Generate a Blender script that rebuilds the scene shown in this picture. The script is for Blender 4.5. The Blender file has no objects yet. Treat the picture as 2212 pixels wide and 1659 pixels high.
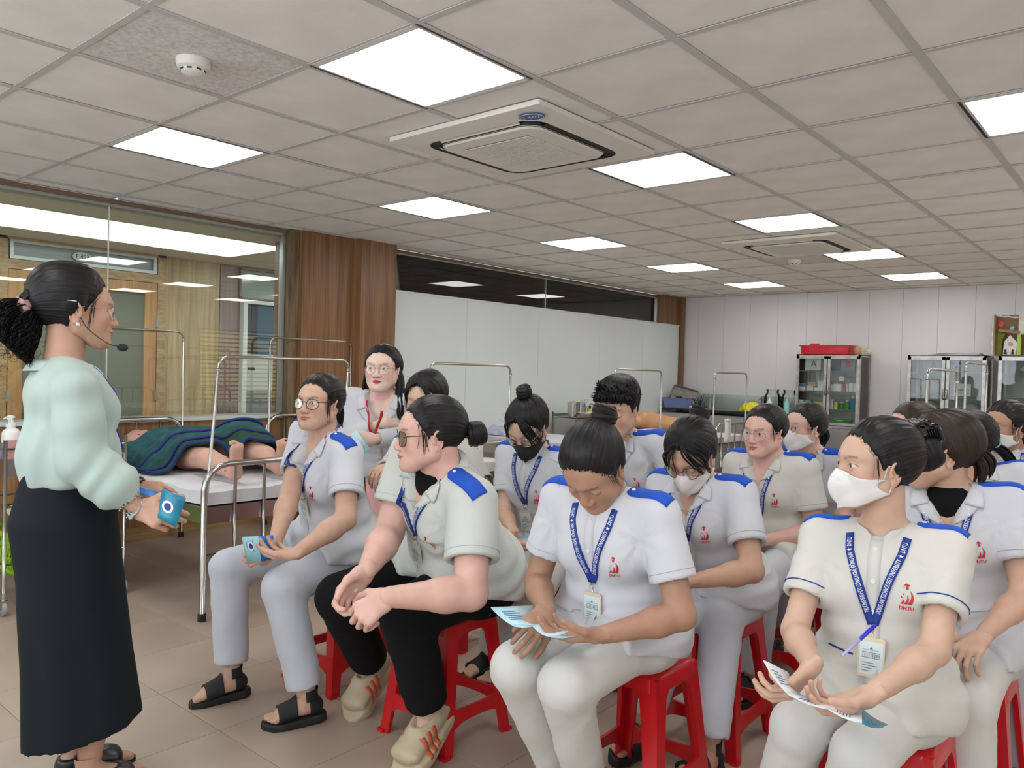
# The scene: a hospital-practice classroom; a teacher talks to seated students.
# camera, world, exposure first; helpers; room; furniture; people; small things.
import bpy, bmesh, math, random, itertools
import numpy as np
from mathutils import Vector, Matrix
from mathutils.bvhtree import BVHTree
C = bpy.context.scene.collection
R = math.radians
f32 = np.float32


# ---------------------------------------------------------------- camera, world, exposure
LAMP = 9.0; DAY = 4.2
sc = bpy.context.scene
CF, CYAW, CPITCH, CROLL, CH = 1695., -.7065, -.0180, .0264, 1.33
def cam_axes():
    f = np.array([math.sin(CYAW) * math.cos(CPITCH), math.cos(CYAW) * math.cos(CPITCH), math.sin(CPITCH)]); r = np.array([math.cos(CYAW), -math.sin(CYAW), 0]); u = np.cross(r, f)
    return r * math.cos(CROLL) + u * math.sin(CROLL), -r * math.sin(CROLL) + u * math.cos(CROLL), f
CR, CU, CFW = cam_axes(); CP = np.array([0, 0, CH])
cam = bpy.data.objects.new('camera', bpy.data.cameras.new('camera')); C.objects.link(cam); sc.camera = cam
cam.data.sensor_width = 36; cam.data.lens = CF / 2212 * 36; cam.data.clip_start = .05
cam.matrix_world = Matrix(((CR[0], CU[0], -CFW[0], 0), (CR[1], CU[1], -CFW[1], 0), (CR[2], CU[2], -CFW[2], CH), (0, 0, 0, 1)))
w = bpy.data.worlds.new('world'); sc.world = w; w.use_nodes = True
w.node_tree.nodes['Background'].inputs[0].default_value = (.75, .8, .85, 1); w.node_tree.nodes['Background'].inputs[1].default_value = 1.0
sc.view_settings.view_transform = 'Standard'; sc.view_settings.look = 'None'; sc.view_settings.exposure = 0; sc.view_settings.gamma = 1; sc.view_settings.use_curve_mapping = False; sc.cycles.transparent_max_bounces = 24
# ---------------------------------------------------------------- materials
MATS = {}
def nodes_of(name):
    m = bpy.data.materials.new(name); m.use_nodes = True
    nt = m.node_tree; b = nt.nodes['Principled BSDF']
    return m, nt, b
def mat(name, col, rough=.5, metal=0., var=0., vscale=8., bump=0., bscale=40., stretch=(1, 1, 1), emit=0., trans=0., alpha=1., coat=0., sheen=0., sub=0., col2=None, detail=4., spec=None):
    """Principled material with a noise that varies its colour and its relief."""
    if name in MATS: return MATS[name]
    m, nt, b = nodes_of(name)
    b.inputs['Base Color'].default_value = (*col, 1); b.inputs['Roughness'].default_value = rough
    b.inputs['Metallic'].default_value = metal; b.inputs['Transmission Weight'].default_value = trans
    b.inputs['Alpha'].default_value = alpha; b.inputs['Coat Weight'].default_value = coat
    if spec is not None: b.inputs['Specular IOR Level'].default_value = spec
    if sheen: b.inputs['Sheen Weight'].default_value = sheen
    if sub:
        b.inputs['Subsurface Weight'].default_value = sub
        b.inputs['Subsurface Radius'].default_value = (.012, .005, .003); b.inputs['Subsurface Scale'].default_value = 1
    if emit:
        b.inputs['Emission Color'].default_value = (*col, 1); b.inputs['Emission Strength'].default_value = emit
    L = nt.links
    if var or bump:
        tc = nt.nodes.new('ShaderNodeTexCoord'); mp = nt.nodes.new('ShaderNodeMapping')
        mp.inputs['Scale'].default_value = stretch; L.new(tc.outputs['Object'], mp.inputs[0])
    if var or col2:
        n = nt.nodes.new('ShaderNodeTexNoise'); n.inputs['Scale'].default_value = vscale; n.inputs['Detail'].default_value = detail
        L.new(mp.outputs[0], n.inputs['Vector'])
        r = nt.nodes.new('ShaderNodeValToRGB'); c2 = col2 or tuple(c * (1 - var) for c in col)
        r.color_ramp.elements[0].position = .3; r.color_ramp.elements[1].position = .7
        r.color_ramp.elements[0].color = (*c2, 1); r.color_ramp.elements[1].color = (*[min(1, c * (1 + var * .3)) for c in col], 1)
        L.new(n.outputs['Fac'], r.inputs[0]); L.new(r.outputs[0], b.inputs['Base Color'])
    if bump:
        n2 = nt.nodes.new('ShaderNodeTexNoise'); n2.inputs['Scale'].default_value = bscale; n2.inputs['Detail'].default_value = 3
        L.new(mp.outputs[0], n2.inputs['Vector'])
        bp = nt.nodes.new('ShaderNodeBump'); bp.inputs['Strength'].default_value = 1; bp.inputs['Distance'].default_value = bump
        L.new(n2.outputs['Fac'], bp.inputs['Height']); L.new(bp.outputs[0], b.inputs['Normal'])
    MATS[name] = m
    return m

def cloth_mat(name, col, fold=.010, scale=5., rough=.85, stretch=(1, 1, .55), fine=.0006, sheen=.1):
    """woven cloth: creases as ridges of a warped noise over a fine weave"""
    if name in MATS: return MATS[name]
    m, nt, b = nodes_of(name); L = nt.links; N = nt.nodes.new
    tc = N('ShaderNodeTexCoord'); mp = N('ShaderNodeMapping'); mp.inputs['Scale'].default_value = stretch; mp.inputs['Rotation'].default_value = (.3, .5, .2); L.new(tc.outputs['Object'], mp.inputs[0])
    n = N('ShaderNodeTexNoise'); n.noise_type = 'RIDGED_MULTIFRACTAL'; n.inputs['Scale'].default_value = scale; n.inputs['Detail'].default_value = 2.2; n.inputs['Roughness'].default_value = .45; n.inputs['Distortion'].default_value = .9; L.new(mp.outputs[0], n.inputs['Vector'])
    n2 = N('ShaderNodeTexNoise'); n2.inputs['Scale'].default_value = 300; n2.inputs['Detail'].default_value = 2; L.new(tc.outputs['Object'], n2.inputs['Vector'])
    b1 = N('ShaderNodeBump'); b1.inputs['Distance'].default_value = fold; L.new(n.outputs['Fac'], b1.inputs['Height'])
    b2 = N('ShaderNodeBump'); b2.inputs['Distance'].default_value = fine; L.new(n2.outputs['Fac'], b2.inputs['Height']); L.new(b1.outputs[0], b2.inputs['Normal']); L.new(b2.outputs[0], b.inputs['Normal'])
    b.inputs['Base Color'].default_value = (*col, 1); b.inputs['Roughness'].default_value = rough; b.inputs['Sheen Weight'].default_value = sheen; b.inputs['Specular IOR Level'].default_value = .25
    MATS[name] = m
    return m

def skin_mat(name, col, lip=(.46, .17, .14)):
    if name in MATS: return MATS[name]
    m, nt, b = nodes_of(name); L = nt.links; N = nt.nodes.new
    a = N('ShaderNodeAttribute'); a.attribute_name = 'mk'
    s = N('ShaderNodeSeparateColor'); L.new(a.outputs['Color'], s.inputs[0])
    tc = N('ShaderNodeTexCoord'); n = N('ShaderNodeTexNoise'); n.inputs['Scale'].default_value = 28; n.inputs['Detail'].default_value = 5
    L.new(tc.outputs['Object'], n.inputs['Vector'])
    m0 = N('ShaderNodeMix'); m0.data_type = 'RGBA'; m0.inputs[6].default_value = (*col, 1)
    m0.inputs[7].default_value = (col[0] * .86, col[1] * .76, col[2] * .74, 1)
    mr = N('ShaderNodeMapRange'); mr.inputs[1].default_value = .35; mr.inputs[2].default_value = .75; mr.inputs[4].default_value = .6
    L.new(n.outputs['Fac'], mr.inputs[0]); L.new(mr.outputs[0], m0.inputs[0])
    def mixin(prev, fac, c):
        k = N('ShaderNodeMix'); k.data_type = 'RGBA'; L.new(fac, k.inputs[0]); L.new(prev, k.inputs[6]); k.inputs[7].default_value = (*c, 1)
        return k.outputs[2]
    o = mixin(m0.outputs[2], s.outputs['Blue'], (min(1, col[0] * .95), col[1] * .6, col[2] * .55))
    o = mixin(o, s.outputs['Red'], lip)
    o = mixin(o, s.outputs['Green'], (.018, .012, .01))
    L.new(o, b.inputs['Base Color'])
    b.inputs['Roughness'].default_value = .48
    b.inputs['Specular IOR Level'].default_value = .35
    b.inputs['Subsurface Weight'].default_value = .12; b.inputs['Subsurface Radius'].default_value = (.012, .005, .003); b.inputs['Subsurface Scale'].default_value = 1
    MATS[name] = m
    return m

def attr_mat(name, rough=.3, coat=0.):
    if name in MATS: return MATS[name]
    m, nt, b = nodes_of(name)
    a = nt.nodes.new('ShaderNodeAttribute'); a.attribute_name = 'mk'
    nt.links.new(a.outputs['Color'], b.inputs['Base Color']); b.inputs['Roughness'].default_value = rough; b.inputs['Coat Weight'].default_value = coat
    MATS[name] = m
    return m

def hair_mat(name, col=(.012, .010, .010), tip=(.03, .022, .018), rough=.40):
    """dark hair: fine streaks run along the strands (uv.y), across them the colour and relief change (uv.x)"""
    if name in MATS: return MATS[name]
    m, nt, b = nodes_of(name); L = nt.links; N = nt.nodes.new
    uv = N('ShaderNodeUVMap'); uv.uv_map = 'uv'; mp = N('ShaderNodeMapping'); mp.inputs['Scale'].default_value = (260, 3, 1)
    L.new(uv.outputs[0], mp.inputs[0])
    n = N('ShaderNodeTexNoise'); n.inputs['Scale'].default_value = 1; n.inputs['Detail'].default_value = 4; L.new(mp.outputs[0], n.inputs['Vector'])
    r = N('ShaderNodeValToRGB'); r.color_ramp.elements[0].position = .35; r.color_ramp.elements[1].position = .75
    r.color_ramp.elements[0].color = (*col, 1); r.color_ramp.elements[1].color = (*tip, 1)
    L.new(n.outputs['Fac'], r.inputs[0]); L.new(r.outputs[0], b.inputs['Base Color'])
    bp = N('ShaderNodeBump'); bp.inputs['Strength'].default_value = .9; bp.inputs['Distance'].default_value = .0016
    L.new(n.outputs['Fac'], bp.inputs['Height']); L.new(bp.outputs[0], b.inputs['Normal'])
    b.inputs['Roughness'].default_value = rough; b.inputs['Specular IOR Level'].default_value = .3
    MATS[name] = m
    return m

def wood_mat(name, c1, c2, c3, scale=(14, 14, .7), rough=.45, axis='Z', plank=0., knots=False, bump=.0006):
    """laminate or pine: streaks along one axis with a slow wander, dark thin veins"""
    if name in MATS: return MATS[name]
    m, nt, b = nodes_of(name); L = nt.links; N = nt.nodes.new
    tc = N('ShaderNodeTexCoord'); mp = N('ShaderNodeMapping'); mp.inputs['Scale'].default_value = scale
    L.new(tc.outputs['Object'], mp.inputs[0])
    n = N('ShaderNodeTexNoise'); n.inputs['Scale'].default_value = 1; n.inputs['Detail'].default_value = 6; n.inputs['Roughness'].default_value = .62; n.inputs['Distortion'].default_value = .6
    L.new(mp.outputs[0], n.inputs['Vector'])
    r = N('ShaderNodeValToRGB'); e = r.color_ramp.elements
    e[0].position = .3; e[0].color = (*c1, 1); e[1].position = .72; e[1].color = (*c3, 1)
    k = e.new(.5); k.color = (*c2, 1)
    L.new(n.outputs['Fac'], r.inputs[0])
    mp2 = N('ShaderNodeMapping'); mp2.inputs['Scale'].default_value = tuple(s * 5 if s > 1 else s * 1.4 for s in scale)
    L.new(tc.outputs['Object'], mp2.inputs[0])
    n2 = N('ShaderNodeTexNoise'); n2.inputs['Scale'].default_value = 1; n2.inputs['Detail'].default_value = 3; L.new(mp2.outputs[0], n2.inputs['Vector'])
    mx = N('ShaderNodeMix'); mx.data_type = 'RGBA'; mx.blend_type = 'MULTIPLY'
    mr = N('ShaderNodeMapRange'); mr.inputs[1].default_value = .35; mr.inputs[2].default_value = .6; mr.inputs[3].default_value = .62; mr.inputs[4].default_value = 1
    L.new(n2.outputs['Fac'], mr.inputs[0]); mx.inputs[0].default_value = .8
    L.new(r.outputs[0], mx.inputs[6]); L.new(mr.outputs[0], mx.inputs[7])
    out = mx.outputs[2]
    if knots:
        v = N('ShaderNodeTexVoronoi'); v.inputs['Scale'].default_value = 3.2; mp3 = N('ShaderNodeMapping'); mp3.inputs['Scale'].default_value = (1, 1, .55)
        L.new(tc.outputs['Object'], mp3.inputs[0]); L.new(mp3.outputs[0], v.inputs['Vector'])
        m2 = N('ShaderNodeMapRange'); m2.inputs[1].default_value = .04; m2.inputs[2].default_value = .09; m2.inputs[3].default_value = 1; m2.inputs[4].default_value = 0
        L.new(v.outputs['Distance'], m2.inputs[0])
        m3 = N('ShaderNodeMix'); m3.data_type = 'RGBA'; L.new(m2.outputs[0], m3.inputs[0]); L.new(out, m3.inputs[6]); m3.inputs[7].default_value = (.12, .04, .012, 1)
        out = m3.outputs[2]
    L.new(out, b.inputs['Base Color']); b.inputs['Roughness'].default_value = rough
    bp = N('ShaderNodeBump'); bp.inputs['Distance'].default_value = bump; L.new(n2.outputs['Fac'], bp.inputs['Height']); L.new(bp.outputs[0], b.inputs['Normal'])
    MATS[name] = m
    return m

def glass_mat(name, tint=(.93, .97, .95), gloss=1., rough=0.02, ior=1.5):
    """thin glass: clear with Fresnel reflections"""
    if name in MATS: return MATS[name]
    m = bpy.data.materials.new(name); m.use_nodes = True; nt = m.node_tree; nt.nodes.clear(); N = nt.nodes.new; L = nt.links
    o = N('ShaderNodeOutputMaterial'); t = N('ShaderNodeBsdfTransparent'); t.inputs[0].default_value = (*tint, 1)
    g = N('ShaderNodeBsdfGlossy'); g.inputs['Roughness'].default_value = rough; f = N('ShaderNodeFresnel'); f.inputs[0].default_value = ior
    mu = N('ShaderNodeMath'); mu.operation = 'MULTIPLY'; mu.inputs[1].default_value = gloss; mu.use_clamp = True
    mx = N('ShaderNodeMixShader'); L.new(f.outputs[0], mu.inputs[0]); L.new(mu.outputs[0], mx.inputs[0]); L.new(t.outputs[0], mx.inputs[1]); L.new(g.outputs[0], mx.inputs[2]); L.new(mx.outputs[0], o.inputs[0])
    MATS[name] = m
    return m

# ---------------------------------------------------------------- objects
def link(name, me, m=None, parent=None, loc=None, smooth=False):
    o = bpy.data.objects.new(name, me); C.objects.link(o)
    if m is not None and me is not None:
        for x in (m if isinstance(m, (list, tuple)) else [m]): me.materials.append(x)
    if parent is not None: o.parent = parent
    if loc is not None: o.location = loc
    if smooth and me is not None and len(me.polygons): me.polygons.foreach_set('use_smooth', np.ones(len(me.polygons), bool))
    return o
def empty(name, loc=(0, 0, 0), rz=0, label=None, cat=None, group=None):
    o = bpy.data.objects.new(name, None); C.objects.link(o); o.location = loc; o.rotation_euler = (0, 0, rz); o.empty_display_size = .05
    return tag(o, label, cat, group)
def tag(o, label=None, cat=None, group=None, kind=None):
    if label: o['label'] = label
    if cat: o['category'] = cat
    if group: o['group'] = group
    if kind: o['kind'] = kind
    return o
def npmesh(name, V, Fq, smooth=True, uv=None, col=None):
    """mesh from numpy verts and quads or a list of polygons"""
    me = bpy.data.meshes.new(name); V = np.asarray(V, f32)
    if isinstance(Fq, np.ndarray):
        n, k = Fq.shape; me.vertices.add(len(V)); me.vertices.foreach_set('co', V.ravel())
        me.loops.add(n * k); me.loops.foreach_set('vertex_index', Fq.astype(np.int32).ravel())
        me.polygons.add(n); me.polygons.foreach_set('loop_start', np.arange(0, n * k, k, dtype=np.int32))
        try: me.polygons.foreach_set('loop_total', np.full(n, k, np.int32))
        except Exception: pass
        me.update(calc_edges=True)
    else:
        me.from_pydata([tuple(map(float, v)) for v in V], [], [tuple(int(i) for i in f) for f in Fq])
    if smooth and len(me.polygons): me.polygons.foreach_set('use_smooth', np.ones(len(me.polygons), bool))
    if uv is not None:
        u = me.uv_layers.new(name='uv'); li = np.empty(len(me.loops), np.int32); me.loops.foreach_get('vertex_index', li)
        u.data.foreach_set('uv', np.asarray(uv, f32)[li].ravel())
    if col is not None:
        c = np.asarray(col, f32)
        if c.shape[1] == 3: c = np.hstack([c, np.ones((len(c), 1), f32)])
        at = me.color_attributes.new('mk', 'FLOAT_COLOR', 'POINT'); at.data.foreach_set('color', c.ravel())
    return me

class MB:
    """collects simple solids into one mesh"""
    def __init__(s): s.v = []; s.f = []; s.mi = []; s.cur = 0
    def add(s, V, Fs):
        b = len(s.v); s.v += [tuple(v) for v in V]; s.f += [tuple(i + b for i in f) for f in Fs]; s.mi += [s.cur] * len(Fs); return s
    def box(s, c, d, rz=0, M=None, bev=0):
        x, y, z = [k / 2 for k in d]
        if bev:
            b = min(bev, x * .9, y * .9, z * .9); V = []; 
            for sx in (-1, 1):
                for sy in (-1, 1):
                    for sz in (-1, 1):
                        V += [(sx * (x - b), sy * (y - b), sz * z), (sx * (x - b), sy * y, sz * (z - b)), (sx * x, sy * (y - b), sz * (z - b))]
            bm = bmesh.new(); vs = [bm.verts.new(v) for v in V]; bmesh.ops.convex_hull(bm, input=vs); bm.verts.index_update()
            V = [tuple(v.co) for v in bm.verts]; Fs = [tuple(v.index for v in f.verts) for f in bm.faces]; bm.free()
        else:
            V = [(i * x, j * y, k * z) for i in (-1, 1) for j in (-1, 1) for k in (-1, 1)]
            Fs = [(0, 1, 3, 2), (4, 6, 7, 5), (0, 4, 5, 1), (2, 3, 7, 6), (0, 2, 6, 4), (1, 5, 7, 3)]
        M = M or (Matrix.Translation(c) @ Matrix.Rotation(rz, 4, 'Z'))
        return s.add([M @ Vector(v) for v in V], Fs)
    def tube(s, pts, r, n=10, cap=True, closed=False):
        pts = [Vector(p) for p in pts]; m = len(pts); rr = r if isinstance(r, (list, tuple)) else [r] * m
        up = None; V = []
        for i, p in enumerate(pts):
            if closed: t = (pts[(i + 1) % m] - pts[i - 1])
            else: t = pts[min(i + 1, m - 1)] - pts[max(i - 1, 0)]
            t.normalize()
            if up is None:
                up = Vector((0, 0, 1)) if abs(t.z) < .9 else Vector((1, 0, 0))
            a = t.cross(up); 
            if a.length < 1e-4: a = t.orthogonal()
            a.normalize(); b = a.cross(t).normalized(); up = b
            for k in range(n):
                w = 2 * math.pi * k / n; V.append(p + (a * math.cos(w) + b * math.sin(w)) * rr[i])
        Fs = []
        for i in range(m if closed else m - 1):
            j = (i + 1) % m
            for k in range(n): Fs.append((i * n + k, i * n + (k + 1) % n, j * n + (k + 1) % n, j * n + k))
        if cap and not closed: Fs += [tuple(range(n)), tuple(reversed(range((m - 1) * n, m * n)))]
        return s.add(V, Fs)
    def lathe(s, prof, c=(0, 0, 0), n=24, M=None, cap=True):
        V = []; M = M or Matrix.Translation(c)
        for r, z in prof:
            for k in range(n): V.append(M @ Vector((r * math.cos(2 * math.pi * k / n), r * math.sin(2 * math.pi * k / n), z)))
        Fs = [(i * n + k, i * n + (k + 1) % n, (i + 1) * n + (k + 1) % n, (i + 1) * n + k) for i in range(len(prof) - 1) for k in range(n)]
        if cap: Fs += [tuple(reversed(range(n))), tuple(range((len(prof) - 1) * n, len(prof) * n))]
        return s.add(V, Fs)
    def poly(s, pts): return s.add(pts, [tuple(range(len(pts)))])
    def prism(s, pts2, z0, z1, M=None):
        M = M or Matrix.Identity(4); n = len(pts2)
        V = [M @ Vector((x, y, z0)) for x, y in pts2] + [M @ Vector((x, y, z1)) for x, y in pts2]
        return s.add(V, [tuple(reversed(range(n))), tuple(range(n, 2 * n))] + [(i, (i + 1) % n, n + (i + 1) % n, n + i) for i in range(n)])
    def build(s, name, m, parent=None, smooth=False, loc=None, auto=False):
        me = bpy.data.meshes.new(name); me.from_pydata([tuple(v) for v in s.v], [], s.f)
        o = link(name, me, m, parent, loc, smooth)
        if max(s.mi, default=0) > 0: me.polygons.foreach_set('material_index', s.mi)
        if smooth == 'auto':
            me.polygons.foreach_set('use_smooth', np.ones(len(me.polygons), bool)); me.set_sharp_from_angle(angle=R(38))
        return o
def arc(c, r, a0, a1, n, plane='xz'):
    out = []
    for i in range(n + 1):
        a = R(a0 + (a1 - a0) * i / n); u, v = r * math.cos(a), r * math.sin(a)
        out.append({'xz': (c[0] + u, c[1], c[2] + v), 'yz': (c[0], c[1] + u, c[2] + v), 'xy': (c[0] + u, c[1] + v, c[2])}[plane])
    return out
def copy_tree(o, parent=None):
    c = o.copy(); C.objects.link(c)
    if parent: c.parent = parent
    for ch in list(o.children): copy_tree(ch, c)
    return c

# ---------------------------------------------------------------- signed distance modelling
def v3(*a): return np.array(a if len(a) == 3 else a[0], f32)
def unit(v): v = np.asarray(v, float); return v / (np.linalg.norm(v) + 1e-9)
def cap(P, A, B, ra, rb=None, side=None):
    """tapered capsule; with side and (w,d) pairs its cross-section is an ellipse"""
    A = np.asarray(A, f32); B = np.asarray(B, f32); AB = B - A; L2 = float(AB @ AB) + 1e-12
    Q = P - A; t = np.clip(Q @ AB / f32(L2), 0, 1); Q = Q - t[:, None] * AB
    if rb is None: rb = ra
    if side is None: return np.sqrt((Q * Q).sum(1)) - (ra + (rb - ra) * t)
    if not hasattr(ra, '__len__'): ra = (ra, ra)
    if not hasattr(rb, '__len__'): rb = (rb, rb)
    a = Q @ np.asarray(side, f32); w = ra[0] + (rb[0] - ra[0]) * t; d = ra[1] + (rb[1] - ra[1]) * t
    b2 = np.maximum((Q * Q).sum(1) - a * a, 0)
    return (np.sqrt((a / w) ** 2 + b2 / (d * d)) - 1) * np.minimum(w, d)
def ell(P, c, r, M=None):
    Q = P - np.asarray(c, f32)
    if M is not None: Q = Q @ np.asarray(M, f32)
    r = np.asarray(r, f32); k = np.sqrt(((Q / r) ** 2).sum(1)); return (k - 1) * float(r.min())
def sph(P, c, r): Q = P - np.asarray(c, f32); return np.sqrt((Q * Q).sum(1)) - r
def smin(a, b, k):
    h = np.clip(.5 + .5 * (b - a) / k, 0, 1); return b + (a - b) * h - k * h * (1 - h)
def smax(a, b, k): return -smin(-a, -b, k)
def sumin(ds, k):
    o = ds[0]
    for d in ds[1:]: o = smin(o, d, k)
    return o
def sstep(a, b, x): t = np.clip((x - a) / (b - a), 0, 1); return t * t * (3 - 2 * t)
def nets(f, lo, hi, h, keep=None):
    """surface of f=0 as quads (naive surface nets), coarse pass first"""
    lo = np.asarray(lo, float); hi = np.asarray(hi, float); q = 4
    n = (np.ceil((hi - lo) / h / q).astype(int)) * q + 1
    nc = (n - 1) // q + 1
    gx = [lo[i] + np.arange(nc[i]) * h * q for i in range(3)]
    G = np.stack(np.meshgrid(*gx, indexing='ij'), -1).reshape(-1, 3).astype(f32)
    Dc = f(G).reshape(nc).astype(f32)
    near = np.abs(Dc) < h * q * 1.75
    cell = np.zeros(nc - 1, bool)
    for i, j, k in itertools.product((0, 1), repeat=3): cell |= near[i:nc[0] - 1 + i, j:nc[1] - 1 + j, k:nc[2] - 1 + k]
    ix = [np.minimum(np.arange(n[i]) // q, nc[i] - 2) for i in range(3)]
    fine = np.zeros(n, bool); cid = np.argwhere(cell)
    for i, j, k in cid * q: fine[i:i + q + 1, j:j + q + 1, k:k + q + 1] = True
    V = np.where(Dc[np.ix_(*[np.minimum((np.arange(n[i]) + q // 2) // q, nc[i] - 1) for i in range(3)])] < 0, f32(-1), f32(1))
    id3 = np.argwhere(fine)
    V[fine] = f((lo + id3 * h).astype(f32))
    s = V < 0
    cnt = np.zeros(n - 1, np.int8)
    for i, j, k in itertools.product((0, 1), repeat=3): cnt += s[i:n[0] - 1 + i, j:n[1] - 1 + j, k:n[2] - 1 + k]
    act = (cnt > 0) & (cnt < 8); ids = np.argwhere(act); idx = np.full(n - 1, -1, np.int32); idx[act] = np.arange(len(ids))
    pos = np.zeros((len(ids), 3)); w = np.zeros(len(ids))
    for a in itertools.product((0, 1), repeat=3):
        for ax in range(3):
            if a[ax]: continue
            b = list(a); b[ax] = 1
            va = V[tuple((ids + a).T)]; vb = V[tuple((ids + b).T)]; m = (va < 0) != (vb < 0)
            t = np.where(m, va / np.where(m, va - vb, 1), 0); p = np.array(a, float) + t[:, None] * (np.array(b) - a)
            pos[m] += p[m]; w[m] += 1
    verts = lo + h * (ids + pos / w[:, None])
    quads = []
    for ax in range(3):
        u, v = (ax + 1) % 3, (ax + 2) % 3
        sl = [slice(None)] * 3; sl2 = [slice(None)] * 3; sl[ax] = slice(0, n[ax] - 1); sl2[ax] = slice(1, n[ax])
        sg = s[tuple(sl)] != s[tuple(sl2)]; e = np.argwhere(sg)
        e = e[(e[:, u] > 0) & (e[:, v] > 0) & (e[:, u] < n[u] - 1) & (e[:, v] < n[v] - 1)]
        du = np.zeros(3, int); du[u] = 1; dv = np.zeros(3, int); dv[v] = 1
        qd = np.stack([idx[tuple((e - du - dv).T)], idx[tuple((e - dv).T)], idx[tuple(e.T)], idx[tuple((e - du).T)]], 1)
        ins = s[tuple(e.T)]; qd[~ins] = qd[~ins][:, ::-1]; quads.append(qd)
    Q = np.concatenate(quads)
    Q = Q[(Q >= 0).all(1)]
    return verts.astype(f32), Q
def trim(V, Q, keep):
    """drop vertices where keep is False, with their faces"""
    m = np.full(len(V), -1); m[keep] = np.arange(keep.sum()); q = m[Q]; return V[keep], q[(q >= 0).all(1)]
def xf(V, M, t=(0, 0, 0)): return (np.asarray(V) @ np.asarray(M, float).T + np.asarray(t, float)).astype(f32)
def merge(parts):
    Vs, Qs, Cs = [], [], []; b = 0
    for V, Q, c in parts:
        Vs.append(V); Qs.append(Q + b); Cs.append(c if c is not None else np.zeros((len(V), 3), f32)); b += len(V)
    return np.concatenate(Vs), np.concatenate(Qs), np.concatenate(Cs)
def march(f, O, Dr, r0, steps=26, rmax=.25):
    """distance along each ray from inside to the surface"""
    O = np.asarray(O, f32); t = np.full(len(Dr), r0, f32)
    for _ in range(steps): t = np.clip(t - f(O + Dr * t[:, None]) * f32(.85), .01, rmax)
    return t
def grid_quads(nu, nv, wrap=True):
    i, j = np.meshgrid(np.arange(nu - 1), np.arange(nv if wrap else nv - 1), indexing='ij'); j2 = (j + 1) % nv
    return np.stack([i * nv + j, i * nv + j2, (i + 1) * nv + j2, (i + 1) * nv + j], -1).reshape(-1, 4)
def snoise(p, seed=0, k=1.):
    """cheap smooth 3-D noise (sum of warped sines), -1..1"""
    rs = np.random.RandomState(seed); o = 0
    P = p * k
    for i in range(4):
        d = rs.normal(size=3); d /= np.linalg.norm(d); d2 = rs.normal(size=3)
        o = o + np.sin(P @ (d * (1 + .5 * i)).astype(f32) + 1.6 * np.sin(P @ d2.astype(f32) * .6 + rs.rand() * 6) + rs.rand() * 6)
    return o / 4
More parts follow.
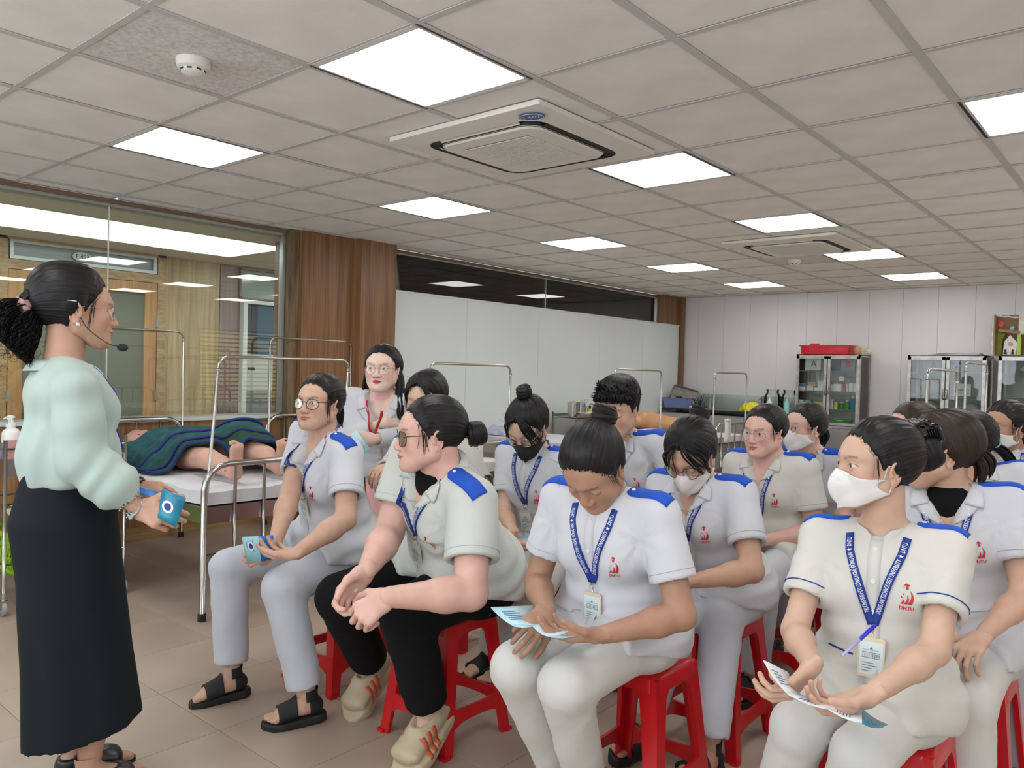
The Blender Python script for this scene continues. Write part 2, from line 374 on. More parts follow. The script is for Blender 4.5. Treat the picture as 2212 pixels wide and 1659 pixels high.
# ---------------------------------------------------------------- the head (X to the person's right, Y forward, Z up, eyes near z=0)
EYE = (.0315, .0735, .004)
def head_sdf(eye=1., jaw=1., nose=1., mouth=0.):
    def f(P0):
        P = P0.copy(); ax = np.abs(P[:, 0]); P[:, 0] = ax   # symmetric
        S = lambda c, r: sph(P, c, r)
        d = ell(P, (0, -.014, .034), (.0735, .092, .080))
        d = smin(d, cap(P, (0, .038, .028), (0, .052, -.062), (.062, .046), (.043 * jaw, .034), side=(1, 0, 0)), .022)
        d = smin(d, cap(P, (.045 * jaw, .004, -.046), (.018, .062, -.083), .019 * jaw, .018), .024)      # jaw line
        d = smin(d, cap(P, (.052, -.006, .0), (.045 * jaw, .004, -.046), .018, .018 * jaw), .024)
        d = smin(d, S((.036 * jaw, .038, -.046), .024), .02)
        d = smin(d, S((.037, .056, -.020), .0235), .020)                  # cheekbone
        d = smin(d, S((0, .0755, -.0835), .0185), .016)                   # chin
        d = smin(d, cap(P, (0, .083, .026), (.034, .071, .024), .011, .009), .014)   # brow
        # socket
        d = smax(d, -ell(P, (.033, .101, .005), (.021, .016, .0135)), .014)
        # eyeball under its lids
        E = (EYE[0], .0715, EYE[2]); lid = S(E, .0150)
        if eye > 0:
            x = (P[:, 0] - EYE[0]) / .0155; z = P[:, 2] - EYE[2] - .0012 * x
            top = .0058 * eye * np.clip(1 - x * x, 0, 1) ** .6; bot = -.0044 * min(1, eye + .15) * np.clip(1 - x * x, 0, 1) ** .7
            inn = np.maximum(np.maximum(z - top, bot - z), (np.abs(x) - 1) * .0155)
            lid = smax(lid, -np.maximum(inn, -S(E, .0112)), .0008)
        d = smin(d, lid, .0035)
        # crease above the lid
        zc = EYE[2] + .0105 - .0035 * ((P[:, 0] - EYE[0]) / .016) ** 2
        cr = np.sqrt((P[:, 2] - zc) ** 2 + np.maximum(np.abs(P[:, 0] - EYE[0]) - .014, 0) ** 2) - .0009
        cr = np.maximum(cr, -(P[:, 1] - .07))
        d = d + .0009 * np.exp(-np.maximum(cr, 0) ** 2 / .0012 ** 2) * (P[:, 1] > .06)
        # nose
        n = cap(P, (0, .0800, .016), (0, .0965 + .004 * (nose - 1), -.023), .0075, .0098 * nose)
        n = smin(n, S((0, .0985 + .003 * (nose - 1), -.0270), .0096 * nose), .008)
        n = smin(n, ell(P, (.0125 * nose, .0905, -.0305), (.0080, .0115, .0072)), .009)
        n = smin(n, cap(P, (0, .0875, -.036), (0, .0975, -.033), .0042, .0038), .004)
        n = smax(n, -ell(P, (.0078, .0955, -.0375), (.0034, .0055, .0028)), .002)
        d = smin(d, n, .011)
        # muzzle and lips
        d = smin(d, ell(P, (0, .0735, -.052), (.025, .0185, .017)), .012)
        up = cap(P, (0.0055, .0925, -.0505), (.0235, .0825, -.0535), .0050, .0017)
        lo = cap(P, (0, .0915, -.0590), (.0185, .0845, -.0562), .0060, .0022)
        d = smin(d, smin(up, cap(P, (0, .0915, -.0515), (.0055, .0925, -.0508), .0045), .002), .0022)
        d = smin(d, lo, .0026)
        mz = -.0543 + .0006 * np.cos(P[:, 0] * 260) - mouth * (P[:, 0] / .024) ** 2 * .003
        mc = np.sqrt((P[:, 2] - mz) ** 2 + np.maximum(P[:, 0] - .0235, 0) ** 2)
        d = d + .0022 * np.exp(-(mc / .0011) ** 2) * (P[:, 1] > .07)
        d = d + .0014 * np.exp(-(((P[:, 0]) / .0035) ** 2 + ((P[:, 2] + .0425) / .004) ** 2)) * (P[:, 1] > .07)   # philtrum
        d = smax(d, -S((0, .0985, -.0705), .0075), .009)
        return d
    return f
HO = v3(0, .008, -.004)
def dens(a, b, n, w):
    """n samples a..b with density w(x)"""
    x = np.linspace(a, b, 2000); c = np.cumsum(w(x)); c = (c - c[0]) / (c[-1] - c[0]); return np.interp(np.linspace(0, 1, n), c, x)
_HC = {}
def head_mesh(eye=1., jaw=1., nose=1., mouth=0., q=1.):
    key = (eye, jaw, nose, mouth, q)
    if key in _HC: return _HC[key]
    f = head_sdf(eye, jaw, nose, mouth)
    nu, nv = int(124 * q), int(134 * q)
    la = dens(-86, 88, nu, lambda x: 1 + 3.6 * (np.abs(x + 17) < 33) + 1.5 * (np.abs(x - 1) < 9))
    lo = dens(-180, 180, nv, lambda x: 1 + 4.2 * (np.abs(x) < 38) + 1.4 * (np.abs(np.abs(x) - 20) < 12))[:-1]; nv -= 1
    A, B = np.meshgrid(np.radians(la), np.radians(lo), indexing='ij')
    D = np.stack([np.cos(A) * np.sin(B), np.cos(A) * np.cos(B), np.sin(A)], -1).reshape(-1, 3).astype(f32)
    t = march(f, HO, D, f32(.07)); V = HO + D * t[:, None]
    Q = grid_quads(nu, nv)[:, ::-1]
    x, y, z = np.abs(V[:, 0]), V[:, 1], V[:, 2]
    # paint: lips, brows and lash lines, blush; shade darkened into the nostrils
    lz = np.interp(x, [0, .0055, .0235], [-.0478, -.0465, -.0535]); lb = np.interp(x, [0, .012, .0225], [-.0655, -.0635, -.0548])
    lip = sstep(0, .0012, lz - z) * sstep(0, .0014, z - lb) * sstep(.0245, .0225, x) * (y > .06)
    bz = np.interp(x, [.012, .030, .046, .054], [.0205, .0262, .0262, .0200]); bw = np.interp(x, [.010, .016, .040, .054], [.0010, .0029, .0022, .0005])
    brow = np.exp(-((z - bz) / bw) ** 2) * sstep(.010, .015, x) * sstep(.055, .050, x) * (y > .03) * .66
    ex = (x - EYE[0]) / .0160; e2 = np.clip(1 - ex * ex, 0, 1)
    zt = EYE[2] + .0012 * ex + .0061 * max(eye, -.5) * e2 ** .6 if eye > 0 else EYE[2] - .0052 * e2 ** .7
    lash = np.exp(-((z - zt) / .0011) ** 2) * (np.abs(ex) < 1.06) * (y > .05)
    nos = np.exp(-((x - .0080) / .0030) ** 2 - ((z + .0368) / .0020) ** 2) * (y > .08) * .75
    blush = .45 * np.exp(-((x - .042) / .02) ** 2 - ((z + .022) / .018) ** 2) * (y > .02) + .35 * np.exp(-(x / .014) ** 2 - ((z + .026) / .012) ** 2) * (y > .08)
    col = np.stack([lip, np.clip(np.maximum(np.maximum(brow, lash * .85), nos), 0, 1), blush], 1)
    # ear
    _HC[key] = (V.astype(f32), Q, col.astype(f32)); return _HC[key]
_EC = {}
def ear_mesh(q=1.):
    if q in _EC: return _EC[q]
    # ear in its own frame: x outward, y forward, z up
    def f(P):
        hel = None; pts = []
        for i in range(25):
            a = R(-75 + i * 11.5); pts.append((.0, .0145 * math.cos(a) - .001, .028 * math.sin(a) + .002))
        pts = [(.004 + .006 * math.sin(math.pi * min(1, max(0, (i - 2) / 20))) ** .6, p[1] * (-1), p[2]) for i, p in enumerate(pts)]
        ds = [cap(P, pts[i], pts[i + 1], .0028, .0028) for i in range(24)]
        hel = sumin(ds, .003)
        base = smin(ell(P, (.002, -.001, .003), (.0050, .0135, .0265)), ell(P, (-.006, .004, -.002), (.008, .010, .020)), .008)
        an = sumin([cap(P, (.0065, -.004, .018), (.007, -.0075, .004), .0028), cap(P, (.007, -.0075, .004), (.006, .001, -.011), .0028)], .003)
        lobe = ell(P, (.0045, .004, -.0245), (.0042, .0078, .0085))
        tr = sph(P, (.0045, .011, -.003), .0048)
        d = sumin([base, hel, an, lobe, tr], .0035)
        d = smax(d, -ell(P, (.010, .003, -.001), (.0065, .0055, .0085)), .003)
        d = smax(d, -ell(P, (.0125, .001, .015), (.0045, .0045, .006)), .003)
        return d
    V, Q = nets(f, (-.008, -.022, -.04), (.018, .022, .038), .0014 / q)
    _EC[q] = (V, Q, np.zeros((len(V), 3), f32) + [0, 0, .18]); return _EC[q]
def eye_ball(gaze=(0, 0), q=1.):
    """eyeball facing +Y: white, brown iris, pupil"""
    n, m = int(22 * q), int(28 * q)
    th = np.concatenate([np.linspace(0, .62, int(n * .65)), np.linspace(.7, 1.5, n - int(n * .65))]); ph = np.linspace(0, 2 * np.pi, m, endpoint=False)
    T, H = np.meshgrid(th, ph, indexing='ij'); r = .0121 + .0006 * np.clip(1 - (T / .5) ** 2, 0, 1)
    V = np.stack([r * np.sin(T) * np.cos(H), r * np.cos(T), r * np.sin(T) * np.sin(H)], -1).reshape(-1, 3)
    Tf = T.ravel()[:, None]; w = np.array([[.62, .60, .58]]); ir = np.array([[.045, .018, .009]]); pu = np.array([[.004, .004, .004]])
    col = np.where(Tf < .21, pu, np.where(Tf < .50, ir, w)); Q = grid_quads(n, m)
    a, b = R(gaze[0]), R(gaze[1])
    M = np.array([[math.cos(a), math.sin(a), 0], [-math.sin(a), math.cos(a), 0], [0, 0, 1]]) @ np.array([[1, 0, 0], [0, math.cos(b), -math.sin(b)], [0, math.sin(b), math.cos(b)]])
    return xf(V, M), Q, col
# ---------------------------------------------------------------- hands and feet (templates)
_HD = {}
def hand_mesh(curl=(30, 40, 22), thumb=(35, 20, 20), spread=5., q=1.):
    """right hand: wrist at origin, +Y to the fingers, +Z back of the hand, thumb at -X"""
    key = (curl, thumb, spread, q)
    if key in _HD: return _HD[key]
    fing = []
    for i, (bx, by, ln, r) in enumerate([(-.0285, .084, (.040, .025, .021), .0086), (-.0095, .088, (.044, .028, .022), .0088), (.0095, .085, (.040, .026, .021), .0083), (.0275, .077, (.032, .019, .019), .0074)]):
        p = np.array([bx, by, 0.]); a = 0; sx = R((i - 1.5) * spread); pts = [p.copy()]
        for k, l in enumerate(ln):
            a += R(curl[k] * (1 + .10 * (i - 1))); d = np.array([math.sin(sx) * math.cos(a), math.cos(sx) * math.cos(a), -math.sin(a)]); p = p + d * l; pts.append(p.copy())
        fing.append((pts, r))
    t0, t1, t2 = [R(x) for x in thumb]; p = np.array([-.020, .020, -.006]); tp = [p.copy()]
    d = unit([-.78 * math.cos(t0) , .62, -.75 * math.sin(t0)]); p = p + d * .042; tp.append(p.copy())
    d = unit([d[0] + .75 * math.sin(t1), d[1] + .35, d[2] - .15]); p = p + d * .034; tp.append(p.copy())
    d = unit([d[0] + .6 * math.sin(t2), d[1], d[2] - .1]); p = p + d * .026; tp.append(p.copy())
    X = (1, 0, 0)
    def f(P):
        d = cap(P, (0, -.014, 0), (0, .015, 0), (.0225, .0175), (.028, .017), side=X)
        pal = [cap(P, (-.012 + .008 * i * 1.0, .012, -.001), (fing[i][0][0][0], fing[i][0][0][1] - .006, -.001), .0145, .0118 if i < 3 else .0108) for i in range(4)]
        d = smin(d, sumin(pal, .010), .014)
        d = smin(d, cap(P, tp[0], tp[1], .0165, .0125), .012)
        d = smin(d, smin(cap(P, tp[1], tp[2], .0110, .0100), cap(P, tp[2], tp[3], .0100, .0082), .003), .006)
        for i, (pts, r) in enumerate(fing):
            g = None
            for k in range(3):
                c = cap(P, pts[k], pts[k + 1], r * (1 - .06 * k), r * (.96 - .08 * k)); g = c if g is None else smin(g, c, .003)
            g = smin(g, sph(P, pts[0], r * 1.12), .004)
            d = smin(d, g, .0042)
        return d
    allp = np.array([p for pts, r in fing for p in pts] + tp + [[-.03, -.03, -.02], [.035, -.03, .02]])
    V, Q = nets(f, allp.min(0) - .016, allp.max(0) + .016, .0040 / q)
    tips = np.array([pts[3] for pts, r in fing] + [tp[3]])
    c = np.zeros((len(V), 3), f32)
    for t in tips: c[:, 2] = np.maximum(c[:, 2], .35 * np.exp(-((V - t) ** 2).sum(1) / .010 ** 2))
    _HD[key] = (V, Q, c); return _HD[key]
_FT = {}
def foot_sdf(P, toes=True):
    """right foot: heel at y=-.05, sole z=0, +Y forward; big toe at -X"""
    d = cap(P, (0, -.025, .032), (-.004, .105, .022), (.031, .031), (.041, .021), side=(1, 0, 0))
    d = smin(d, cap(P, (0, -.005, .11), (0, .005, .05), .034, .034), .02)
    d = smin(d, cap(P, (0, .02, .05), (-.004, .09, .028), .026, .020), .02)
    if toes:
        for i, (x, y, r) in enumerate([(-.030, .150, .0125), (-.011, .152, .0092), (.006, .145, .0088), (.021, .136, .0084), (.034, .124, .0080)]):
            d = smin(d, cap(P, (x * .85, .108, .014), (x, y, .011), r * 1.05, r), .004)
    return smax(d, -P[:, 2], .006)
def foot_mesh():
    if 'f' not in _FT:
        V, Q = nets(foot_sdf, (-.06, -.075, -.005), (.06, .175, .115), .0052)
        V, Q = trim(V, Q, V[:, 2] < .108); _FT['f'] = (V, Q, np.zeros((len(V), 3), f32))
    return _FT['f']
def sole_outline(g=0.):
    return [(-.036 - g, .085), (-.043 - g, .125), (-.034, .163 + g), (-.010, .170 + g), (.018, .160 + g), (.040 + g, .135), (.047 + g, .095), (.040 + g, .045), (.034 + g, .0), (.032 + g, -.045), (.016, -.066 - g), (-.016, -.066 - g), (-.031 - g, -.045), (-.031 - g, .02)]
def slab_sole(P, g, z0, z1, r=.004):
    """rounded sole from the outline"""
    o = np.array(sole_outline(g), f32); n = len(o); x, y = P[:, 0], P[:, 1]; ins = np.zeros(len(P), bool); dm = np.full(len(P), 9., f32)
    for i in range(n):
        a, b = o[i], o[(i + 1) % n]; e = b - a; w = P[:, :2] - a; t = np.clip((w @ e) / (e @ e), 0, 1); q = w - t[:, None] * e; dm = np.minimum(dm, (q * q).sum(1))
        c1 = (a[1] > y) != (b[1] > y); ins ^= c1 & (x < (b[0] - a[0]) * (y - a[1]) / (b[1] - a[1] + 1e-9) + a[0])
    d2 = np.sqrt(dm) * np.where(ins, -1, 1)
    return smax(d2, np.abs(P[:, 2] - (z0 + z1) / 2) - (z1 - z0) / 2, r)
def shoe_meshes(kind):
    """list of (part name, V, Q, material key) in the foot frame"""
    if kind in _FT: return _FT[kind]
    out = []
    if kind == 'sandal':
        V, Q = nets(lambda P: slab_sole(P, .006, -.032, .002, .006), (-.07, -.09, -.045), (.07, .19, .012), .0048); out.append(('sole', V, Q, 'rubber'))
        for y0, y1, zm in ((.040, .112, .0), (-.030, .008, .062)):
            f = lambda P: np.maximum(np.maximum(np.abs(foot_sdf(P, False) - .0045) - .0032, np.maximum(y0 - P[:, 1] - (P[:, 2] - .03) * (.0 if y0 > 0 else .35), P[:, 1] - y1)), zm - P[:, 2])
            V, Q = nets(f, (-.07, -.08, -.01), (.07, .17, .13), .0036); V, Q = trim(V, Q, V[:, 2] < .105); out.append(('strap', V, Q, 'strap'))
        f = lambda P: np.maximum(np.maximum(np.abs(foot_sdf(P, False) - .004) - .003, P[:, 1] + .005), P[:, 2] - .062)
        V, Q = nets(f, (-.07, -.08, -.01), (.07, .05, .1), .0042); out.append(('heel_counter', V, Q, 'strap'))
    elif kind == 'clog':
        def f(P):
            d = cap(P, (0, -.035, .034), (-.004, .125, .030), (.040, .036), (.050, .027), side=(1, 0, 0))
            d = smin(d, slab_sole(P, .012, -.022, .010, .008), .016)
            d = smin(d, cap(P, (0, .0, .05), (0, .06, .046), .038, .03), .02)
            o = cap(P, (0, -.036, .08), (0, .028, .088), (.030, .05), (.030, .040), side=(1, 0, 0))
            d = smax(d, -o, .006)
            for i in range(5): d = d + .0012 * np.exp(-((np.abs(P[:, 0] - (-.032 + i * .016)) / .003) ** 2)) * sstep(.10, .13, P[:, 1])
            return d
        V, Q = nets(f, (-.08, -.10, -.035), (.08, .20, .10), .0042); out.append(('upper', V, Q, 'clog'))
    elif kind == 'shoe':
        def f(P):
            d = foot_sdf(P, False) - .006; d = smax(d, P[:, 2] - .060, .004); o = cap(P, (0, -.02, .07), (0, .06, .066), .028, .022)
            return smax(smin(d, slab_sole(P, .004, -.014, .008, .005), .006), -o, .005)
        V, Q = nets(f, (-.07, -.09, -.03), (.07, .19, .09), .0075); out.append(('upper', V, Q, 'shoe'))
    _FT[kind] = out; return out

# ---------------------------------------------------------------- hair
def head_dirs(az, z_ang): return np.stack([np.cos(z_ang) * np.sin(az), np.cos(z_ang) * np.cos(az), np.sin(z_ang)], -1)
HL_F = ([0, 28, 45, 58, 68, 76, 84, 95, 108, 125, 180], [.080, .076, .060, .040, .018, -.004, .012, .000, -.035, -.062, -.078])
HL_M = ([0, 28, 45, 58, 68, 76, 84, 95, 108, 125, 180], [.060, .060, .054, .040, .018, -.002, .016, .004, -.028, -.050, -.060])
def surf_r(D):
    return march(head_sdf(0.), HO, D.astype(f32), f32(.07), steps=20)
def hair_cap(pole=(0, -.75, .65), thick=.012, top=.0, back=.0, hl=HL_F, groove=.0012, seed=0, nu=72, nv=170, wav=.0, side=.0, messy=0.):
    B = unit(pole); X = unit(np.cross(B, [0, 0, 1]) if abs(B[2]) < .95 else [1, 0, 0]); Y = np.cross(B, X)
    th = np.linspace(.001, math.pi, nu); ph = np.linspace(0, 2 * math.pi, nv, endpoint=False); T, H = np.meshgrid(th, ph, indexing='ij')
    D = (np.cos(T)[..., None] * B + np.sin(T)[..., None] * (np.cos(H)[..., None] * X + np.sin(H)[..., None] * Y)).reshape(-1, 3)
    r = surf_r(D); P = HO + D * r[:, None]
    az = np.degrees(np.abs(np.arctan2(P[:, 0], P[:, 1])))
    rs = np.random.RandomState(seed); rag = .0016 * np.sin(az * .35 + seed) + .0012 * np.sin(az * .9 + 2 * seed)
    zl = np.interp(az, *hl) + rag
    m = np.clip((P[:, 2] - zl) / .014, -1, 1)
    Tk = thick + top * sstep(.02, .10, P[:, 2]) + back * sstep(.0, -.09, P[:, 1]) + side * np.exp(-((P[:, 2] - .0) / .05) ** 2) * sstep(60, 110, az)
    g = np.zeros(nv)
    for k, a in ((31, .4), (53, .5), (79, .5), (87, .4)): g += a * np.sin(ph * k + rs.rand() * 6 + 0)
    G = np.broadcast_to(g, (nu, nv)).ravel() * groove * np.clip(np.sin(T.ravel()) * 1.6, 0, 1)
    G = G + (messy * snoise(P, seed + 5, 55) if messy else 0)
    mp = np.clip((P[:, 2] - zl) / .040, 0, 1); t = np.where(m > 0, .0012 + Tk * mp ** .62 + G * np.clip(mp * 2, 0, 1), m * .010)
    t = t * np.where(P[:, 2] < -.085, np.clip((P[:, 2] + .12) / .035, -1, 1), 1)
    V = HO + D * (r + t)[:, None]
    keep = (t > -.0085)
    V2, Q2 = trim(V.astype(f32), grid_quads(nu, nv), keep); uv = np.stack([H.ravel() / (2 * math.pi) * 1.0, T.ravel() / math.pi], 1)[keep]
    return V2, Q2, uv
def locks(paths, r0, r1, n=6, flat=.6, seed=0):
    """tapering strands of hair along paths"""
    Vs, Qs, Us = [], [], []; b = 0; rs = random.Random(seed)
    for p in paths:
        p = np.asarray(p, float); m = len(p); u0 = rs.random() * 9; up = np.array([.3, .2, 1.]); rings = []
        for i in range(m):
            t = unit(p[min(i + 1, m - 1)] - p[max(i - 1, 0)]); a = unit(np.cross(t, up)); c = np.cross(a, t); up = c
            s = i / (m - 1); r = (r0 * (1 - s) ** .5 + r1 * s) * (1 if i else .5)
            k = np.arange(n) * 2 * math.pi / n
            rings.append(p[i] + np.outer(np.cos(k) * r, a) + np.outer(np.sin(k) * r * flat, c)); Us.append(np.stack([u0 + k / 40., np.full(n, s)], 1))
        Vs.append(np.concatenate(rings)); Qs.append(grid_quads(m, n) + b); b += m * n
    return np.concatenate(Vs).astype(f32), np.concatenate(Qs), np.concatenate(Us)
def curve(ctrl, n=14):
    """Catmull-Rom through the points"""
    c = [np.asarray(x, float) for x in ctrl]; c = [2 * c[0] - c[1]] + c + [2 * c[-1] - c[-2]]; out = []
    for i in range(1, len(c) - 2):
        for k in range(n):
            t = k / n; out.append(.5 * ((2 * c[i]) + (c[i + 1] - c[i - 1]) * t + (2 * c[i - 1] - 5 * c[i] + 4 * c[i + 1] - c[i + 2]) * t * t + (3 * c[i] - c[i - 1] - 3 * c[i + 1] + c[i + 2]) * t ** 3))
    out.append(c[-2]); return np.array(out)
def bundle(ctrl, count, rad, r0, r1, seed=0, curl=0., freq=5., n=7, taper=.5, flare=1., nn=6, down=0.):
    rs = np.random.RandomState(seed); base = curve(ctrl, n); m = len(base); s = np.linspace(0, 1, m); P = []
    for k in range(count):
        a = rs.rand() * 2 * math.pi; q = math.sqrt(rs.rand()); off = np.array([math.cos(a), .0, math.sin(a)]) * q
        t0 = unit(base[2] - base[0]); e1 = unit(np.cross(t0, [.1, .9, .3])); e2 = np.cross(t0, e1)
        w = rad * (np.sin(np.clip(s * 1.2 + .16, 0, 1) * math.pi * taper + .25)) * (1 + (flare - 1) * s)
        o = np.outer(w * off[0], e1) + np.outer(w * off[2], e2)
        ph = rs.rand() * 6; cu = curl * s[:, None] * np.stack([np.sin(s * freq * 6.28 + ph), np.cos(s * freq * 6.28 + ph * 1.3), .6 * np.sin(s * freq * 6.28 * .8 + ph * 2)], 1)
        L = int(m * (.72 + .28 * rs.rand())) ; P.append((base + o + cu)[:max(L, 4)])
    return locks(P, r0, r1, n=nn, seed=seed)
def bun(c, r, ax, seed=0, n=9, tw=.34):
    """coiled bun: strands wound round an axis over a core"""
    ax = unit(ax); e1 = unit(np.cross(ax, [.2, .1, 1])); e2 = np.cross(ax, e1); rs = np.random.RandomState(seed); P = []
    for k in range(n):
        ph = rs.rand() * 6.28; h0 = (k / (n - 1) - .5) * 1.5; a = np.linspace(0, 2 * math.pi * 1.05, 26) + ph
        h = h0 + tw * np.sin(a * .5 + ph); rr = r * np.sqrt(np.clip(1 - (h * .62) ** 2, .12, 1)) * .80
        P.append(np.asarray(c) + np.outer(rr * np.cos(a), e1) + np.outer(rr * np.sin(a), e2) + np.outer(h * r * .62, ax))
    a = locks(P, r * .34, r * .26, n=8, flat=.8, seed=seed)
    core = ell_mesh(c, (r * .86, r * .86, r * .8)); return catuv([a, core])
def ell_mesh(c, r, n=12, m=20, M=None):
    T, H = np.meshgrid(np.linspace(.01, math.pi - .01, n), np.linspace(0, 2 * math.pi, m, endpoint=False), indexing='ij')
    V = np.stack([np.sin(T) * np.cos(H) * r[0], np.sin(T) * np.sin(H) * r[1], np.cos(T) * r[2]], -1).reshape(-1, 3)
    if M is not None: V = V @ np.asarray(M).T
    return (V + np.asarray(c)).astype(f32), grid_quads(n, m), np.stack([H.ravel() / 6.283, T.ravel() / 3.14], 1)
def catuv(ps):
    Vs, Qs, Us = [], [], []; b = 0
    for V, Q, u in ps: Vs.append(V); Qs.append(Q + b); Us.append(u); b += len(V)
    return np.concatenate(Vs), np.concatenate(Qs), np.concatenate(Us)
_OH = {}
def on_head(az, z, off=.004):
    """point on the scalp at azimuth (deg, + to the right) and height"""
    if not _OH:
        A, N = np.meshgrid(np.radians(np.linspace(-180, 180, 121)), np.linspace(-1.4, 1.5, 120), indexing='ij'); D = head_dirs(A.ravel(), N.ravel()); _OH['D'] = D.reshape(121, 120, 3); _OH['r'] = surf_r(D).reshape(121, 120)
    u = ((az + 180) % 360) / 3.; i = int(u) % 120; w = u - int(u); D = _OH['D'][i] * (1 - w) + _OH['D'][i + 1] * w; r = _OH['r'][i] * (1 - w) + _OH['r'][i + 1] * w
    P = HO + D * (r + off)[:, None]; zz = P[:, 2]; j = int(np.argmin(np.abs(zz - z))); j0 = max(0, min(118, j - 1 if zz[j] > z else j)); t = np.clip((z - zz[j0]) / (zz[j0 + 1] - zz[j0] + 1e-9), 0, 1); return P[j0] * (1 - t) + P[j0 + 1] * t

# ---------------------------------------------------------------- drape helpers
class Surf:
    def __init__(s, V, Q): s.b = BVHTree.FromPolygons([tuple(map(float, v)) for v in V], [tuple(map(int, q)) for q in Q])
    def hit(s, p, d, start=.35, dist=.8):
        d = Vector(d).normalized(); h = s.b.ray_cast(Vector(p) - d * start, d, dist); return (h[0], h[1]) if h[0] is not None else (None, None)
def resample(pts, step):
    pts = np.asarray(pts, float); seg = np.linalg.norm(np.diff(pts, axis=0), axis=1); L = np.concatenate([[0], np.cumsum(seg)]); n = max(2, int(L[-1] / step) + 1)
    s = np.linspace(0, L[-1], n); return np.stack([np.interp(s, L, pts[:, i]) for i in range(3)], 1), s
def strip(surf, pts, ray, width, off=.002, step=.008, nw=2, smooth=0, taper=None, guard=.03):
    """band lying on a surface: cast along ray, with a little thickness. returns V,Q and the centre frame"""
    P, s = resample(pts, step); ray = unit(ray); n = len(P); rows = []; N = []
    cols = np.linspace(-.5, .5, nw + 1); dep = np.zeros((n, nw + 1)); nor = np.zeros((n, nw + 1, 3)); base = np.zeros((n, nw + 1, 3))
    last = 0.; started = False
    for i in range(n):
        t = unit(P[min(i + 1, n - 1)] - P[max(i - 1, 0)]); a = unit(np.cross(t, ray)); w = width * (taper(i / (n - 1)) if taper else 1)
        for j, c in enumerate(cols):
            b = P[i] + a * c * w; h, nn = surf.hit(b, ray); base[i, j] = b
            if h is None or (started and abs((np.array(h) - b) @ ray - last) > guard): dep[i, j] = last; nor[i, j] = -ray
            else: dep[i, j] = (np.array(h) - b) @ ray; nor[i, j] = np.array(nn); last = dep[i, j]; started = True
    if smooth:
        d0 = dep.copy()
        for _ in range(smooth):
            dd = dep.copy(); dd[1:-1] = (dep[:-2] + dep[1:-1] * 2 + dep[2:]) / 4; dep = np.minimum(dd, d0 + .0) if False else dd
            dep = np.minimum(dep, d0)
        nor = nor * 0 - ray
    top = base + ray * dep[..., None] + nor * off; bot = base + ray * dep[..., None] - nor * .0015
    V = np.concatenate([top.reshape(-1, 3), bot.reshape(-1, 3)]); m = nw + 1; Q = grid_quads(n, m, wrap=False); Q2 = []
    o = n * m
    for i in range(n - 1): Q2 += [(i * m, (i + 1) * m, o + (i + 1) * m, o + i * m), (i * m + nw, o + i * m + nw, o + (i + 1) * m + nw, (i + 1) * m + nw)]
    for j in range(nw): Q2 += [(j, o + j, o + j + 1, j + 1), ((n - 1) * m + j, (n - 1) * m + j + 1, o + (n - 1) * m + j + 1, o + (n - 1) * m + j)]
    return V.astype(f32), np.concatenate([Q, np.array(Q2)]), (top[:, nw // 2], np.array([unit(np.cross(unit(P[min(i + 1, n - 1)] - P[max(i - 1, 0)]), ray)) for i in range(n)]), s, nor[:, nw // 2])
def drape_poly(surf, poly, org, eu, ev, ray, off=.002, sub=0):
    """2-D polygon mesh (verts, faces) laid on the surface; returns V, faces"""
    V = []; last = 0.; ray = unit(ray)
    for x, y in poly[0]:
        b = np.asarray(org) + np.asarray(eu) * x + np.asarray(ev) * y; h, nn = surf.hit(b, ray)
        if h is None: V.append(b + ray * last - ray * off)
        else: last = (np.array(h) - b) @ ray; V.append(np.array(h) - ray * off)
    return V, poly[1]
_TX = {}
def text_mesh(body, size=1., bold=.0):
    key = (body, bold)
    if key not in _TX:
        cu = bpy.data.curves.new('t', 'FONT'); cu.body = body; cu.size = 1; cu.offset = bold; cu.resolution_u = 2; cu.fill_mode = 'FRONT'
        o = bpy.data.objects.new('t', cu); C.objects.link(o); dg = bpy.context.evaluated_depsgraph_get(); me = o.evaluated_get(dg).to_mesh()
        V = [tuple(v.co) for v in me.vertices]; Fs = [tuple(p.vertices) for p in me.polygons]
        o.evaluated_get(dg).to_mesh_clear(); C.objects.unlink(o); bpy.data.objects.remove(o); bpy.data.curves.remove(cu); _TX[key] = (V, Fs)
    V, Fs = _TX[key]; return [(v[0] * size, v[1] * size) for v in V], Fs
def text_w(T): return max(v[0] for v in T[0]) if T[0] else 0

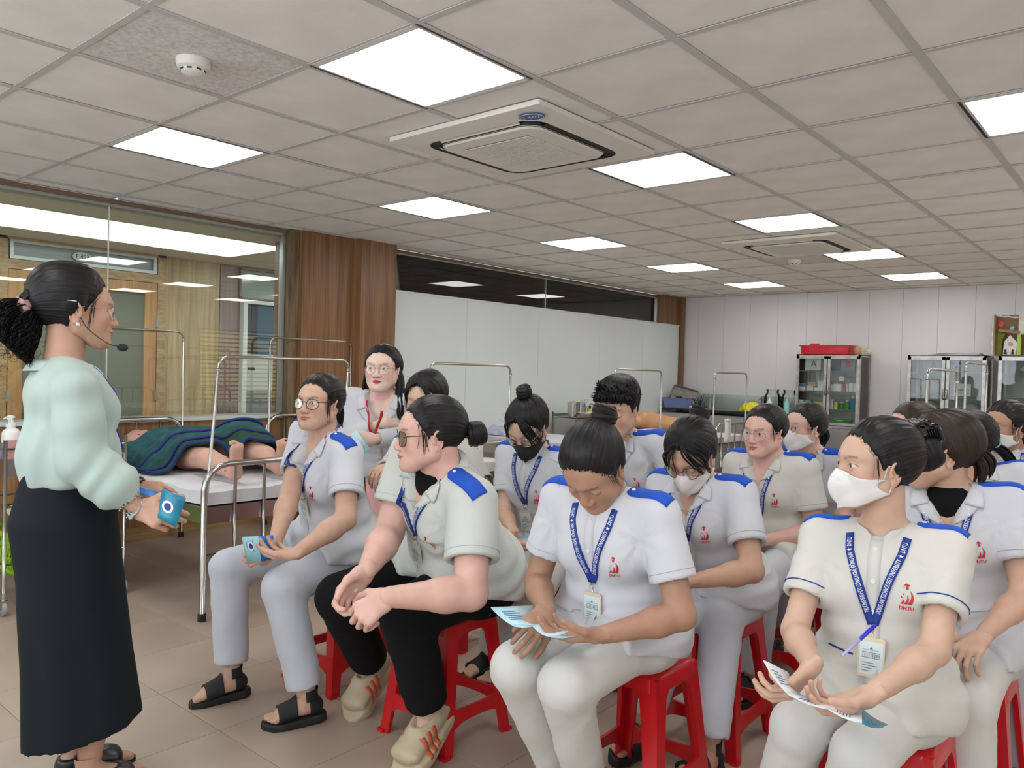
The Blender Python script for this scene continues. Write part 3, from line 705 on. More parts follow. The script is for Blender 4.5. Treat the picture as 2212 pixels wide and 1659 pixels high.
# ---------------------------------------------------------------- a person
def ik(S, W, a, b, pole):
    S = np.asarray(S, float); W = np.asarray(W, float); d = W - S; L = np.linalg.norm(d)
    if L > (a + b) * .995: k = L / ((a + b) * .995); a *= k; b *= k
    e = d / L; x = (a * a - b * b + L * L) / (2 * L); h = math.sqrt(max(a * a - x * x, 0)); p = np.asarray(pole, float); p = p - e * (p @ e); return S + e * x + unit(p) * h
def basis(f, up=(0, 0, 1)):
    f = unit(f); x = unit(np.cross(f, up)); return np.stack([x, f, np.cross(x, f)], 1)      # columns: right, forward, up
M_ = {}
def mats():
    M_['cloth'] = cloth_mat('white_cloth', (.58, .59, .63), .022, 4.)
    M_['cloth2'] = cloth_mat('warm_white_cloth', (.60, .595, .555), .022, 4.)
    M_['cloth3'] = cloth_mat('pale_green_cloth', (.56, .59, .555), .026, 4.4)
    M_['pants'] = cloth_mat('blue_white_cloth', (.53, .555, .605), .014, 3.6)
    M_['pants2'] = cloth_mat('cream_white_cloth', (.59, .585, .555), .014, 3.6)
    M_['black'] = cloth_mat('black_cloth', (.004, .004, .005), .007, 5, .95, sheen=0)
    M_['skirt'] = mat('black_skirt_cloth', (.006, .010, .014), .85, bump=.002, bscale=7, spec=.25)
    M_['mint'] = cloth_mat('mint_satin', (.40, .505, .47), .020, 3.2, .48, (1.3, 1.3, .5), .0002, .2)
    M_['blue'] = mat('blue_cloth', (.006, .075, .50), .8, bump=.001, bscale=60)
    M_['navy'] = mat('navy_ribbon', (.006, .035, .26), .55)
    M_['white_ink'] = mat('white_ink', (.75, .78, .85), .6)
    M_['red'] = mat('red_print', (.50, .012, .02), .6)
    M_['red_ribbon'] = mat('red_ribbon', (.45, .01, .02), .5)
    M_['pink'] = mat('pink_cloth', (.78, .42, .42), .8)
    M_['button'] = mat('white_button', (.75, .75, .72), .3)
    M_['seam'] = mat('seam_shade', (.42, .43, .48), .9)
    M_['mask'] = mat('white_mask', (.74, .73, .71), .8, bump=.0004, bscale=400)
    M_['maskb'] = mat('black_mask', (.012, .012, .013), .75, bump=.0004, bscale=400)
    M_['metal'] = mat('thin_metal_frame', (.60, .55, .50), .25, 1.)
    M_['dark_frame'] = mat('dark_spectacle_frame', (.02, .018, .02), .25)
    M_['clear_frame'] = mat('rose_gold_frame', (.55, .36, .28), .25, .9)
    M_['lens'] = glass_mat('spectacle_lens', (.96, .97, .98), .9, .01, 1.45)
    M_['rubber'] = mat('black_rubber', (.012, .012, .012), .6, bump=.0006, bscale=90)
    M_['strap'] = mat('black_strap', (.010, .010, .012), .7)
    M_['clog'] = mat('beige_foam', (.50, .42, .28), .6, var=.12, vscale=20, bump=.0006, bscale=60)
    M_['lime_clog'] = mat('pale_lime_foam', (.62, .66, .42), .55)
    M_['shoe'] = mat('black_shoe', (.015, .013, .012), .35)
    M_['stripe'] = mat('orange_stripe', (.55, .11, .045), .6)
    M_['holder'] = mat('beige_card_holder', (.66, .55, .38), .35)
    M_['card'] = mat('pale_card', (.62, .72, .74), .35)
    M_['ink'] = mat('grey_ink', (.14, .16, .18), .6)
    M_['clip'] = mat('bright_clip_metal', (.7, .7, .72), .2, 1.)
    M_['plastic_black'] = mat('black_plastic', (.008, .008, .009), .22)
    M_['eye'] = attr_mat('eye_surface', .12, .4)
    M_['wool'] = mat('pale_tee', (.7, .7, .7), .9)
HAIR = {}
def add(name, V, Q, m, parent, smooth=True, uv=None, col=None, label=None):
    o = link(name, npmesh(name, V, Q, smooth, uv, col), M_.get(m, m) if isinstance(m, str) else m, parent)
    if label: o['label'] = label
    return o
LAN1 = 'TRƯỜNG ĐẠI HỌC CÔNG NGHỆ ĐỒNG NAI  ★  DNTU'; LAN2 = 'DONG NAI TECHNOLOGY UNIVERSITY  ★  DNTU'
def ribbon_text(body, ctr, acr, s, nor, height, start, end, m, parent, name='lettering', flip=1, off=.0012):
    T = text_mesh(body, 1., .012); w = text_w(T); L = end - start; sc = height
    k = L / (w * sc); T0 = np.array(T[0]); uu = start + T0[:, 0] * sc * k; I = lambda A: np.stack([np.interp(uu, s, A[:, i]) for i in range(3)], 1)
    V = I(ctr) + I(acr) * flip * ((T0[:, 1] - .35) * sc)[:, None] + I(nor) * off
    return add(name, V, T[1], m, parent, smooth=False)
def figure_logo():
    """the emblem on the breast: capped figure in a striped gown over four letters; unit height 1"""
    V = []; Fs = []
    def poly(p): b = len(V); V.extend(p); Fs.append(tuple(range(b, b + len(p))))
    circ = lambda cx, cy, r, n=12: [(cx + r * math.cos(2 * math.pi * i / n), cy + r * math.sin(2 * math.pi * i / n)) for i in range(n)]
    poly(circ(.03, .80, .062)); poly([(-.12, .90), (.05, .84), (.15, .90), (-.01, .965)]); poly([(-.10, .90), (-.085, .80), (-.12, .79)])
    for x, y in ((-.10, .58), (-.19, .47)): poly(circ(x, y, .035, 8))
    for x0, w0, x1, y1, bul in ((-.25, .13, -.17, .42, .05), (-.10, .14, -.02, .56, .09), (.06, .17, .06, .73, .15)):
        L = []; Rr = []
        for i in range(9):
            t = i / 8; y = .22 + (y1 - .22) * t; c = x0 + (x1 - x0) * t + bul * math.sin(t * 2.6); w_ = w0 * (1 - t) ** .7; L.append((c, y)); Rr.append((c + w_, y))
        b = len(V); V.extend(L + Rr[::-1]); Fs.extend([(b + i, b + 17 - i, b + 16 - i, b + i + 1) for i in range(8)])
    T = text_mesh('DNTU', .21, .02); w = text_w(T); b = len(V); V.extend([(x * .62 / w - .31, y) for x, y in T[0]]); Fs.extend([tuple(i + b for i in f) for f in T[1]])
    return V, Fs
def person(name, label, root, head, face, pelvis, knees, ankles, wrists, fwd, lat=None, up=(0, 0, 1), skin='skin_a', fat=1., hs=1., eye=1., jaw=1., gaze=(0, 0),
           toes=None, hand_dir=None, hand_nrm=None, curls=None, thumbs=None, shirt='cloth', pants='pants', collar='stand', sleeve=.58, epaul=True, logo=True, lanyard=True, badge=True, lan_col='navy',
           shoes='shoe', hair=None, mask=None, glasses=None, q=1., long_sleeve=False, piping=False, stand=False, pole=None, mouth=0., nose=1., bust=1., undershirt=None, group=None, hem=None, thigh=1., extra=None, lip=None,
           butt=None, lan_len=.36, neck_up=0., sh_w=1., elbows=None, feet_off=(0, 0), pocket=True, hc='hair_black', brow=0, lap=None, sdrop=0., fsc=1.):
    root = np.array([root[0], root[1], 0.]); E = empty(name, tuple(root), 0, label, 'person', group)
    g = lambda p: np.asarray(p, float) - root
    hd = g(head); Pv = g(pelvis); Rh = basis(face, up); F = unit([fwd[0], fwd[1], 0])
    Nk = hd + (.55 * (Rh @ [0, -.030, -.116]) + .45 * (np.array([0, 0, -.116]) - F * .02)) * hs; Nk[2] += neck_up
    U = unit(Nk - Pv); Lx = unit(lat) if lat is not None else unit(np.cross(F, [0, 0, 1])); X = unit(Lx - U * (Lx @ U)); Fw = np.cross(U, X); 
    if Fw @ F < 0: Fw = -Fw
    hx = unit(np.cross(F, [0, 0, 1])); TL = np.linalg.norm(Nk - Pv); sw = .158 * hs * sh_w
    at_ = lambda t, x=0., y=0.: Pv + U * (TL * t) + X * x + Fw * y
    S = [at_(.90, sw * s, -.005) - U * sdrop for s in (1, -1)]
    W = [g(w) for w in wrists]; aL, bL = .262 * hs, .232 * hs
    pole = pole or [(.55, -.35, -.8), (.55, -.35, -.8)]
    El = []
    for i, s in enumerate((1, -1)):
        if elbows and elbows[i] is not None: El.append(g(elbows[i])); continue
        pl = X * s * pole[i][0] + Fw * pole[i][1] + np.array([0, 0, pole[i][2]]); El.append(ik(S[i], W[i], aL, bL, pl))
    K = [g(k) for k in knees]; A = [g(a) for a in ankles]
    Hj = [Pv + hx * s * (.048 if stand else .085 * fat) + np.array([0, 0, -.005]) for s in (1, -1)]
    f2 = fat ** .8; f3 = 1 + (fat - 1) * .55
    skm = skin_mat(skin, SK[skin], *( [lip] if lip else []))
    ts = .72 if stand else 1.    # ---- skin
    def skin_f(P):
        d = cap(P, at_(0), at_(.32), (.13 * f2 * ts, .085 * f2 * ts), (.105 * f2, .075 * f2), side=X)
        d = smin(d, cap(P, at_(.32), at_(.72), (.105 * f2, .075 * f2), (.125 * f3, .085 * f3), side=X), .05)
        d = smin(d, cap(P, at_(.80, .07), at_(.80, -.07), .07 * f3, .07 * f3), .05)
        nk0 = at_(.90, 0, -.008); nk1 = hd + Rh @ np.array([0, -.022, -.045]) * hs
        d = smin(d, cap(P, nk0, nk1, .053 * f3 * hs, .050 * f3 * hs), .03)
        for s in (0, 1):
            sg = 1 - 2 * s
            d = smin(d, cap(P, at_(.97, .025 * sg, -.015), S[s] + U * .012, .036 * f3, .044 * f2), .03)
            ar = smin(cap(P, S[s], El[s], .043 * f2 * hs, .0345 * f2 * hs), cap(P, El[s], El[s] + (W[s] - El[s]) * .35, .0345 * f2 * hs, .0350 * f2 * hs), .015)
            ar = smin(ar, cap(P, El[s] + (W[s] - El[s]) * .3, W[s], .0352 * f2 * hs, .0225 * f3 * hs), .02)
            d = smin(d, ar, .02)
            if pants is not None or stand:
                a0 = A[s] + (K[s] - A[s]) * .45; lg = cap(P, a0, A[s], .044 * f3, .033 * f3)
                if pants or stand: lg = np.minimum(lg, cap(P, Hj[s], K[s], .062 * f2, .05 * f2)); lg = smin(lg, cap(P, K[s], a0, .048 * f2, .044 * f3), .02)
                d = np.minimum(d, lg)
        return d
    pts = np.array([Pv, Nk, hd] + S + El + W + (K + A)); hsk = .0130 / q
    V, Q = nets(skin_f, pts.min(0) - .17, pts.max(0) + .14, hsk)
    parts = [(V, Q, np.zeros((len(V), 3), f32))]
    HV, HQ, HC = head_mesh(eye, jaw, nose, mouth, min(1, q)); parts.append((xf(HV * hs, Rh, hd), HQ, HC))
    ev, eq, ec = ear_mesh(min(1, q)); a = R(20); Me = np.array([[math.cos(a), math.sin(a), 0], [-math.sin(a), math.cos(a), 0], [0, 0, 1]])
    for s in (1, -1):
        v2 = xf(ev, Me, (.0675 + (jaw - 1) * .01, -.008, -.010)); qq = eq
        if s < 0: v2 = v2 * [-1, 1, 1]; qq = eq[:, ::-1]
        parts.append((xf(v2 * hs, Rh, hd), qq, ec))
    curls = curls or [(32, 40, 22)] * 2; thumbs = thumbs or [(35, 20, 20)] * 2; HM = []
    for s in (0, 1):
        if hand_dir and hand_dir[s] is not None: dr = unit(hand_dir[s])
        else: dr = unit(unit(W[s] - El[s]) + F * .25 + np.array([0, 0, -.1]))
        nm = np.asarray(hand_nrm[s] if hand_nrm and hand_nrm[s] is not None else (0, 0, 1), float); nm = unit(nm - dr * (nm @ dr)); x = np.cross(dr, nm); Mh = np.stack([x, dr, nm], 1)
        hv, hq, hc_ = hand_mesh(tuple(curls[s]), tuple(thumbs[s]), 5., q if q < 1 else 1.); k = .94 * hs * (1 + (fat - 1) * .25)
        v2 = hv * k
        if s: v2 = v2 * [-1, 1, 1]; hq = hq[:, ::-1]
        parts.append((xf(v2, Mh, W[s]), hq, hc_)); HM.append((Mh, W[s], k))
    # ---- feet
    FM = []
    if shoes:
        fv, fq, fc = foot_mesh(); toes = toes or [F, F]
        for s in (0, 1):
            td = unit(toes[s]); x = unit(np.cross(td, [0, 0, 1])); up3 = np.cross(x, td); Mf = np.stack([x, td, up3], 1); o = A[s] - up3 * .075; k = hs * .95 * fsc
            FM.append((Mf, o, k)); v2 = fv * k * (np.array([.9, .86, .9]) if shoes in ('clog', 'lime') else 1)
            qq = fq
            if s: v2 = v2 * [-1, 1, 1]; qq = fq[:, ::-1]
            if shoes in ('sandal', 'clog', 'shoe'): parts.append((xf(v2, Mf, o), qq, fc))
    V, Q, c = merge(parts); body = add('body', V, Q, skm, E, col=c)
    if FM:
        for s in (0, 1):
            Mf, o, k = FM[s]; so = None
            for i, (nm, v, qd, mk) in enumerate(shoe_meshes(shoes if shoes != 'lime' else 'clog')):
                v2 = v * k; qq = qd
                if s: v2 = v2 * [-1, 1, 1]; qq = qd[:, ::-1]
                if shoes == 'lime': mk = 'lime_clog'
                p = E if i == 0 else so
                x = add({'sandal': 'sandal', 'clog': 'clog', 'shoe': 'shoe', 'lime': 'clog'}[shoes] if i == 0 else nm, xf(v2, Mf, o), qq, mk, p)
                if i == 0: so = x
                if shoes == 'clog':
                    sf = Surf(v, qd); 
                    for j in range(3):
                        yy = .038 + j * .022; zz = .012; sd = 1 if s == 0 else 1
                        for xs in (1, -1):
                            sv, sq, _ = strip(sf, [(.08 * xs, yy + .012, .000), (.08 * xs, yy - .002, .056)], (-xs, 0, 0), .0135, .0016, .005, 2, smooth=2)
                            if s: sv = sv * [-1, 1, 1]; sq = sq[:, ::-1]
                            add('stripe', xf(sv * k, Mf, o), sq, 'stripe', so)
    # ---- eyes
    if eye > 0:
        for s in (1, -1):
            v, qd, cc = eye_ball(gaze, min(1, q)); v = v + np.array([s * EYE[0], .0715, EYE[2]]); add('eye', xf(v * hs, Rh, hd), qd, 'eye', E, col=cc)
    ctx = dict(E=E, hd=hd, Rh=Rh, hs=hs, at=at_, X=X, U=U, Fw=Fw, F=F, S=S, El=El, W=W, K=K, A=A, Hj=Hj, TL=TL, HM=HM, root=root, q=q, Pv=Pv, Nk=Nk, f2=f2, f3=f3, hx=hx)
    # ---- trousers
    if pants:
        fl = .014
        def pf(P):
            d = cap(P, Hj[0], Hj[1], .108 * f2, .108 * f2)
            for s in (0, 1):
                th = cap(P, Hj[s], K[s], .088 * f2 * thigh, .066 * f2 * thigh)
                n = unit(K[s] - A[s]); hem_p = A[s] + n * .035
                sh = cap(P, K[s] + np.array([0, 0, -.006]), A[s], .067 * f2 * thigh, .058 * f3)
                sh = smax(sh, -((P - hem_p) @ n.astype(f32)), .003)
                sh = np.maximum(sh, -cap(P, hem_p - n * .04, hem_p + n * .05, .042 * f3, .042 * f3))
                d = smin(d, smin(th, sh, .022), .03)
            if stand is False: 
                for s in (0, 1):
                    kn = K[s] - F * .055 + np.array([0, 0, -.05]); w = np.exp(-((P - kn) ** 2).sum(1) / .055 ** 2)
                    d = d + w * .006 * np.sin((P @ (unit(F * .8 + np.array([0, 0, 1.]))).astype(f32)) * 240 + 3 * snoise(P, s, 14))
            return d + .0030 * snoise(P, 3, 22) + .0014 * snoise(P, 6, 48)
        pts = np.array(Hj + K + A); V, Q = nets(pf, pts.min(0) - .15, pts.max(0) + .14, .0100 / q)
        add('trousers', V, Q, pants, E)
    # ---- shirt
    if shirt:
        cut0 = Pv + F * (.20 if not hem else hem[0]) + np.array([0, 0, -.005 if not hem else hem[1]]); cut1 = Pv - F * .16 + np.array([0, 0, -.085 if not hem else hem[2]]); lapf = .185 * f2 if lap is None else lap
        cn = unit(np.cross(cut1 - cut0, hx)); cn = cn if cn[2] > 0 else -cn
        sl_end = []
        for s in (0, 1):
            if long_sleeve: sl_end.append(W[s] + unit(El[s] - W[s]) * .02)
            else: sl_end.append(S[s] + (El[s] - S[s]) * sleeve * 1.12)
        def sf(P):
            d = cap(P, at_(-.04, 0, .0), at_(.30), (.182 * f2, .140 * f2), (.132 * f2, .108 * f2), side=X)
            if not stand:
                d = smin(d, cap(P, Hj[0] + np.array([0, 0, .022]), Hj[1] + np.array([0, 0, .022]), .125 * f2, .125 * f2), .05)
                for s in (0, 1): d = smin(d, cap(P, Hj[s] + np.array([0, 0, .012]), Hj[s] + (K[s] - Hj[s]) * .5 + np.array([0, 0, .018]), .098 * f2, .086 * f2), .035)
            d = smin(d, cap(P, at_(.30), at_(.70), (.132 * f2, .108 * f2), (.150 * f3, .108 * f3), side=X), .06)
            d = smin(d, cap(P, at_(.80, .075), at_(.80, -.075), .082 * f3, .082 * f3), .06)
            for s in (1, -1): d = smin(d, sph(P, at_(.64, .066 * s * f3, .060 * f3), .066 * f3 * bust), .035)
            # folds at the waist and down the front
            h = (P - Pv.astype(f32)) @ U.astype(f32) / TL; w = np.exp(-((h - .22) / .16) ** 2)
            d = d + w * .0048 * np.sin(h * 46 + 3.2 * snoise(P, 11, 9)) + .0030 * snoise(P, 21, 26)
            d = smax(d, -((P - cut0) @ cn.astype(f32)), .004)
            if not stand: d = smax(d, np.minimum((P - Pv.astype(f32)) @ F.astype(f32) - lapf, f32(Pv[2] + .125 * f2) - P[:, 2]), .004)
            for s in (0, 1):
                sg = 1 - 2 * s
                d = smin(d, cap(P, at_(.95, .03 * sg, -.012), S[s] + U * .010, .046 * f3, .056 * f2), .035)
            for s in (0, 1):
                sg = 1 - 2 * s
                if long_sleeve:
                    e = smin(cap(P, S[s], El[s], .060 * f2 * hs, .052 * f2 * hs), cap(P, El[s], W[s], .052 * f2 * hs, .036 * f2 * hs), .02); ax = unit(W[s] - El[s])
                else:
                    ax = unit(El[s] - S[s]); e = cap(P, S[s], S[s] + (El[s] - S[s]) * (sleeve + .25), .056 * f2 * hs, .060 * f2 * hs)
                e = smax(e, (P - sl_end[s]) @ ax.astype(f32), .003)
                a0 = sl_end[s] - ax * .035; e = np.maximum(e, -cap(P, a0, sl_end[s] + ax * .1, (.0435 if not long_sleeve else .025) * f2 * hs))
                d = smin(d, e, .022)
                # creases where the arm meets the body
                ap = S[s] - U * .09 + X * (-.02 * sg) + Fw * .03; w = np.exp(-((P - ap) ** 2).sum(1) / .085 ** 2); dv = P - (ap + U * .06).astype(f32)
                ang = np.arctan2(dv @ U.astype(f32), dv @ X.astype(f32)); d = d + w * .0045 * np.sin(ang * 9 + 2 * snoise(P, s + 2, 12))
            nr = (.058 if collar != 'stand' else .0545) * f3 * hs
            d = smax(d, -cap(P, at_(1.035 if collar != 'stand' else 1.06, 0, .006), hd, nr, nr), .006)
            if collar in ('notch', 'lab'):   # open V
                a = (P - at_(.0)) ; u = a @ X.astype(f32); v = a @ U.astype(f32) / TL; y = a @ Fw.astype(f32); vb = .74 if collar == 'notch' else .55
                wdt = (.052 if collar == 'notch' else .072) * (v - vb) / (1.0 - vb); wedge = np.maximum(np.abs(u) - wdt, .02 - y); d = smax(d, -wedge, .003)
            return d
        pts = np.array([at_(0), Nk, Pv - F * .14] + S + sl_end + [Hj[i] + (K[i] - Hj[i]) * .5 for i in (0, 1)]); lo = pts.min(0) - .16; hi = pts.max(0) + .13
        V, Q = nets(sf, lo, hi, .0084 / q)
        SH = add('shirt', V, Q, shirt, E); surf = Surf(V, Q); ctx['surf'] = surf; ctx['SH'] = SH; ctx['sl_end'] = sl_end
        # undershirt in the opening
        if undershirt:
            v, qd, _ = ell_mesh(at_(.80, 0, .028), (.085, .06, .08)); 
            T = basis(Fw, U); V2, Q2, _ = ell_mesh((0, 0, 0), (.088 * f3, .066 * f3, .115), M=T); add('undershirt', V2 + at_(.82, 0, .012 if collar != 'lab' else .0), Q2, undershirt, SH)
        # placket, buttons
        top = .965 if collar == 'stand' else (.73 if collar == 'notch' else .54); bot = .12
        V2, Q2, fr = strip(surf, [at_(top, .0), at_(bot, .0)], -Fw, .030, .0016, .012, 2, smooth=2); add('placket', V2, Q2, shirt, SH)
        if stand is False or True:
            for k in range(5 if collar == 'stand' else 4):
                p = at_(top - .05 - k * (top - bot - .1) / (4 if collar == 'stand' else 3.), 0); h, n = surf.hit(p, -Fw)
                if h is None: continue
                b = MB(); T = Matrix.Translation(h + Vector(Fw) * .0025) @ Vector(Fw).to_track_quat('Z', 'Y').to_matrix().to_4x4(); b.lathe([(.0001, .0022), (.003, .0016), (.0045, .0026), (.006, .0018), (.0062, 0)], n=12, M=T, cap=False)
                b.build('button', M_['button'], SH, True)
        # collar
        if collar == 'stand':
            nn = 44; rows = 5; Vc = []; base = at_(1.0, 0, .004)
            for o_ in (0, .004):
                for j in range(rows):
                    for i in range(nn):
                        a = R(13 + (360 - 26) * i / (nn - 1)); r = (.0585 + .007 * (1 - j / rows)) * f3 * hs + o_ - .003; fr_ = .5 + .5 * math.cos(a)
                        rnd = 1 - .5 * math.exp(-((i if i < nn / 2 else nn - 1 - i) / 1.6) ** 2) * (j / rows)
                        Vc.append(base + X * math.sin(a) * r + Fw * math.cos(a) * r * 1.02 + U * ((-.020 * fr_ - .004) + .036 * j / (rows - 1) * rnd - .004 * fr_))
            Qc = grid_quads(rows, nn, wrap=False); o2 = rows * nn; Q3 = [Qc, (Qc + o2)[:, ::-1]]; e = [(k * 1 + (rows - 1) * nn, k + 1 + (rows - 1) * nn, o2 + k + 1 + (rows - 1) * nn, o2 + k + (rows - 1) * nn) for k in range(nn - 1)]
            e += [(j * nn, (j + 1) * nn, o2 + (j + 1) * nn, o2 + j * nn) for j in range(rows - 1)] + [(j * nn + nn - 1, o2 + j * nn + nn - 1, o2 + (j + 1) * nn + nn - 1, (j + 1) * nn + nn - 1) for j in range(rows - 1)]
            Q3.append(np.array(e)); add('collar', Vc, np.concatenate(Q3), shirt, SH)
        else:
            vb = .74 if collar == 'notch' else .55; wv = .052 if collar == 'notch' else .072; d0 = (1 - vb) * TL
            def patch(A, B, off, nm, n1=9, n2=5):
                V = []; Vb = []; A = curve([np.array([p[0], p[1], 0.]) for p in A], 6); B = curve([np.array([p[0], p[1], 0.]) for p in B], 6); ra = -Fw - U * .35
                for i in range(n1):
                    k = i / (n1 - 1); pa = A[int(round(k * (len(A) - 1)))]; pb = B[int(round(k * (len(B) - 1)))]; last = None
                    for j in range(n2):
                        p = pa + (pb - pa) * j / (n2 - 1); q = at_(1.0) + U * p[1] + X * p[0] * s; h, n_ = surf.hit(q, ra, .30, .42)
                        v = np.array(h) + np.array(n_) * (off + .002 * (j > 0)) if h is not None else (last if last is not None else q); last = v; V.append(v); Vb.append(v - Fw * .003 - U * .001)
                N_ = len(V); Q_ = grid_quads(n1, n2, wrap=False); e_ = [(i * n2 + n2 - 1, N_ + i * n2 + n2 - 1, N_ + (i + 1) * n2 + n2 - 1, (i + 1) * n2 + n2 - 1) for i in range(n1 - 1)] + [(j, N_ + j, N_ + j + 1, j + 1) for j in range(n2 - 1)] + [((n1 - 1) * n2 + j, (n1 - 1) * n2 + j + 1, N_ + (n1 - 1) * n2 + j + 1, N_ + (n1 - 1) * n2 + j) for j in range(n2 - 1)]
                add(nm, V + Vb, np.concatenate([Q_, (Q_ + N_)[:, ::-1], np.array(e_)]), shirt, SH)
            for s in (1, -1):
                patch([(wv * .62, -d0 * .38), (wv * .30, -d0 * .70), (.000, -d0 * 1.02)], [(wv * 1.55 + .010, -d0 * .42), (wv * 1.0 + .006, -d0 * .78), (.006, -d0 * 1.06)], .0035, 'lapel')
                patch([(wv + .004, .004), (wv * .86, -d0 * .22), (wv * .64, -d0 * .42)], [(wv + .038, -.012), (wv + .044, -d0 * .34), (wv * 1.1 + .036, -d0 * .56)], .0065, 'collar')
            Vc = []; nn = 26; base = at_(1.0, 0, .0)
            for j in range(4):
                for i in range(nn):
                    a = R(75 + 210 * i / (nn - 1)); r = (.058 + .004 * j * .3 + (.014 * (j == 3))) * f3 * hs; Vc.append(base + X * math.sin(a) * r + Fw * math.cos(a) * r + U * ([-.02, .005, .026, .004][j]))
            add('collar', Vc, grid_quads(4, nn, wrap=False), shirt, SH)
        # shoulder tabs
        if epaul:
            for s in (0, 1):
                sg = 1 - 2 * s; p0 = at_(.98, sg * .072, -.006); p1 = S[s] + X * sg * .030 * f2
                V2, Q2, _ = strip(surf, [p0, p1], -U - X * sg * .25, .046 * f3, .0035, .008, 3, taper=lambda t: min(1, .55 + t * 4)); add('shoulder_tab', V2, Q2, epaul if isinstance(epaul, str) else 'blue', SH, label='blue shoulder tab')
                if epaul == 'button' or True:
                    h, n = surf.hit(p0 + X * sg * .014, -U - X * sg * .25)
                    if h is not None and s == 1: 
                        b = MB(); b.lathe([(.0001, .004), (.005, .0035), (.006, .001)], n=10, M=Matrix.Translation(h + n * .003) @ n.to_track_quat('Z', 'Y').to_matrix().to_4x4(), cap=False); b.build('button', M_['button'], SH, True)
        # emblem on the wearer's left breast
        if logo:
            lg = figure_logo(); V2, F2 = drape_poly(surf, lg, at_(.60, -.082 * f3), X * (-1) * -.055 * (1), U * .062, -Fw, .0016)
            V2, F2 = drape_poly(surf, lg, at_(.59, -.078 * f3), -X * .052, U * .064, -Fw, .0018); add('emblem', V2, F2, 'red', SH, smooth=False, label='red capped figure emblem with four letters')
        if pocket and collar != 'lab':
            for s in (1, -1):
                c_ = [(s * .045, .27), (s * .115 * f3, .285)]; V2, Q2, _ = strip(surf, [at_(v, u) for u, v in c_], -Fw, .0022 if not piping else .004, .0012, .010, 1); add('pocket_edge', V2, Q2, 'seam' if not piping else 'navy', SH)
        # sleeve edge
        for s in (0, 1):
            if long_sleeve: continue
            ax = unit(El[s] - S[s]); c0 = sl_end[s] - ax * .024; e1 = unit(np.cross(ax, Fw)); e2 = np.cross(ax, e1); ring = []
            for i in range(40):
                a = 2 * math.pi * i / 40; dr = e1 * math.cos(a) + e2 * math.sin(a); h = surf.b.ray_cast(Vector(c0 + dr * .13), Vector(-dr), .13)
                ring.append(np.array(h[0]) + dr * .0008 if h[0] is not None and np.linalg.norm(np.array(h[0]) - c0) < .070 * f2 * hs else c0 + dr * .0605 * f2 * hs)
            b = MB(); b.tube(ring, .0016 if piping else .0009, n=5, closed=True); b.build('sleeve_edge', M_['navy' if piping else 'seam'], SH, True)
    # ---- neck ribbon and card
    if lanyard and shirt:
        wd = .019 if lan_col == 'navy' else .012; v0 = .46 if not isinstance(lanyard, float) else lanyard; cols = dict(navy='navy', red='red_ribbon')[lan_col]
        root_l = None; low = at_(v0, .0)
        for s in (1, -1):
            tp = .985; pth = [at_(v0, s * .003), at_(v0 + (tp - v0) * .5, s * (.034)), at_(.90, s * .060), at_(tp, s * .066)]
            V2, Q2, fr = strip(surf, pth, -Fw, wd, .0050, .009, 2, smooth=5); o = add('lanyard' if root_l is None else 'ribbon', V2, Q2, cols, E if root_l is None else root_l)
            if root_l is None: root_l = o
            if lan_col == 'navy' and q > .75:
                ctr, acr, ss, nor = fr; ribbon_text(LAN1 if s == 1 else LAN2, ctr, acr, ss, np.tile(Fw, (len(ss), 1)), .0155, .03, ss[-1] - .01, 'white_ink', root_l, flip=1, off=.0016)
        b = MB(); b.tube([at_(.955, .066, .03), at_(1.0, .066, .012), at_(1.035, .060, -.025), at_(1.045, .03, -.062), at_(1.045, -.03, -.062), at_(1.035, -.060, -.025), at_(1.0, -.066, .012), at_(.955, -.066, .03)], .0065 * f3, 6); b.build('ribbon', M_[cols], root_l, True)
        h, n = surf.hit(low, -Fw); 
        if h is not None:
            p = np.array(h) + Fw * .006; dn = np.array([0, 0, -1.]) if badge != 'lap' else unit(np.array([0, 0, -1.]))
            dn = unit(-U * .8 + np.array([0, 0, -.3])); b = MB(); b.tube([p, p + dn * .012], .0045, 6); b.tube([p + dn * .012, p + dn * .03], .002, 6); b.tube(arc((0, 0, 0), .006, 0, 330, 10), .001, 5) if False else None
            b.build('clip', M_['clip'], root_l, True)
            if badge:
                kb = 1. if badge is True or badge == 'lap' else badge; h2, n2 = surf.hit(p + dn * .075, -Fw); n3 = Fw; top_p = p + dn * .030 + Fw * .004
                bot_p = (np.array(h2) + Fw * .008) if h2 is not None else top_p + dn * .09; dd = unit(bot_p - top_p); ax_ = unit(X - dd * (X @ dd)); nn_ = unit(np.cross(dd, ax_)); nn_ = nn_ if nn_ @ Fw > 0 else -nn_
                MM = Matrix(((ax_[0], -dd[0], nn_[0], top_p[0]), (ax_[1], -dd[1], nn_[1], top_p[1]), (ax_[2], -dd[2], nn_[2], top_p[2]), (0, 0, 0, 1)))
                sx = -1 if MM.to_3x3().determinant() < 0 else 1
                if sx < 0: MM = MM @ Matrix.Diagonal((-1, 1, 1, 1))
                w_, h_ = .030, .092
                def rr(w, h, y0, r=.005, n=4):
                    out = []
                    for cx, cy, a0 in ((w - r, y0 - r, 0), (-w + r, y0 - r, 90), (-w + r, y0 - h + r, 180), (w - r, y0 - h + r, 270)):
                        out += [(cx + r * math.cos(R(a0 + 90 * i / n)), cy + r * math.sin(R(a0 + 90 * i / n))) for i in range(n + 1)]
                    return out
                b = MB(); b.prism(rr(w_, h_, 0), -.0015, .0015, MM); bo = b.build('name_badge', M_['holder'], root_l)
                b = MB(); b.prism(rr(w_ - .004, h_ - .016, -.010, .002), .0015, .0022, MM); b.build('card', M_['card'], bo)
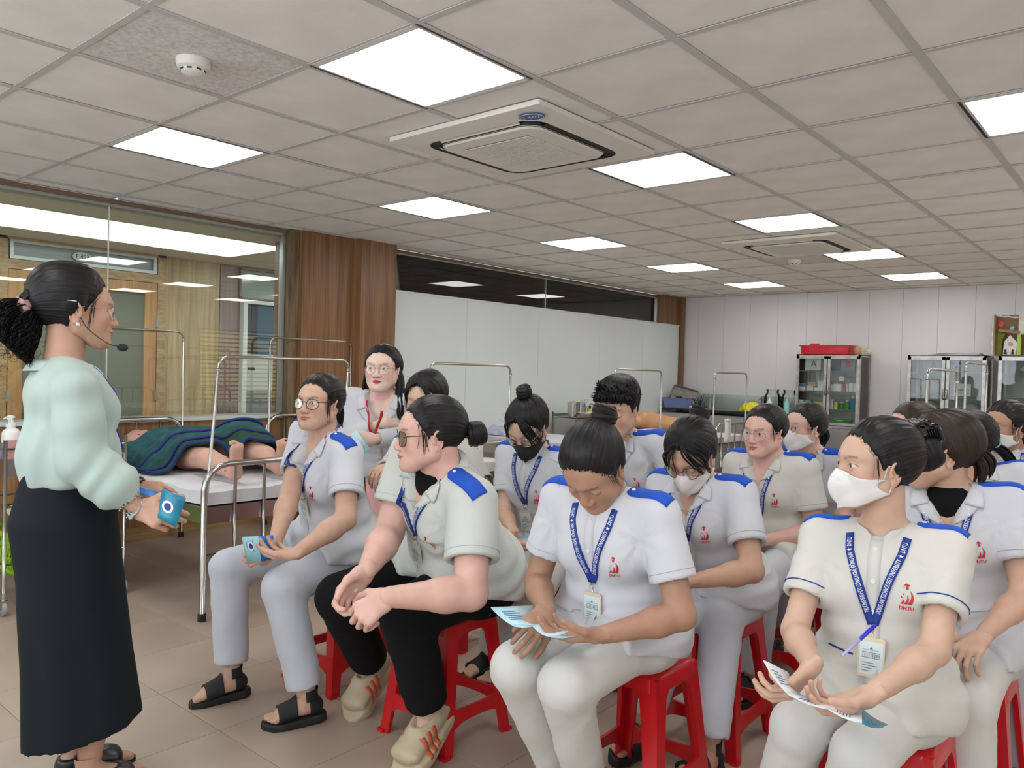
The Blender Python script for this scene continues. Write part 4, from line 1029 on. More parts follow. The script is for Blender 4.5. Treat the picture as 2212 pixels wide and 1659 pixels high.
                b = MB(); q3 = lambda x0, y0, x1, y1: b.add([MM @ Vector((x, y, .0026)) for x, y in ((x0, y0), (x1, y0), (x1, y1), (x0, y1))], [(0, 1, 2, 3)])
                q3(-.020, -.036, .020, -.0345); q3(-.018, -.030, .018, -.0292); b.add([MM @ Vector(v) for v in ((-.004, -.028, .0026), (.004, -.028, .0026), (0, -.022, .0026))], [(0, 1, 2)])
                for i in range(9): q3(-.019 + i * .0045, -.045, -.0172 + i * .0045, -.0375)
                q3(-.022, -.048, .022, -.0465)
                for i in range(4): q3(-.019, -.060 - i * .0062, -.019 + [.026, .034, .022, .018][i], -.0583 - i * .0062)
                b.build('print', M_['ink'], bo)
    # ---- hair, glasses, mask
    def hx_add(nm, V, Q, uv, m, p=E, label=None): return add(nm, xf(np.asarray(V) * hs, Rh, hd), Q, HAIRM(m) if isinstance(m, str) and m.startswith('hair') else m, p, uv=uv, label=label)
    ctx['hx_add'] = hx_add
    if hair: hair(ctx, hc)
    if glasses: add_glasses(ctx, glasses)
    if mask: add_mask(ctx, mask)
    if extra: extra(ctx)
    return ctx
def HAIRM(n):
    return hair_mat(n, *dict(hair_black=((.0035, .003, .0035), (.013, .011, .012)), hair_brown=((.012, .007, .005), (.050, .028, .016)), hair_dark=((.010, .008, .008), (.045, .030, .024)))[n])
def hmb(ctx, b, nm, m, parent=None, smooth=True, label=None):
    Mx = Matrix(((*ctx['Rh'][0] * ctx['hs'], ctx['hd'][0]), (*ctx['Rh'][1] * ctx['hs'], ctx['hd'][1]), (*ctx['Rh'][2] * ctx['hs'], ctx['hd'][2]), (0, 0, 0, 1)))
    b.v = [tuple(Mx @ Vector(v)) for v in b.v]; o = b.build(nm, M_[m] if m in M_ else m, parent or ctx['E'], smooth)
    if label: o['label'] = label
    return o
def add_glasses(ctx, spec):
    m, rx, rz, shape, r = spec; b = MB(); cx = .0335; yb = .0925; parts = []
    def rim(s):
        out = []
        for i in range(28):
            a = 2 * math.pi * i / 28; c, sn = math.cos(a), math.sin(a); e = {'round': 1., 'oval': 1., 'square': .72}[shape]
            x = rx * math.copysign(abs(c) ** e, c); z = rz * math.copysign(abs(sn) ** e, sn); out.append((s * (cx) + x, yb - .0035 * (x * s / rx + .5) ** 2 * (x * s > 0) - .004 * (x * s > 0) * abs(x / rx), z - .001))
        return out
    b.tube(rim(1), r, 6, closed=True); b.tube(rim(-1), r, 6, closed=True)
    b.tube([(-cx + rx * .95, yb, .003), (-.004, yb + .004, .007), (.004, yb + .004, .007), (cx - rx * .95, yb, .003)], r, 6)
    for s in (1, -1):
        b.tube([(s * (cx + rx), yb - .006, .006), (s * (cx + rx + .006), yb - .014, .008), (s * .0755, .02, .010), (s * .0765, -.010, .010), (s * .074, -.030, -.008)], r * .9, 6)
    o = hmb(ctx, b, 'glasses', m)
    for s in (1, -1):
        b = MB(); rr = rim(s); b.add([(s * cx, yb + .0005, -.001)] + rr, [(0, i + 1, (i + 1) % 28 + 1) for i in range(28)]); hmb(ctx, b, 'lens', 'lens', o)
def add_mask(ctx, kind):
    f = head_sdf(0.); nu, nv = 26, 30; V = []; s_ = np.linspace(-1, 1, nv)
    for i in range(nu):
        t = i / (nu - 1)
        for s in s_:
            a = abs(s); zt = -.004 - .020 * a ** .75 + (.0 if kind != 'black' else 0); zb = -.108 + .050 * a ** 1.3; z = zt + (zb - zt) * t
            pr = .098 + .024 * math.sin(min(1, t * 1.15) * math.pi) ** .8 - .006 * t + (.005 * math.exp(-(a / .12) ** 2)); y = pr - .088 * a ** 1.55; x = s * .0680 * (1 - .06 * t); V.append((x, y, z))
    V = np.array(V, f32)
    for _ in range(8):
        d = f(V); D = V - HO; D /= np.linalg.norm(D, axis=1)[:, None]; V = V + D * np.clip(.0035 - d, 0, .02)[:, None]
    V[:, 2] += 0; Vi = V - .0018 * (V - HO) / np.linalg.norm(V - HO, axis=1)[:, None]; n = len(V)
    Q = grid_quads(nu, nv, wrap=False); e = []
    for j in range(nv - 1): e += [(j, j + 1, n + j + 1, n + j), ((nu - 1) * nv + j, n + (nu - 1) * nv + j, n + (nu - 1) * nv + j + 1, (nu - 1) * nv + j + 1)]
    for i in range(nu - 1): e += [(i * nv, n + i * nv, n + (i + 1) * nv, (i + 1) * nv), (i * nv + nv - 1, (i + 1) * nv + nv - 1, n + (i + 1) * nv + nv - 1, n + i * nv + nv - 1)]
    Qa = np.concatenate([Q[:, ::-1], Q + n, np.array(e)]); mk = 'mask' if kind != 'black' else 'maskb'
    o = ctx['hx_add']('face_mask', np.concatenate([V, Vi]), Qa, None, mk, label={'black': 'black face mask'}.get(kind, 'white face mask'))
    for s in (0, nv - 1):
        sg = -1 if s == 0 else 1; top = V[2 * nv + s]; bot = V[(nu - 3) * nv + s]
        b = MB(); b.tube([top, (sg * .074, .012, .006), (sg * .0765, -.008, .018), (sg * .073, -.022, .008), (sg * .070, -.022, -.018), (sg * .0735, -.004, -.032), bot], .0012, 5); hmb(ctx, b, 'ear_loop', mk, o)
    b = MB(); c0 = [V[i * nv + nv // 2] * .5 + V[i * nv + nv // 2 - 1] * .5 + np.array([0, .0006, 0]) for i in range(1, nu - 1)]; b.tube(c0, .0007, 4); hmb(ctx, b, 'seam', mk, o)
# ================================================================ THE ROOM
WX, BY, ZC, CELL = -5.82, 10.55, 2.465, .61
gx = lambda i: (i - 4.203) * CELL
gy = lambda j: (j + 2.890) * CELL
RX, FY = gx(8), gy(-6)
def struct(o): o['kind'] = 'structure'; return o
def room_mats():
    M_['tile'] = mat('ceiling_board', (.88, .865, .83), .9, var=.07, vscale=3.5, bump=.0006, bscale=60, col2=(.80, .785, .75))
    M_['tile_dotted'] = mat('pitted_ceiling_board', (.74, .72, .70), .9, var=.25, vscale=55, bump=.001, bscale=60)
    M_['tbar'] = mat('ceiling_grid_metal', (.58, .575, .56), .5, var=.05)
    M_['gap'] = mat('dark_void', (.02, .02, .02), .9)
    M_['lamp'] = mat('lamp_diffuser', (1, .99, .97), .5, emit=LAMP)
    M_['day'] = mat('daylit_window', (.86, .93, 1.), .5, emit=DAY); M_['daywarm'] = mat('sunlit_blind', (1., .86, .55), .5, emit=DAY * .16); M_['lampframe'] = mat('lamp_frame', (.75, .75, .74), .4)
    M_['ac'] = mat('unit_plastic', (.80, .78, .72), .45)
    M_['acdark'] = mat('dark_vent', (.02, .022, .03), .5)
    M_['acgrill'] = mat('grille_plastic', (.30, .29, .27), .5)
    M_['wood'] = wood_mat('wall_laminate', (.23, .115, .045), (.34, .185, .078), (.44, .26, .125), (26, 26, .8), .38)
    M_['woodp'] = wood_mat('pillar_laminate', (.16, .07, .028), (.27, .13, .055), (.36, .20, .10), (20, 20, .7), .36)
    M_['woodd'] = wood_mat('dark_knotty_trim', (.07, .045, .022), (.20, .135, .065), (.30, .22, .13), (12, 12, 1.1), .4)
    M_['woodstrip'] = mat('brown_cornice', (.19, .115, .07), .5)
    M_['base'] = wood_mat('pale_oak_skirting', (.36, .20, .085), (.45, .27, .12), (.5, .32, .16), (1, 1, 30), .4)
    M_['pine'] = wood_mat('orange_pine', (.52, .235, .085), (.64, .33, .125), (.70, .40, .17), (9, 9, .6), .35, knots=True)
    M_['pinel'] = wood_mat('pale_pine', (.46, .27, .12), (.56, .35, .17), (.62, .41, .21), (1.2, 2.5, 9), .4)
    M_['maple'] = wood_mat('yellow_ash_board', (.50, .335, .165), (.62, .44, .23), (.70, .52, .30), (6, 6, .9), .35)
    M_['plum'] = wood_mat('grey_plum_board', (.22, .145, .13), (.30, .20, .185), (.36, .25, .23), (16, 16, .6), .4)
    M_['alu'] = mat('aluminium_frame', (.50, .52, .51), .35, .7)
    M_['sill'] = mat('white_sill', (.62, .66, .64), .4)
    M_['glass'] = glass_mat('window_glass', (.92, .96, .93), 1.7, .0, 1.5)
    M_['glass2'] = glass_mat('clear_glass', (.94, .97, .96), 1., .02, 1.45)
    M_['board'] = mat('white_wall_board', (.76, .82, .80), .35, var=.04, vscale=1.2)
    M_['backw'] = mat('white_pvc_panel', (.78, .77, .765), .4, var=.06, vscale=1.6, stretch=(1, 1, .3))
    M_['floor'] = mat('beige_vinyl', (.44, .352, .278), .38, var=.12, vscale=2.2, bump=.0003, bscale=220, col2=(.375, .295, .232))
    M_['joint'] = mat('floor_joint', (.22, .165, .125), .8)
    M_['corr'] = mat('corridor_paint', (.70, .65, .54), .7)
    M_['steel'] = mat('stainless_steel', (.50, .49, .47), .22, 1., bump=.0002, bscale=30)
    M_['steelb'] = mat('brushed_steel_sheet', (.42, .41, .39), .30, 1., bump=.0004, bscale=14)
    M_['steeld'] = mat('worn_steel', (.55, .53, .50), .35, 1., var=.3, vscale=14)
    M_['rubberfoot'] = mat('rubber_foot', (.012, .012, .012), .7)
    M_['mattress'] = mat('white_sheet', (.66, .67, .70), .85, bump=.012, bscale=6, var=.05, detail=3)
    M_['lilac'] = mat('lilac_linen', (.52, .52, .68), .85, bump=.012, bscale=9)
    M_['redpl'] = mat('red_stool_plastic', (.56, .004, .010), .28, var=.06, vscale=6, bump=.0003, bscale=30, coat=.15)
    M_['manikin'] = mat('manikin_vinyl', (.66, .38, .285), .38, sub=.05); M_['manikin2'] = mat('orange_manikin_vinyl', (.68, .36, .19), .4)
    M_['quilt'] = mat('teal_quilt', (.018, .10, .115), .85, var=.5, vscale=16, bump=.010, bscale=22, col2=(.010, .055, .060))
    M_['quiltg'] = mat('green_quilt', (.018, .075, .040), .85, var=.4, vscale=12, bump=.010, bscale=22); M_['quiltb'] = mat('navy_binding', (.012, .028, .16), .8)
    M_['white'] = mat('white_plastic', (.78, .78, .76), .35); M_['pinkliq'] = mat('pink_handwash', (.78, .42, .42), .25, trans=.2)
    M_['greenb'] = mat('lime_basket_plastic', (.30, .62, .015), .35); M_['greenw'] = mat('lime_bag', (.55, .62, .03), .5, bump=.006, bscale=18)
    M_['teal'] = mat('teal_box', (.02, .27, .24), .5); M_['blueb'] = mat('lavender_blue_basket', (.20, .26, .58), .4); M_['redb'] = mat('red_basket_plastic', (.62, .01, .03), .35)
    M_['yellow'] = mat('yellow_bag', (.85, .72, .01), .5, bump=.010, bscale=22); M_['countertop'] = mat('black_counter_edge', (.012, .012, .013), .4)
    M_['cabin'] = mat('cabinet_shade', (.62, .64, .62), .5); M_['grey'] = mat('grey_panel', (.30, .31, .31), .5)  # cabinet back panel in its own pale grey
    M_['mesh_dark'] = mat('dark_inside', (.03, .035, .04), .5); M_['terracotta'] = mat('copper_teapot', (.62, .30, .18), .35); M_['latex'] = mat('cream_glove', (.70, .64, .42), .5)
    M_['cardboard'] = mat('cardboard', (.32, .20, .11), .8, bump=.002, bscale=30)
def shell():
    # floor: separate square tiles where the photo shows them, one slab beyond
    fl = MB(); fl.box(((RX + WX) / 2, (BY + FY) / 2, -.056), (RX - WX, BY - FY, .10)); F_ = struct(fl.build('floor', M_['joint']))
    T = .457; x0, y0 = -3.06, 1.474; me = None; ext = MB()
    for i in range(-7, 12):
        for j in range(-8, 21):
            xa, xb = max(x0 + i * T, WX), min(x0 + (i + 1) * T, RX); ya, yb = max(y0 + j * T, FY), min(y0 + (j + 1) * T, BY)
            if xb - xa < .02 or yb - ya < .02: continue
            full = xb - xa > T - .001 and yb - ya > T - .001
            if i <= 6 and -2 <= j <= 10:
                if full:
                    if me is None: b = MB(); b.box((0, 0, -.004), (T - .0022, T - .0022, .008), bev=.0008); o = b.build('floor_tile', M_['floor'], F_); me = o.data
                    else: o = link('floor_tile', me, None, F_)
                    o.location = ((xa + xb) / 2, (ya + yb) / 2, 0)
                else: b = MB(); b.box((0, 0, -.004), (xb - xa - .0022, yb - ya - .0022, .008)); o = b.build('floor_tile', M_['floor'], F_); o.location = ((xa + xb) / 2, (ya + yb) / 2, 0)
            else: ext.box(((xa + xb) / 2, (ya + yb) / 2, -.004), (xb - xa - .0022, yb - ya - .0022, .008))
    o = ext.build('far_floor_tiles', M_['floor'], F_); o['kind'] = 'stuff'
    # ceiling: boards in a metal grid
    b = MB(); b.box(((RX + WX) / 2, (BY + FY) / 2, ZC + .16), (RX - WX + .2, BY - FY + .2, .05)); CE = struct(b.build('ceiling', M_['gap']))
    LI = {(i, j) for i in (-3, 0, 3, 6) for j in (-3, 0, 3, 6, 9, 12)}; me = None; rs = random.Random(4)
    for i in range(-6, 8):
        for j in range(-6, 15):
            if (i, j) in LI: continue
            xa, xb = max(gx(i), WX), gx(i + 1); ya, yb = gy(j), min(gy(j + 1), BY)
            if xb - xa < .03: continue
            full = xb - xa > CELL - .01 and yb - ya > CELL - .01; dt = (i, j) in ((-1, -1), (-1, 9)); z = ZC + .007 + rs.random() * .002
            if (i, j) == (-6, 1): ya += .05; xb -= .10; full = False
            if full and not dt:
                if me is None: b = MB(); b.box((0, 0, 0), (CELL - .012, CELL - .012, .014), bev=.002); o = b.build('ceiling_tile', M_['tile'], CE); me = o.data
                else: o = link('ceiling_tile', me, None, CE)
            else: b = MB(); b.box((0, 0, 0), (xb - xa - .012, yb - ya - .012, .014)); o = b.build('ceiling_tile', M_['tile_dotted' if dt else 'tile'], CE)
            o.location = ((xa + xb) / 2, (ya + yb) / 2, z + .004)
    for i in range(-5, 9): b = MB(); b.box((gx(i), (BY + FY) / 2, ZC + .001), (.030, BY - FY, .004)); b.box((gx(i), (BY + FY) / 2, ZC + .02), (.004, BY - FY, .036)); b.build('grid_bar', M_['tbar'], CE)
    for j in range(-5, 15): b = MB(); b.box(((RX + WX) / 2, gy(j), ZC + .0015), (RX - WX, .024, .003)); b.box(((RX + WX) / 2, gy(j), ZC + .02), (RX - WX, .003, .036)); b.build('grid_bar', M_['tbar'], CE)
    b = MB(); b.box(((RX + WX) / 2, BY - .012, ZC), (RX - WX, .024, .004)); b.build('grid_bar', M_['tbar'], CE)
    # lamps: one square panel in every third cell
    proto = None
    wh = {-3: 'by the glass wall', 0: 'beside the air units', 3: 'third from the glass wall', 6: 'farthest from the glass wall'}
    nth = {-3: 'one behind the camera', 0: 'nearest ahead', 3: 'second ahead', 6: 'third ahead', 9: 'fourth ahead', 12: 'last ahead'}
    for i in (-3, 0, 3, 6):
        for j in (-3, 0, 3, 6, 9, 12):
            if proto is None:
                e = empty('ceiling_light', (0, 0, 0)); b = MB()
                for sx, sy, w, h in ((0, 1, CELL, .028), (0, -1, CELL, .028), (1, 0, .028, CELL), (-1, 0, .028, CELL)): b.box((sx * (CELL - .028) / 2, sy * (CELL - .028) / 2, .006), (w - .004, h, .014))
                b.build('frame', M_['lampframe'], e); b = MB(); b.box((0, 0, .006), (CELL - .052, CELL - .052, .008)); b.build('diffuser', M_['lamp'], e); proto = e
            else: e = copy_tree(proto)
            e.location = (gx(i + .5), gy(j + .5), ZC); tag(e, 'square ceiling light panel, %s in the row %s' % (nth[j], wh[i]), 'ceiling light', 'square panel lights in the ceiling')
    # air units
    def ac_unit(cx, cy, lab, sign):
        e = empty('ceiling_air_unit', (cx, cy, ZC), 0, lab, 'air conditioner'); h = .475
        def rr(w, r, n=6):
            out = []
            for sx, sy, a0 in ((1, 1, 0), (-1, 1, 90), (-1, -1, 180), (1, -1, 270)): out += [(sx * (w - r) + r * math.cos(R(a0 + 90 * k / n)), sy * (w - r) + r * math.sin(R(a0 + 90 * k / n))) for k in range(n + 1)]
            return out
        def ringf(b, A, za, B_, zb): n = len(A); b.add([(x, y, za) for x, y in A] + [(x, y, zb) for x, y in B_], [(k, n + k, n + (k + 1) % n, (k + 1) % n) for k in range(n)])
        b = MB(); A0 = rr(h, .012); ringf(b, A0, .0, A0, -.022); ringf(b, A0, -.022, rr(.36, .10), -.030); b.build('panel', M_['ac'], e, 'auto')
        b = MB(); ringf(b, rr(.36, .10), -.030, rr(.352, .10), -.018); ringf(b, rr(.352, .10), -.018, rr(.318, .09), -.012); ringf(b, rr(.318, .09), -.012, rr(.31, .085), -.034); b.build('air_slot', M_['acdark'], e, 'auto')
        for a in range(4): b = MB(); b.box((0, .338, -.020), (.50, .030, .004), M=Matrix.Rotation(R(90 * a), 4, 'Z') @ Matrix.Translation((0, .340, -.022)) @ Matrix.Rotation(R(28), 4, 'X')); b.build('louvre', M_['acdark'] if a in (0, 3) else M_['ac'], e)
        b = MB(); ringf(b, rr(.312, .085), -.030, rr(.30, .08), -.042); ringf(b, rr(.30, .08), -.042, rr(.215, .01), -.043); b.add([(x, y, -.0425) for x, y in rr(.30, .08)], [tuple(range(28))]); b.build('cover', M_['ac'], e, 'auto')
        b = MB(); b.box((0, 0, -.0415), (.42, .42, .002)); g_ = b.build('grille', M_['acgrill'], e)
        for k in range(26): b = MB(); b.box((0, -.2 + k * .016, -.0445), (.42, .0075, .004)); b.build('slat', M_['ac'], g_)
        if sign:
            M = Matrix.Translation((.02, .0, 0)); b = MB(); c = Matrix.Translation((.40, -.405, -.0305)) @ Matrix.Rotation(R(0), 4, 'Z')
            c = Matrix.Translation(sign) @ Matrix.Rotation(R(180), 4, 'X') @ Matrix.Rotation(R(-18 + 0), 4, 'Z'); b.lathe([(.052, 0), (.052, .003)], n=32, M=c @ Matrix.Diagonal((1.15, .85, 1, 1))); s_ = b.build('number_sign', M_['signblue'], e)
            b = MB(); b.tube([(c @ Vector((.0545 * math.cos(k / 32 * 6.283), .040 * math.sin(k / 32 * 6.283), .0032))) for k in range(32)], .0012, 4, closed=True); b.build('rim', M_['white'], s_)
            T = text_mesh('I 407', .042, .01); w = text_w(T); b = MB(); b.add([c @ Vector((x - w / 2, y - .014, .0036)) for x, y in T[0]], T[1]); b.build('number', M_['white'], s_)
        return e
    M_['signblue'] = mat('blue_sign', (.02, .09, .32), .4)
    ac_unit(gx(.02), gy(2.08), 'square white ceiling air unit with a blue round number sign, the nearer of the two', (.365, -.385, -.0315))
    ac_unit(gx(.02), gy(8.12), 'square white ceiling air unit at the far end of the room, without a sign', None)
    for (i, j, lab) in ((-.52, -.48, 'round white smoke detector on a pitted ceiling board at the left'), (-.54, 9.50, 'small round smoke detector beyond the far ceiling air unit')):
        e = empty('smoke_detector', (gx(i), gy(j), ZC), 0, lab, 'smoke detector'); b = MB(); b.lathe([(.0, .004), (.062, .004), (.062, -.010), (.058, -.026), (.050, -.032), (.0, -.032)][::1], n=32); b.build('base', M_['ac'], e, 'auto')
        b = MB(); b.lathe([(.044, -.030), (.044, -.044), (.030, -.052), (.0, -.053)], n=32); b.build('sensor_head', M_['white'], e, 'auto')
        for k in range(8): b = MB(); b.box((0, 0, 0), (.018, .004, .006), M=Matrix.Rotation(R(k * 45), 4, 'Z') @ Matrix.Translation((0, .0435, -.038))); b.build('vent_slot', M_['acdark'], e)
    # ---------------- left wall: dado, window wall, pillar, board partition
    b = MB(); b.box((WX - .05, (3.84 + FY) / 2, .44), (.10, 3.84 - FY, .88)); W = struct(b.build('wall_left', M_['wood']))
    y = FY
    while y < 3.80: y2 = min(y + .40, 3.82); b = MB(); b.box((WX + .004, (y + y2) / 2, .485), (.010, y2 - y - .003, .79)); b.build('dado_panel', M_['wood'], W); y = y2
    b = MB(); b.box((WX + .010, (3.82 + FY) / 2, .045), (.016, 3.82 - FY, .09)); b.box((WX + .012, (3.82 + FY) / 2, .094), (.020, 3.82 - FY, .008)); struct(b.build('baseboard_left', M_['base']))
    b = MB(); b.box((WX - .02, (3.81 + FY) / 2, .889), (.13, 3.81 - FY, .030), bev=.003); struct(b.build('trim_1', M_['sill']))
    b = MB(); b.box((WX + .01, (3.81 + FY) / 2, 2.449), (.05, 3.81 - FY, .030)); struct(b.build('trim_2', M_['woodstrip']))
    e = struct(empty('window_1', (WX - .02, 1.5, .904)))
    def wpart(nm, c, d, m): b = MB(); b.box((c[0] - (WX - .02), c[1] - 1.5, c[2] - .904), d); return b.build(nm, m, e)
    wpart('top_rail', (WX - .02, (3.81 + FY) / 2, 2.425), (.05, 3.81 - FY, .022), M_['alu']); wpart('end_post', (WX - .02, 3.797, 1.66), (.05, .026, 1.52), M_['alu']); wpart('bottom_rail', (WX - .02, (3.81 + FY) / 2, .910), (.05, 3.81 - FY, .012), M_['alu'])
    for ya, yb in ((FY, .93), (.936, 2.375), (2.381, 3.785)): wpart('pane', (WX - .02, (ya + yb) / 2, 1.665), (.008, yb - ya, 1.50), M_['glass'])
    for yj in (.933, 2.378): wpart('pane_joint', (WX - .02, yj, 1.665), (.010, .007, 1.50), M_['white'])
    # pillar: dark trim, panel, projecting pier
    b = MB(); b.box((WX + .02, 3.86, ZC / 2), (.10, .09, ZC)); struct(b.build('trim_3', M_['woodd']))
    b = MB(); b.box(((-5.70 + WX - .3) / 2, (3.905 + 4.45) / 2, ZC / 2), (WX * -1 - 5.70 + .3, .545, ZC)); P_ = struct(b.build('pillar_panel', M_['woodp']))
    b = MB(); b.box(((-5.60 + WX - .3) / 2, (4.45 + 4.86) / 2, ZC / 2), (-WX - 5.60 + .3, .41, ZC)); struct(b.build('pillar', M_['woodp']))
    # board partition with clerestory
    b = MB(); b.box((WX + .06, (4.86 + 10.1) / 2, 1.02), (.14, 10.1 - 4.86, 2.04)); W2 = struct(b.build('wall_partition', M_['alu']))
    ys = [4.862, 5.90, 7.10, 8.35, 9.40, 10.42]
    for a, c in zip(ys[:-1], ys[1:]): b = MB(); b.box((WX + .138, (a + c) / 2, 1.07), (.012, c - a - .004, 1.93)); b.build('wall_panel', M_['board'], W2)
    b = MB(); b.box((WX + .13, (4.86 + 10.43) / 2, 2.045), (.035, 5.57, .018)); struct(b.build('trim_4', M_['board']))
    b = MB(); b.box((WX + .145, (4.86 + 10.4) / 2, .05), (.016, 5.5, .10)); struct(b.build('baseboard_partition', M_['base']))
    e2 = struct(empty('window_2', (WX, 7.3, 2.05)))
    def wp2(nm, c, d, m): b = MB(); b.box((c[0] - WX, c[1] - 7.3, c[2] - 2.05), d); return b.build(nm, m, e2)
    wp2('top_rail', (WX + .03, 7.4, 2.442), (.04, 5.1, .030), M_['woodstrip']); wp2('head_rail', (WX + .03, 7.4, 2.422), (.03, 5.1, .012), M_['alu']); wp2('bottom_rail', (WX + .03, 7.4, 2.062), (.04, 5.1, .018), M_['alu']); wp2('end_post', (WX + .03, 9.94, 2.24), (.04, .03, .38), M_['alu'])
    for ya, yb in ((4.87, 7.35), (7.36, 9.92)): wp2('pane', (WX + .03, (ya + yb) / 2, 2.24), (.006, yb - ya, .36), M_['glass'])
    wp2('pane_joint', (WX + .03, 7.355, 2.24), (.010, .010, .36), M_['alu'])
    b = MB(); b.box((WX + .06, 10.25, ZC / 2), (.14, .60, ZC)); struct(b.build('corner_panel', M_['woodp'])); b = MB(); b.box((WX + .155, 10.475, ZC / 2), (.07, .07, ZC)); struct(b.build('trim_5', M_['pine' if 0 else 'woodp']))
    # back wall of vertical panels
    b = MB(); b.box(((RX + WX) / 2, BY + .055, ZC / 2), (RX - WX, .10, ZC + .2)); W3 = struct(b.build('wall_back', M_['grey'])); x = WX; me = None
    while x < RX - .05: 
        x2 = min(x + .395, RX); b = MB(); b.box(((x + x2) / 2, BY - .002, ZC / 2), (x2 - x - .0025, .012, ZC - .004)); b.build('wall_panel', M_['backw'], W3); x = x2
    b = MB(); b.box((RX + .05, (BY + FY) / 2, ZC / 2), (.10, BY - FY, ZC + .2)); struct(b.build('wall_right', M_['backw']))
    b = MB(); b.box(((RX + WX) / 2, FY - .05, ZC / 2), (RX - WX, .10, ZC + .2)); struct(b.build('wall_front', M_['backw']))
    # right window's blinds show in glass wall; three unseen front windows added for light
    for n_, (c, d, ax) in enumerate((((RX - .01, 8.2, 1.25), 1.7, 'y'), ((-4.2, FY + .01, 1.55), 2.4, 'x'), ((-1.4, FY + .01, 1.55), 2.4, 'x'), ((1.0, FY + .01, 1.55), 2.0, 'x'))):
        e = struct(empty('window_%d' % (n_ + 4), c)); S3 = (lambda a, b_, t: (t, a, b_)) if ax == 'y' else (lambda a, b_, t: (a, t, b_)); P3 = (lambda u, z: (0, u, z)) if ax == 'y' else (lambda u, z: (u, 0, z))
        b = MB(); b.box((0, 0, 0), S3(d, 1.35, .006)); b.build('daylit_pane', M_['day' if ax == 'x' else 'daywarm'], e); b = MB()
        if ax == 'y':
            for k in range(16): b.box((-.03, 0, -.62 + k * .083), (.004, d, .030))
        for u, z, w_, h_ in ((0, .69, d + .06, .04), (0, -.69, d + .06, .04), (d / 2, 0, .04, 1.4), (-d / 2, 0, .04, 1.4), (0, 0, .04, 1.36)): b.box(P3(u, z), S3(w_, h_, .05))
        b.build('frame', M_['alu'], e)
    # ---------------- the corridor behind the glass
    OX = -8.0; f = 8.0 / 7.7
    b = MB(); b.box(((OX + WX) / 2 - .05, 4.3, -.056), (-OX + WX - .1, 13, .1)); struct(b.build('corridor_floor', M_['floor']))
    CZ = 2.40
    b = MB(); b.box((-6.10, 4.3, CZ + .03), (.46, 13, .06)); b.box((-7.72, 4.3, CZ + .03), (.62, 13, .06)); b.box((-6.87, 7.5, CZ + .03), (1.1, 6.6, .06)); struct(b.build('corridor_ceiling', M_['corr']))
    e = empty('corridor_light', (-6.87, 1.1, CZ), 0, 'long bright light well in the corridor ceiling beyond the glass wall', 'light panel'); b = MB(); b.box((0, 0, .012), (1.08, 6.2, .02)); b.build('diffuser', M_['corrlamp'], e)
    for k, y_ in enumerate((5.15, 7.3, 9.4)): b = MB(); b.box((-6.75, y_, CZ - .012), (.58, .58, .02)); tag(b.build('corridor_lamp', M_['corrlamp2'], None), 'square lamp in the far corridor ceiling, %s of three' % ('nearest', 'middle', 'farthest')[k], 'ceiling light', 'far corridor lamps')  # lamps added only to brighten the corridor behind the high windows
    b = MB(); b.box((OX - .05, 4.3, 1.33), (.10, 13, 2.66)); W4 = struct(b.build('wall_corridor', M_['maple']))
    for a, c, m in ((-1.2, .9, 'maple'), (.9, 2.36, 'maple'), (3.75, 4.42, 'maple'), (4.43, 4.67, 'plum')): b = MB(); b.box((OX + .006, (a + c) / 2, CZ / 2), (.014, c - a - .004, CZ)); b.build('wall_panel', M_[m], W4)
    # pine door with transom
    d = empty('door_1', (OX + .02, 3.05, 0)); struct(d)
    def dp(nm, y0, y1, z0, z1, m, x=0., t=.05, par=None): b = MB(); b.box((x, (y0 + y1) / 2 - 3.05, (z0 + z1) / 2), (t, y1 - y0, z1 - z0)); return b.build(nm, M_[m], par or d)
    for y0, y1 in ((2.30, 2.385), (3.725, 3.81)): dp('jamb', y0, y1, 0, 2.40, 'pinel', 0, .08)
    dp('head', 2.385, 3.725, 2.115, 2.20, 'pinel', 0, .08); dp('head', 2.30, 3.81, 2.375, 2.40, 'pinel', 0, .08)
    lf = dp('door_leaf', 2.392, 3.718, .02, .25, 'pine', .01)
    for y0, y1, z0, z1 in ((2.392, 2.51, .25, 2.11), (3.60, 3.718, .25, 2.11), (2.51, 3.60, 2.0, 2.11)): dp('stile', y0, y1, z0, z1, 'pine', .01, .05, lf)
    dp('pane', 2.51, 3.60, .25, 2.0, 'frost', .0, .01, lf)
    for z in (1.72, .98): 
        for yy in (2.389, 3.721): dp('hinge', yy - .012, yy + .012, z - .05, z + .05, 'alu', .04, .02, lf)
    tr = dp('transom_frame', 2.40, 3.71, 2.205, 2.235, 'alu', .02, .04)
    for y0, y1, z0, z1 in ((2.40, 3.71, 2.35, 2.375), (2.40, 2.43, 2.235, 2.35), (3.68, 3.71, 2.235, 2.35)): dp('frame', y0, y1, z0, z1, 'alu', .02, .04, tr)
    dp('pane', 2.43, 3.68, 2.235, 2.35, 'frostd', .0, .01, tr)
    b = MB(); b.lathe([(.085, 0), (.085, .003)], n=28, M=Matrix.Translation((  .035, -.05, 2.29)) @ Matrix.Rotation(R(90), 4, 'Y') @ Matrix.Diagonal((.52, 1, 1, 1))); s_ = b.build('number_plate', M_['white'], d)
    T = text_mesh('F 403', .055, .008); w = text_w(T); b = MB(); b.add([(.040, x - w / 2 - .05, y + 2.272) for x, y in T[0]], T[1]); b.build('number', M_['countertop'], s_)
    # far window over a white frame with lockers
    e = struct(empty('window_3', (OX + .02, 4.95, 2.05))); b = MB(); b.box((.0, .0, .16), (.01, .56, .30)); b.build('pane', M_['frostg'], e)
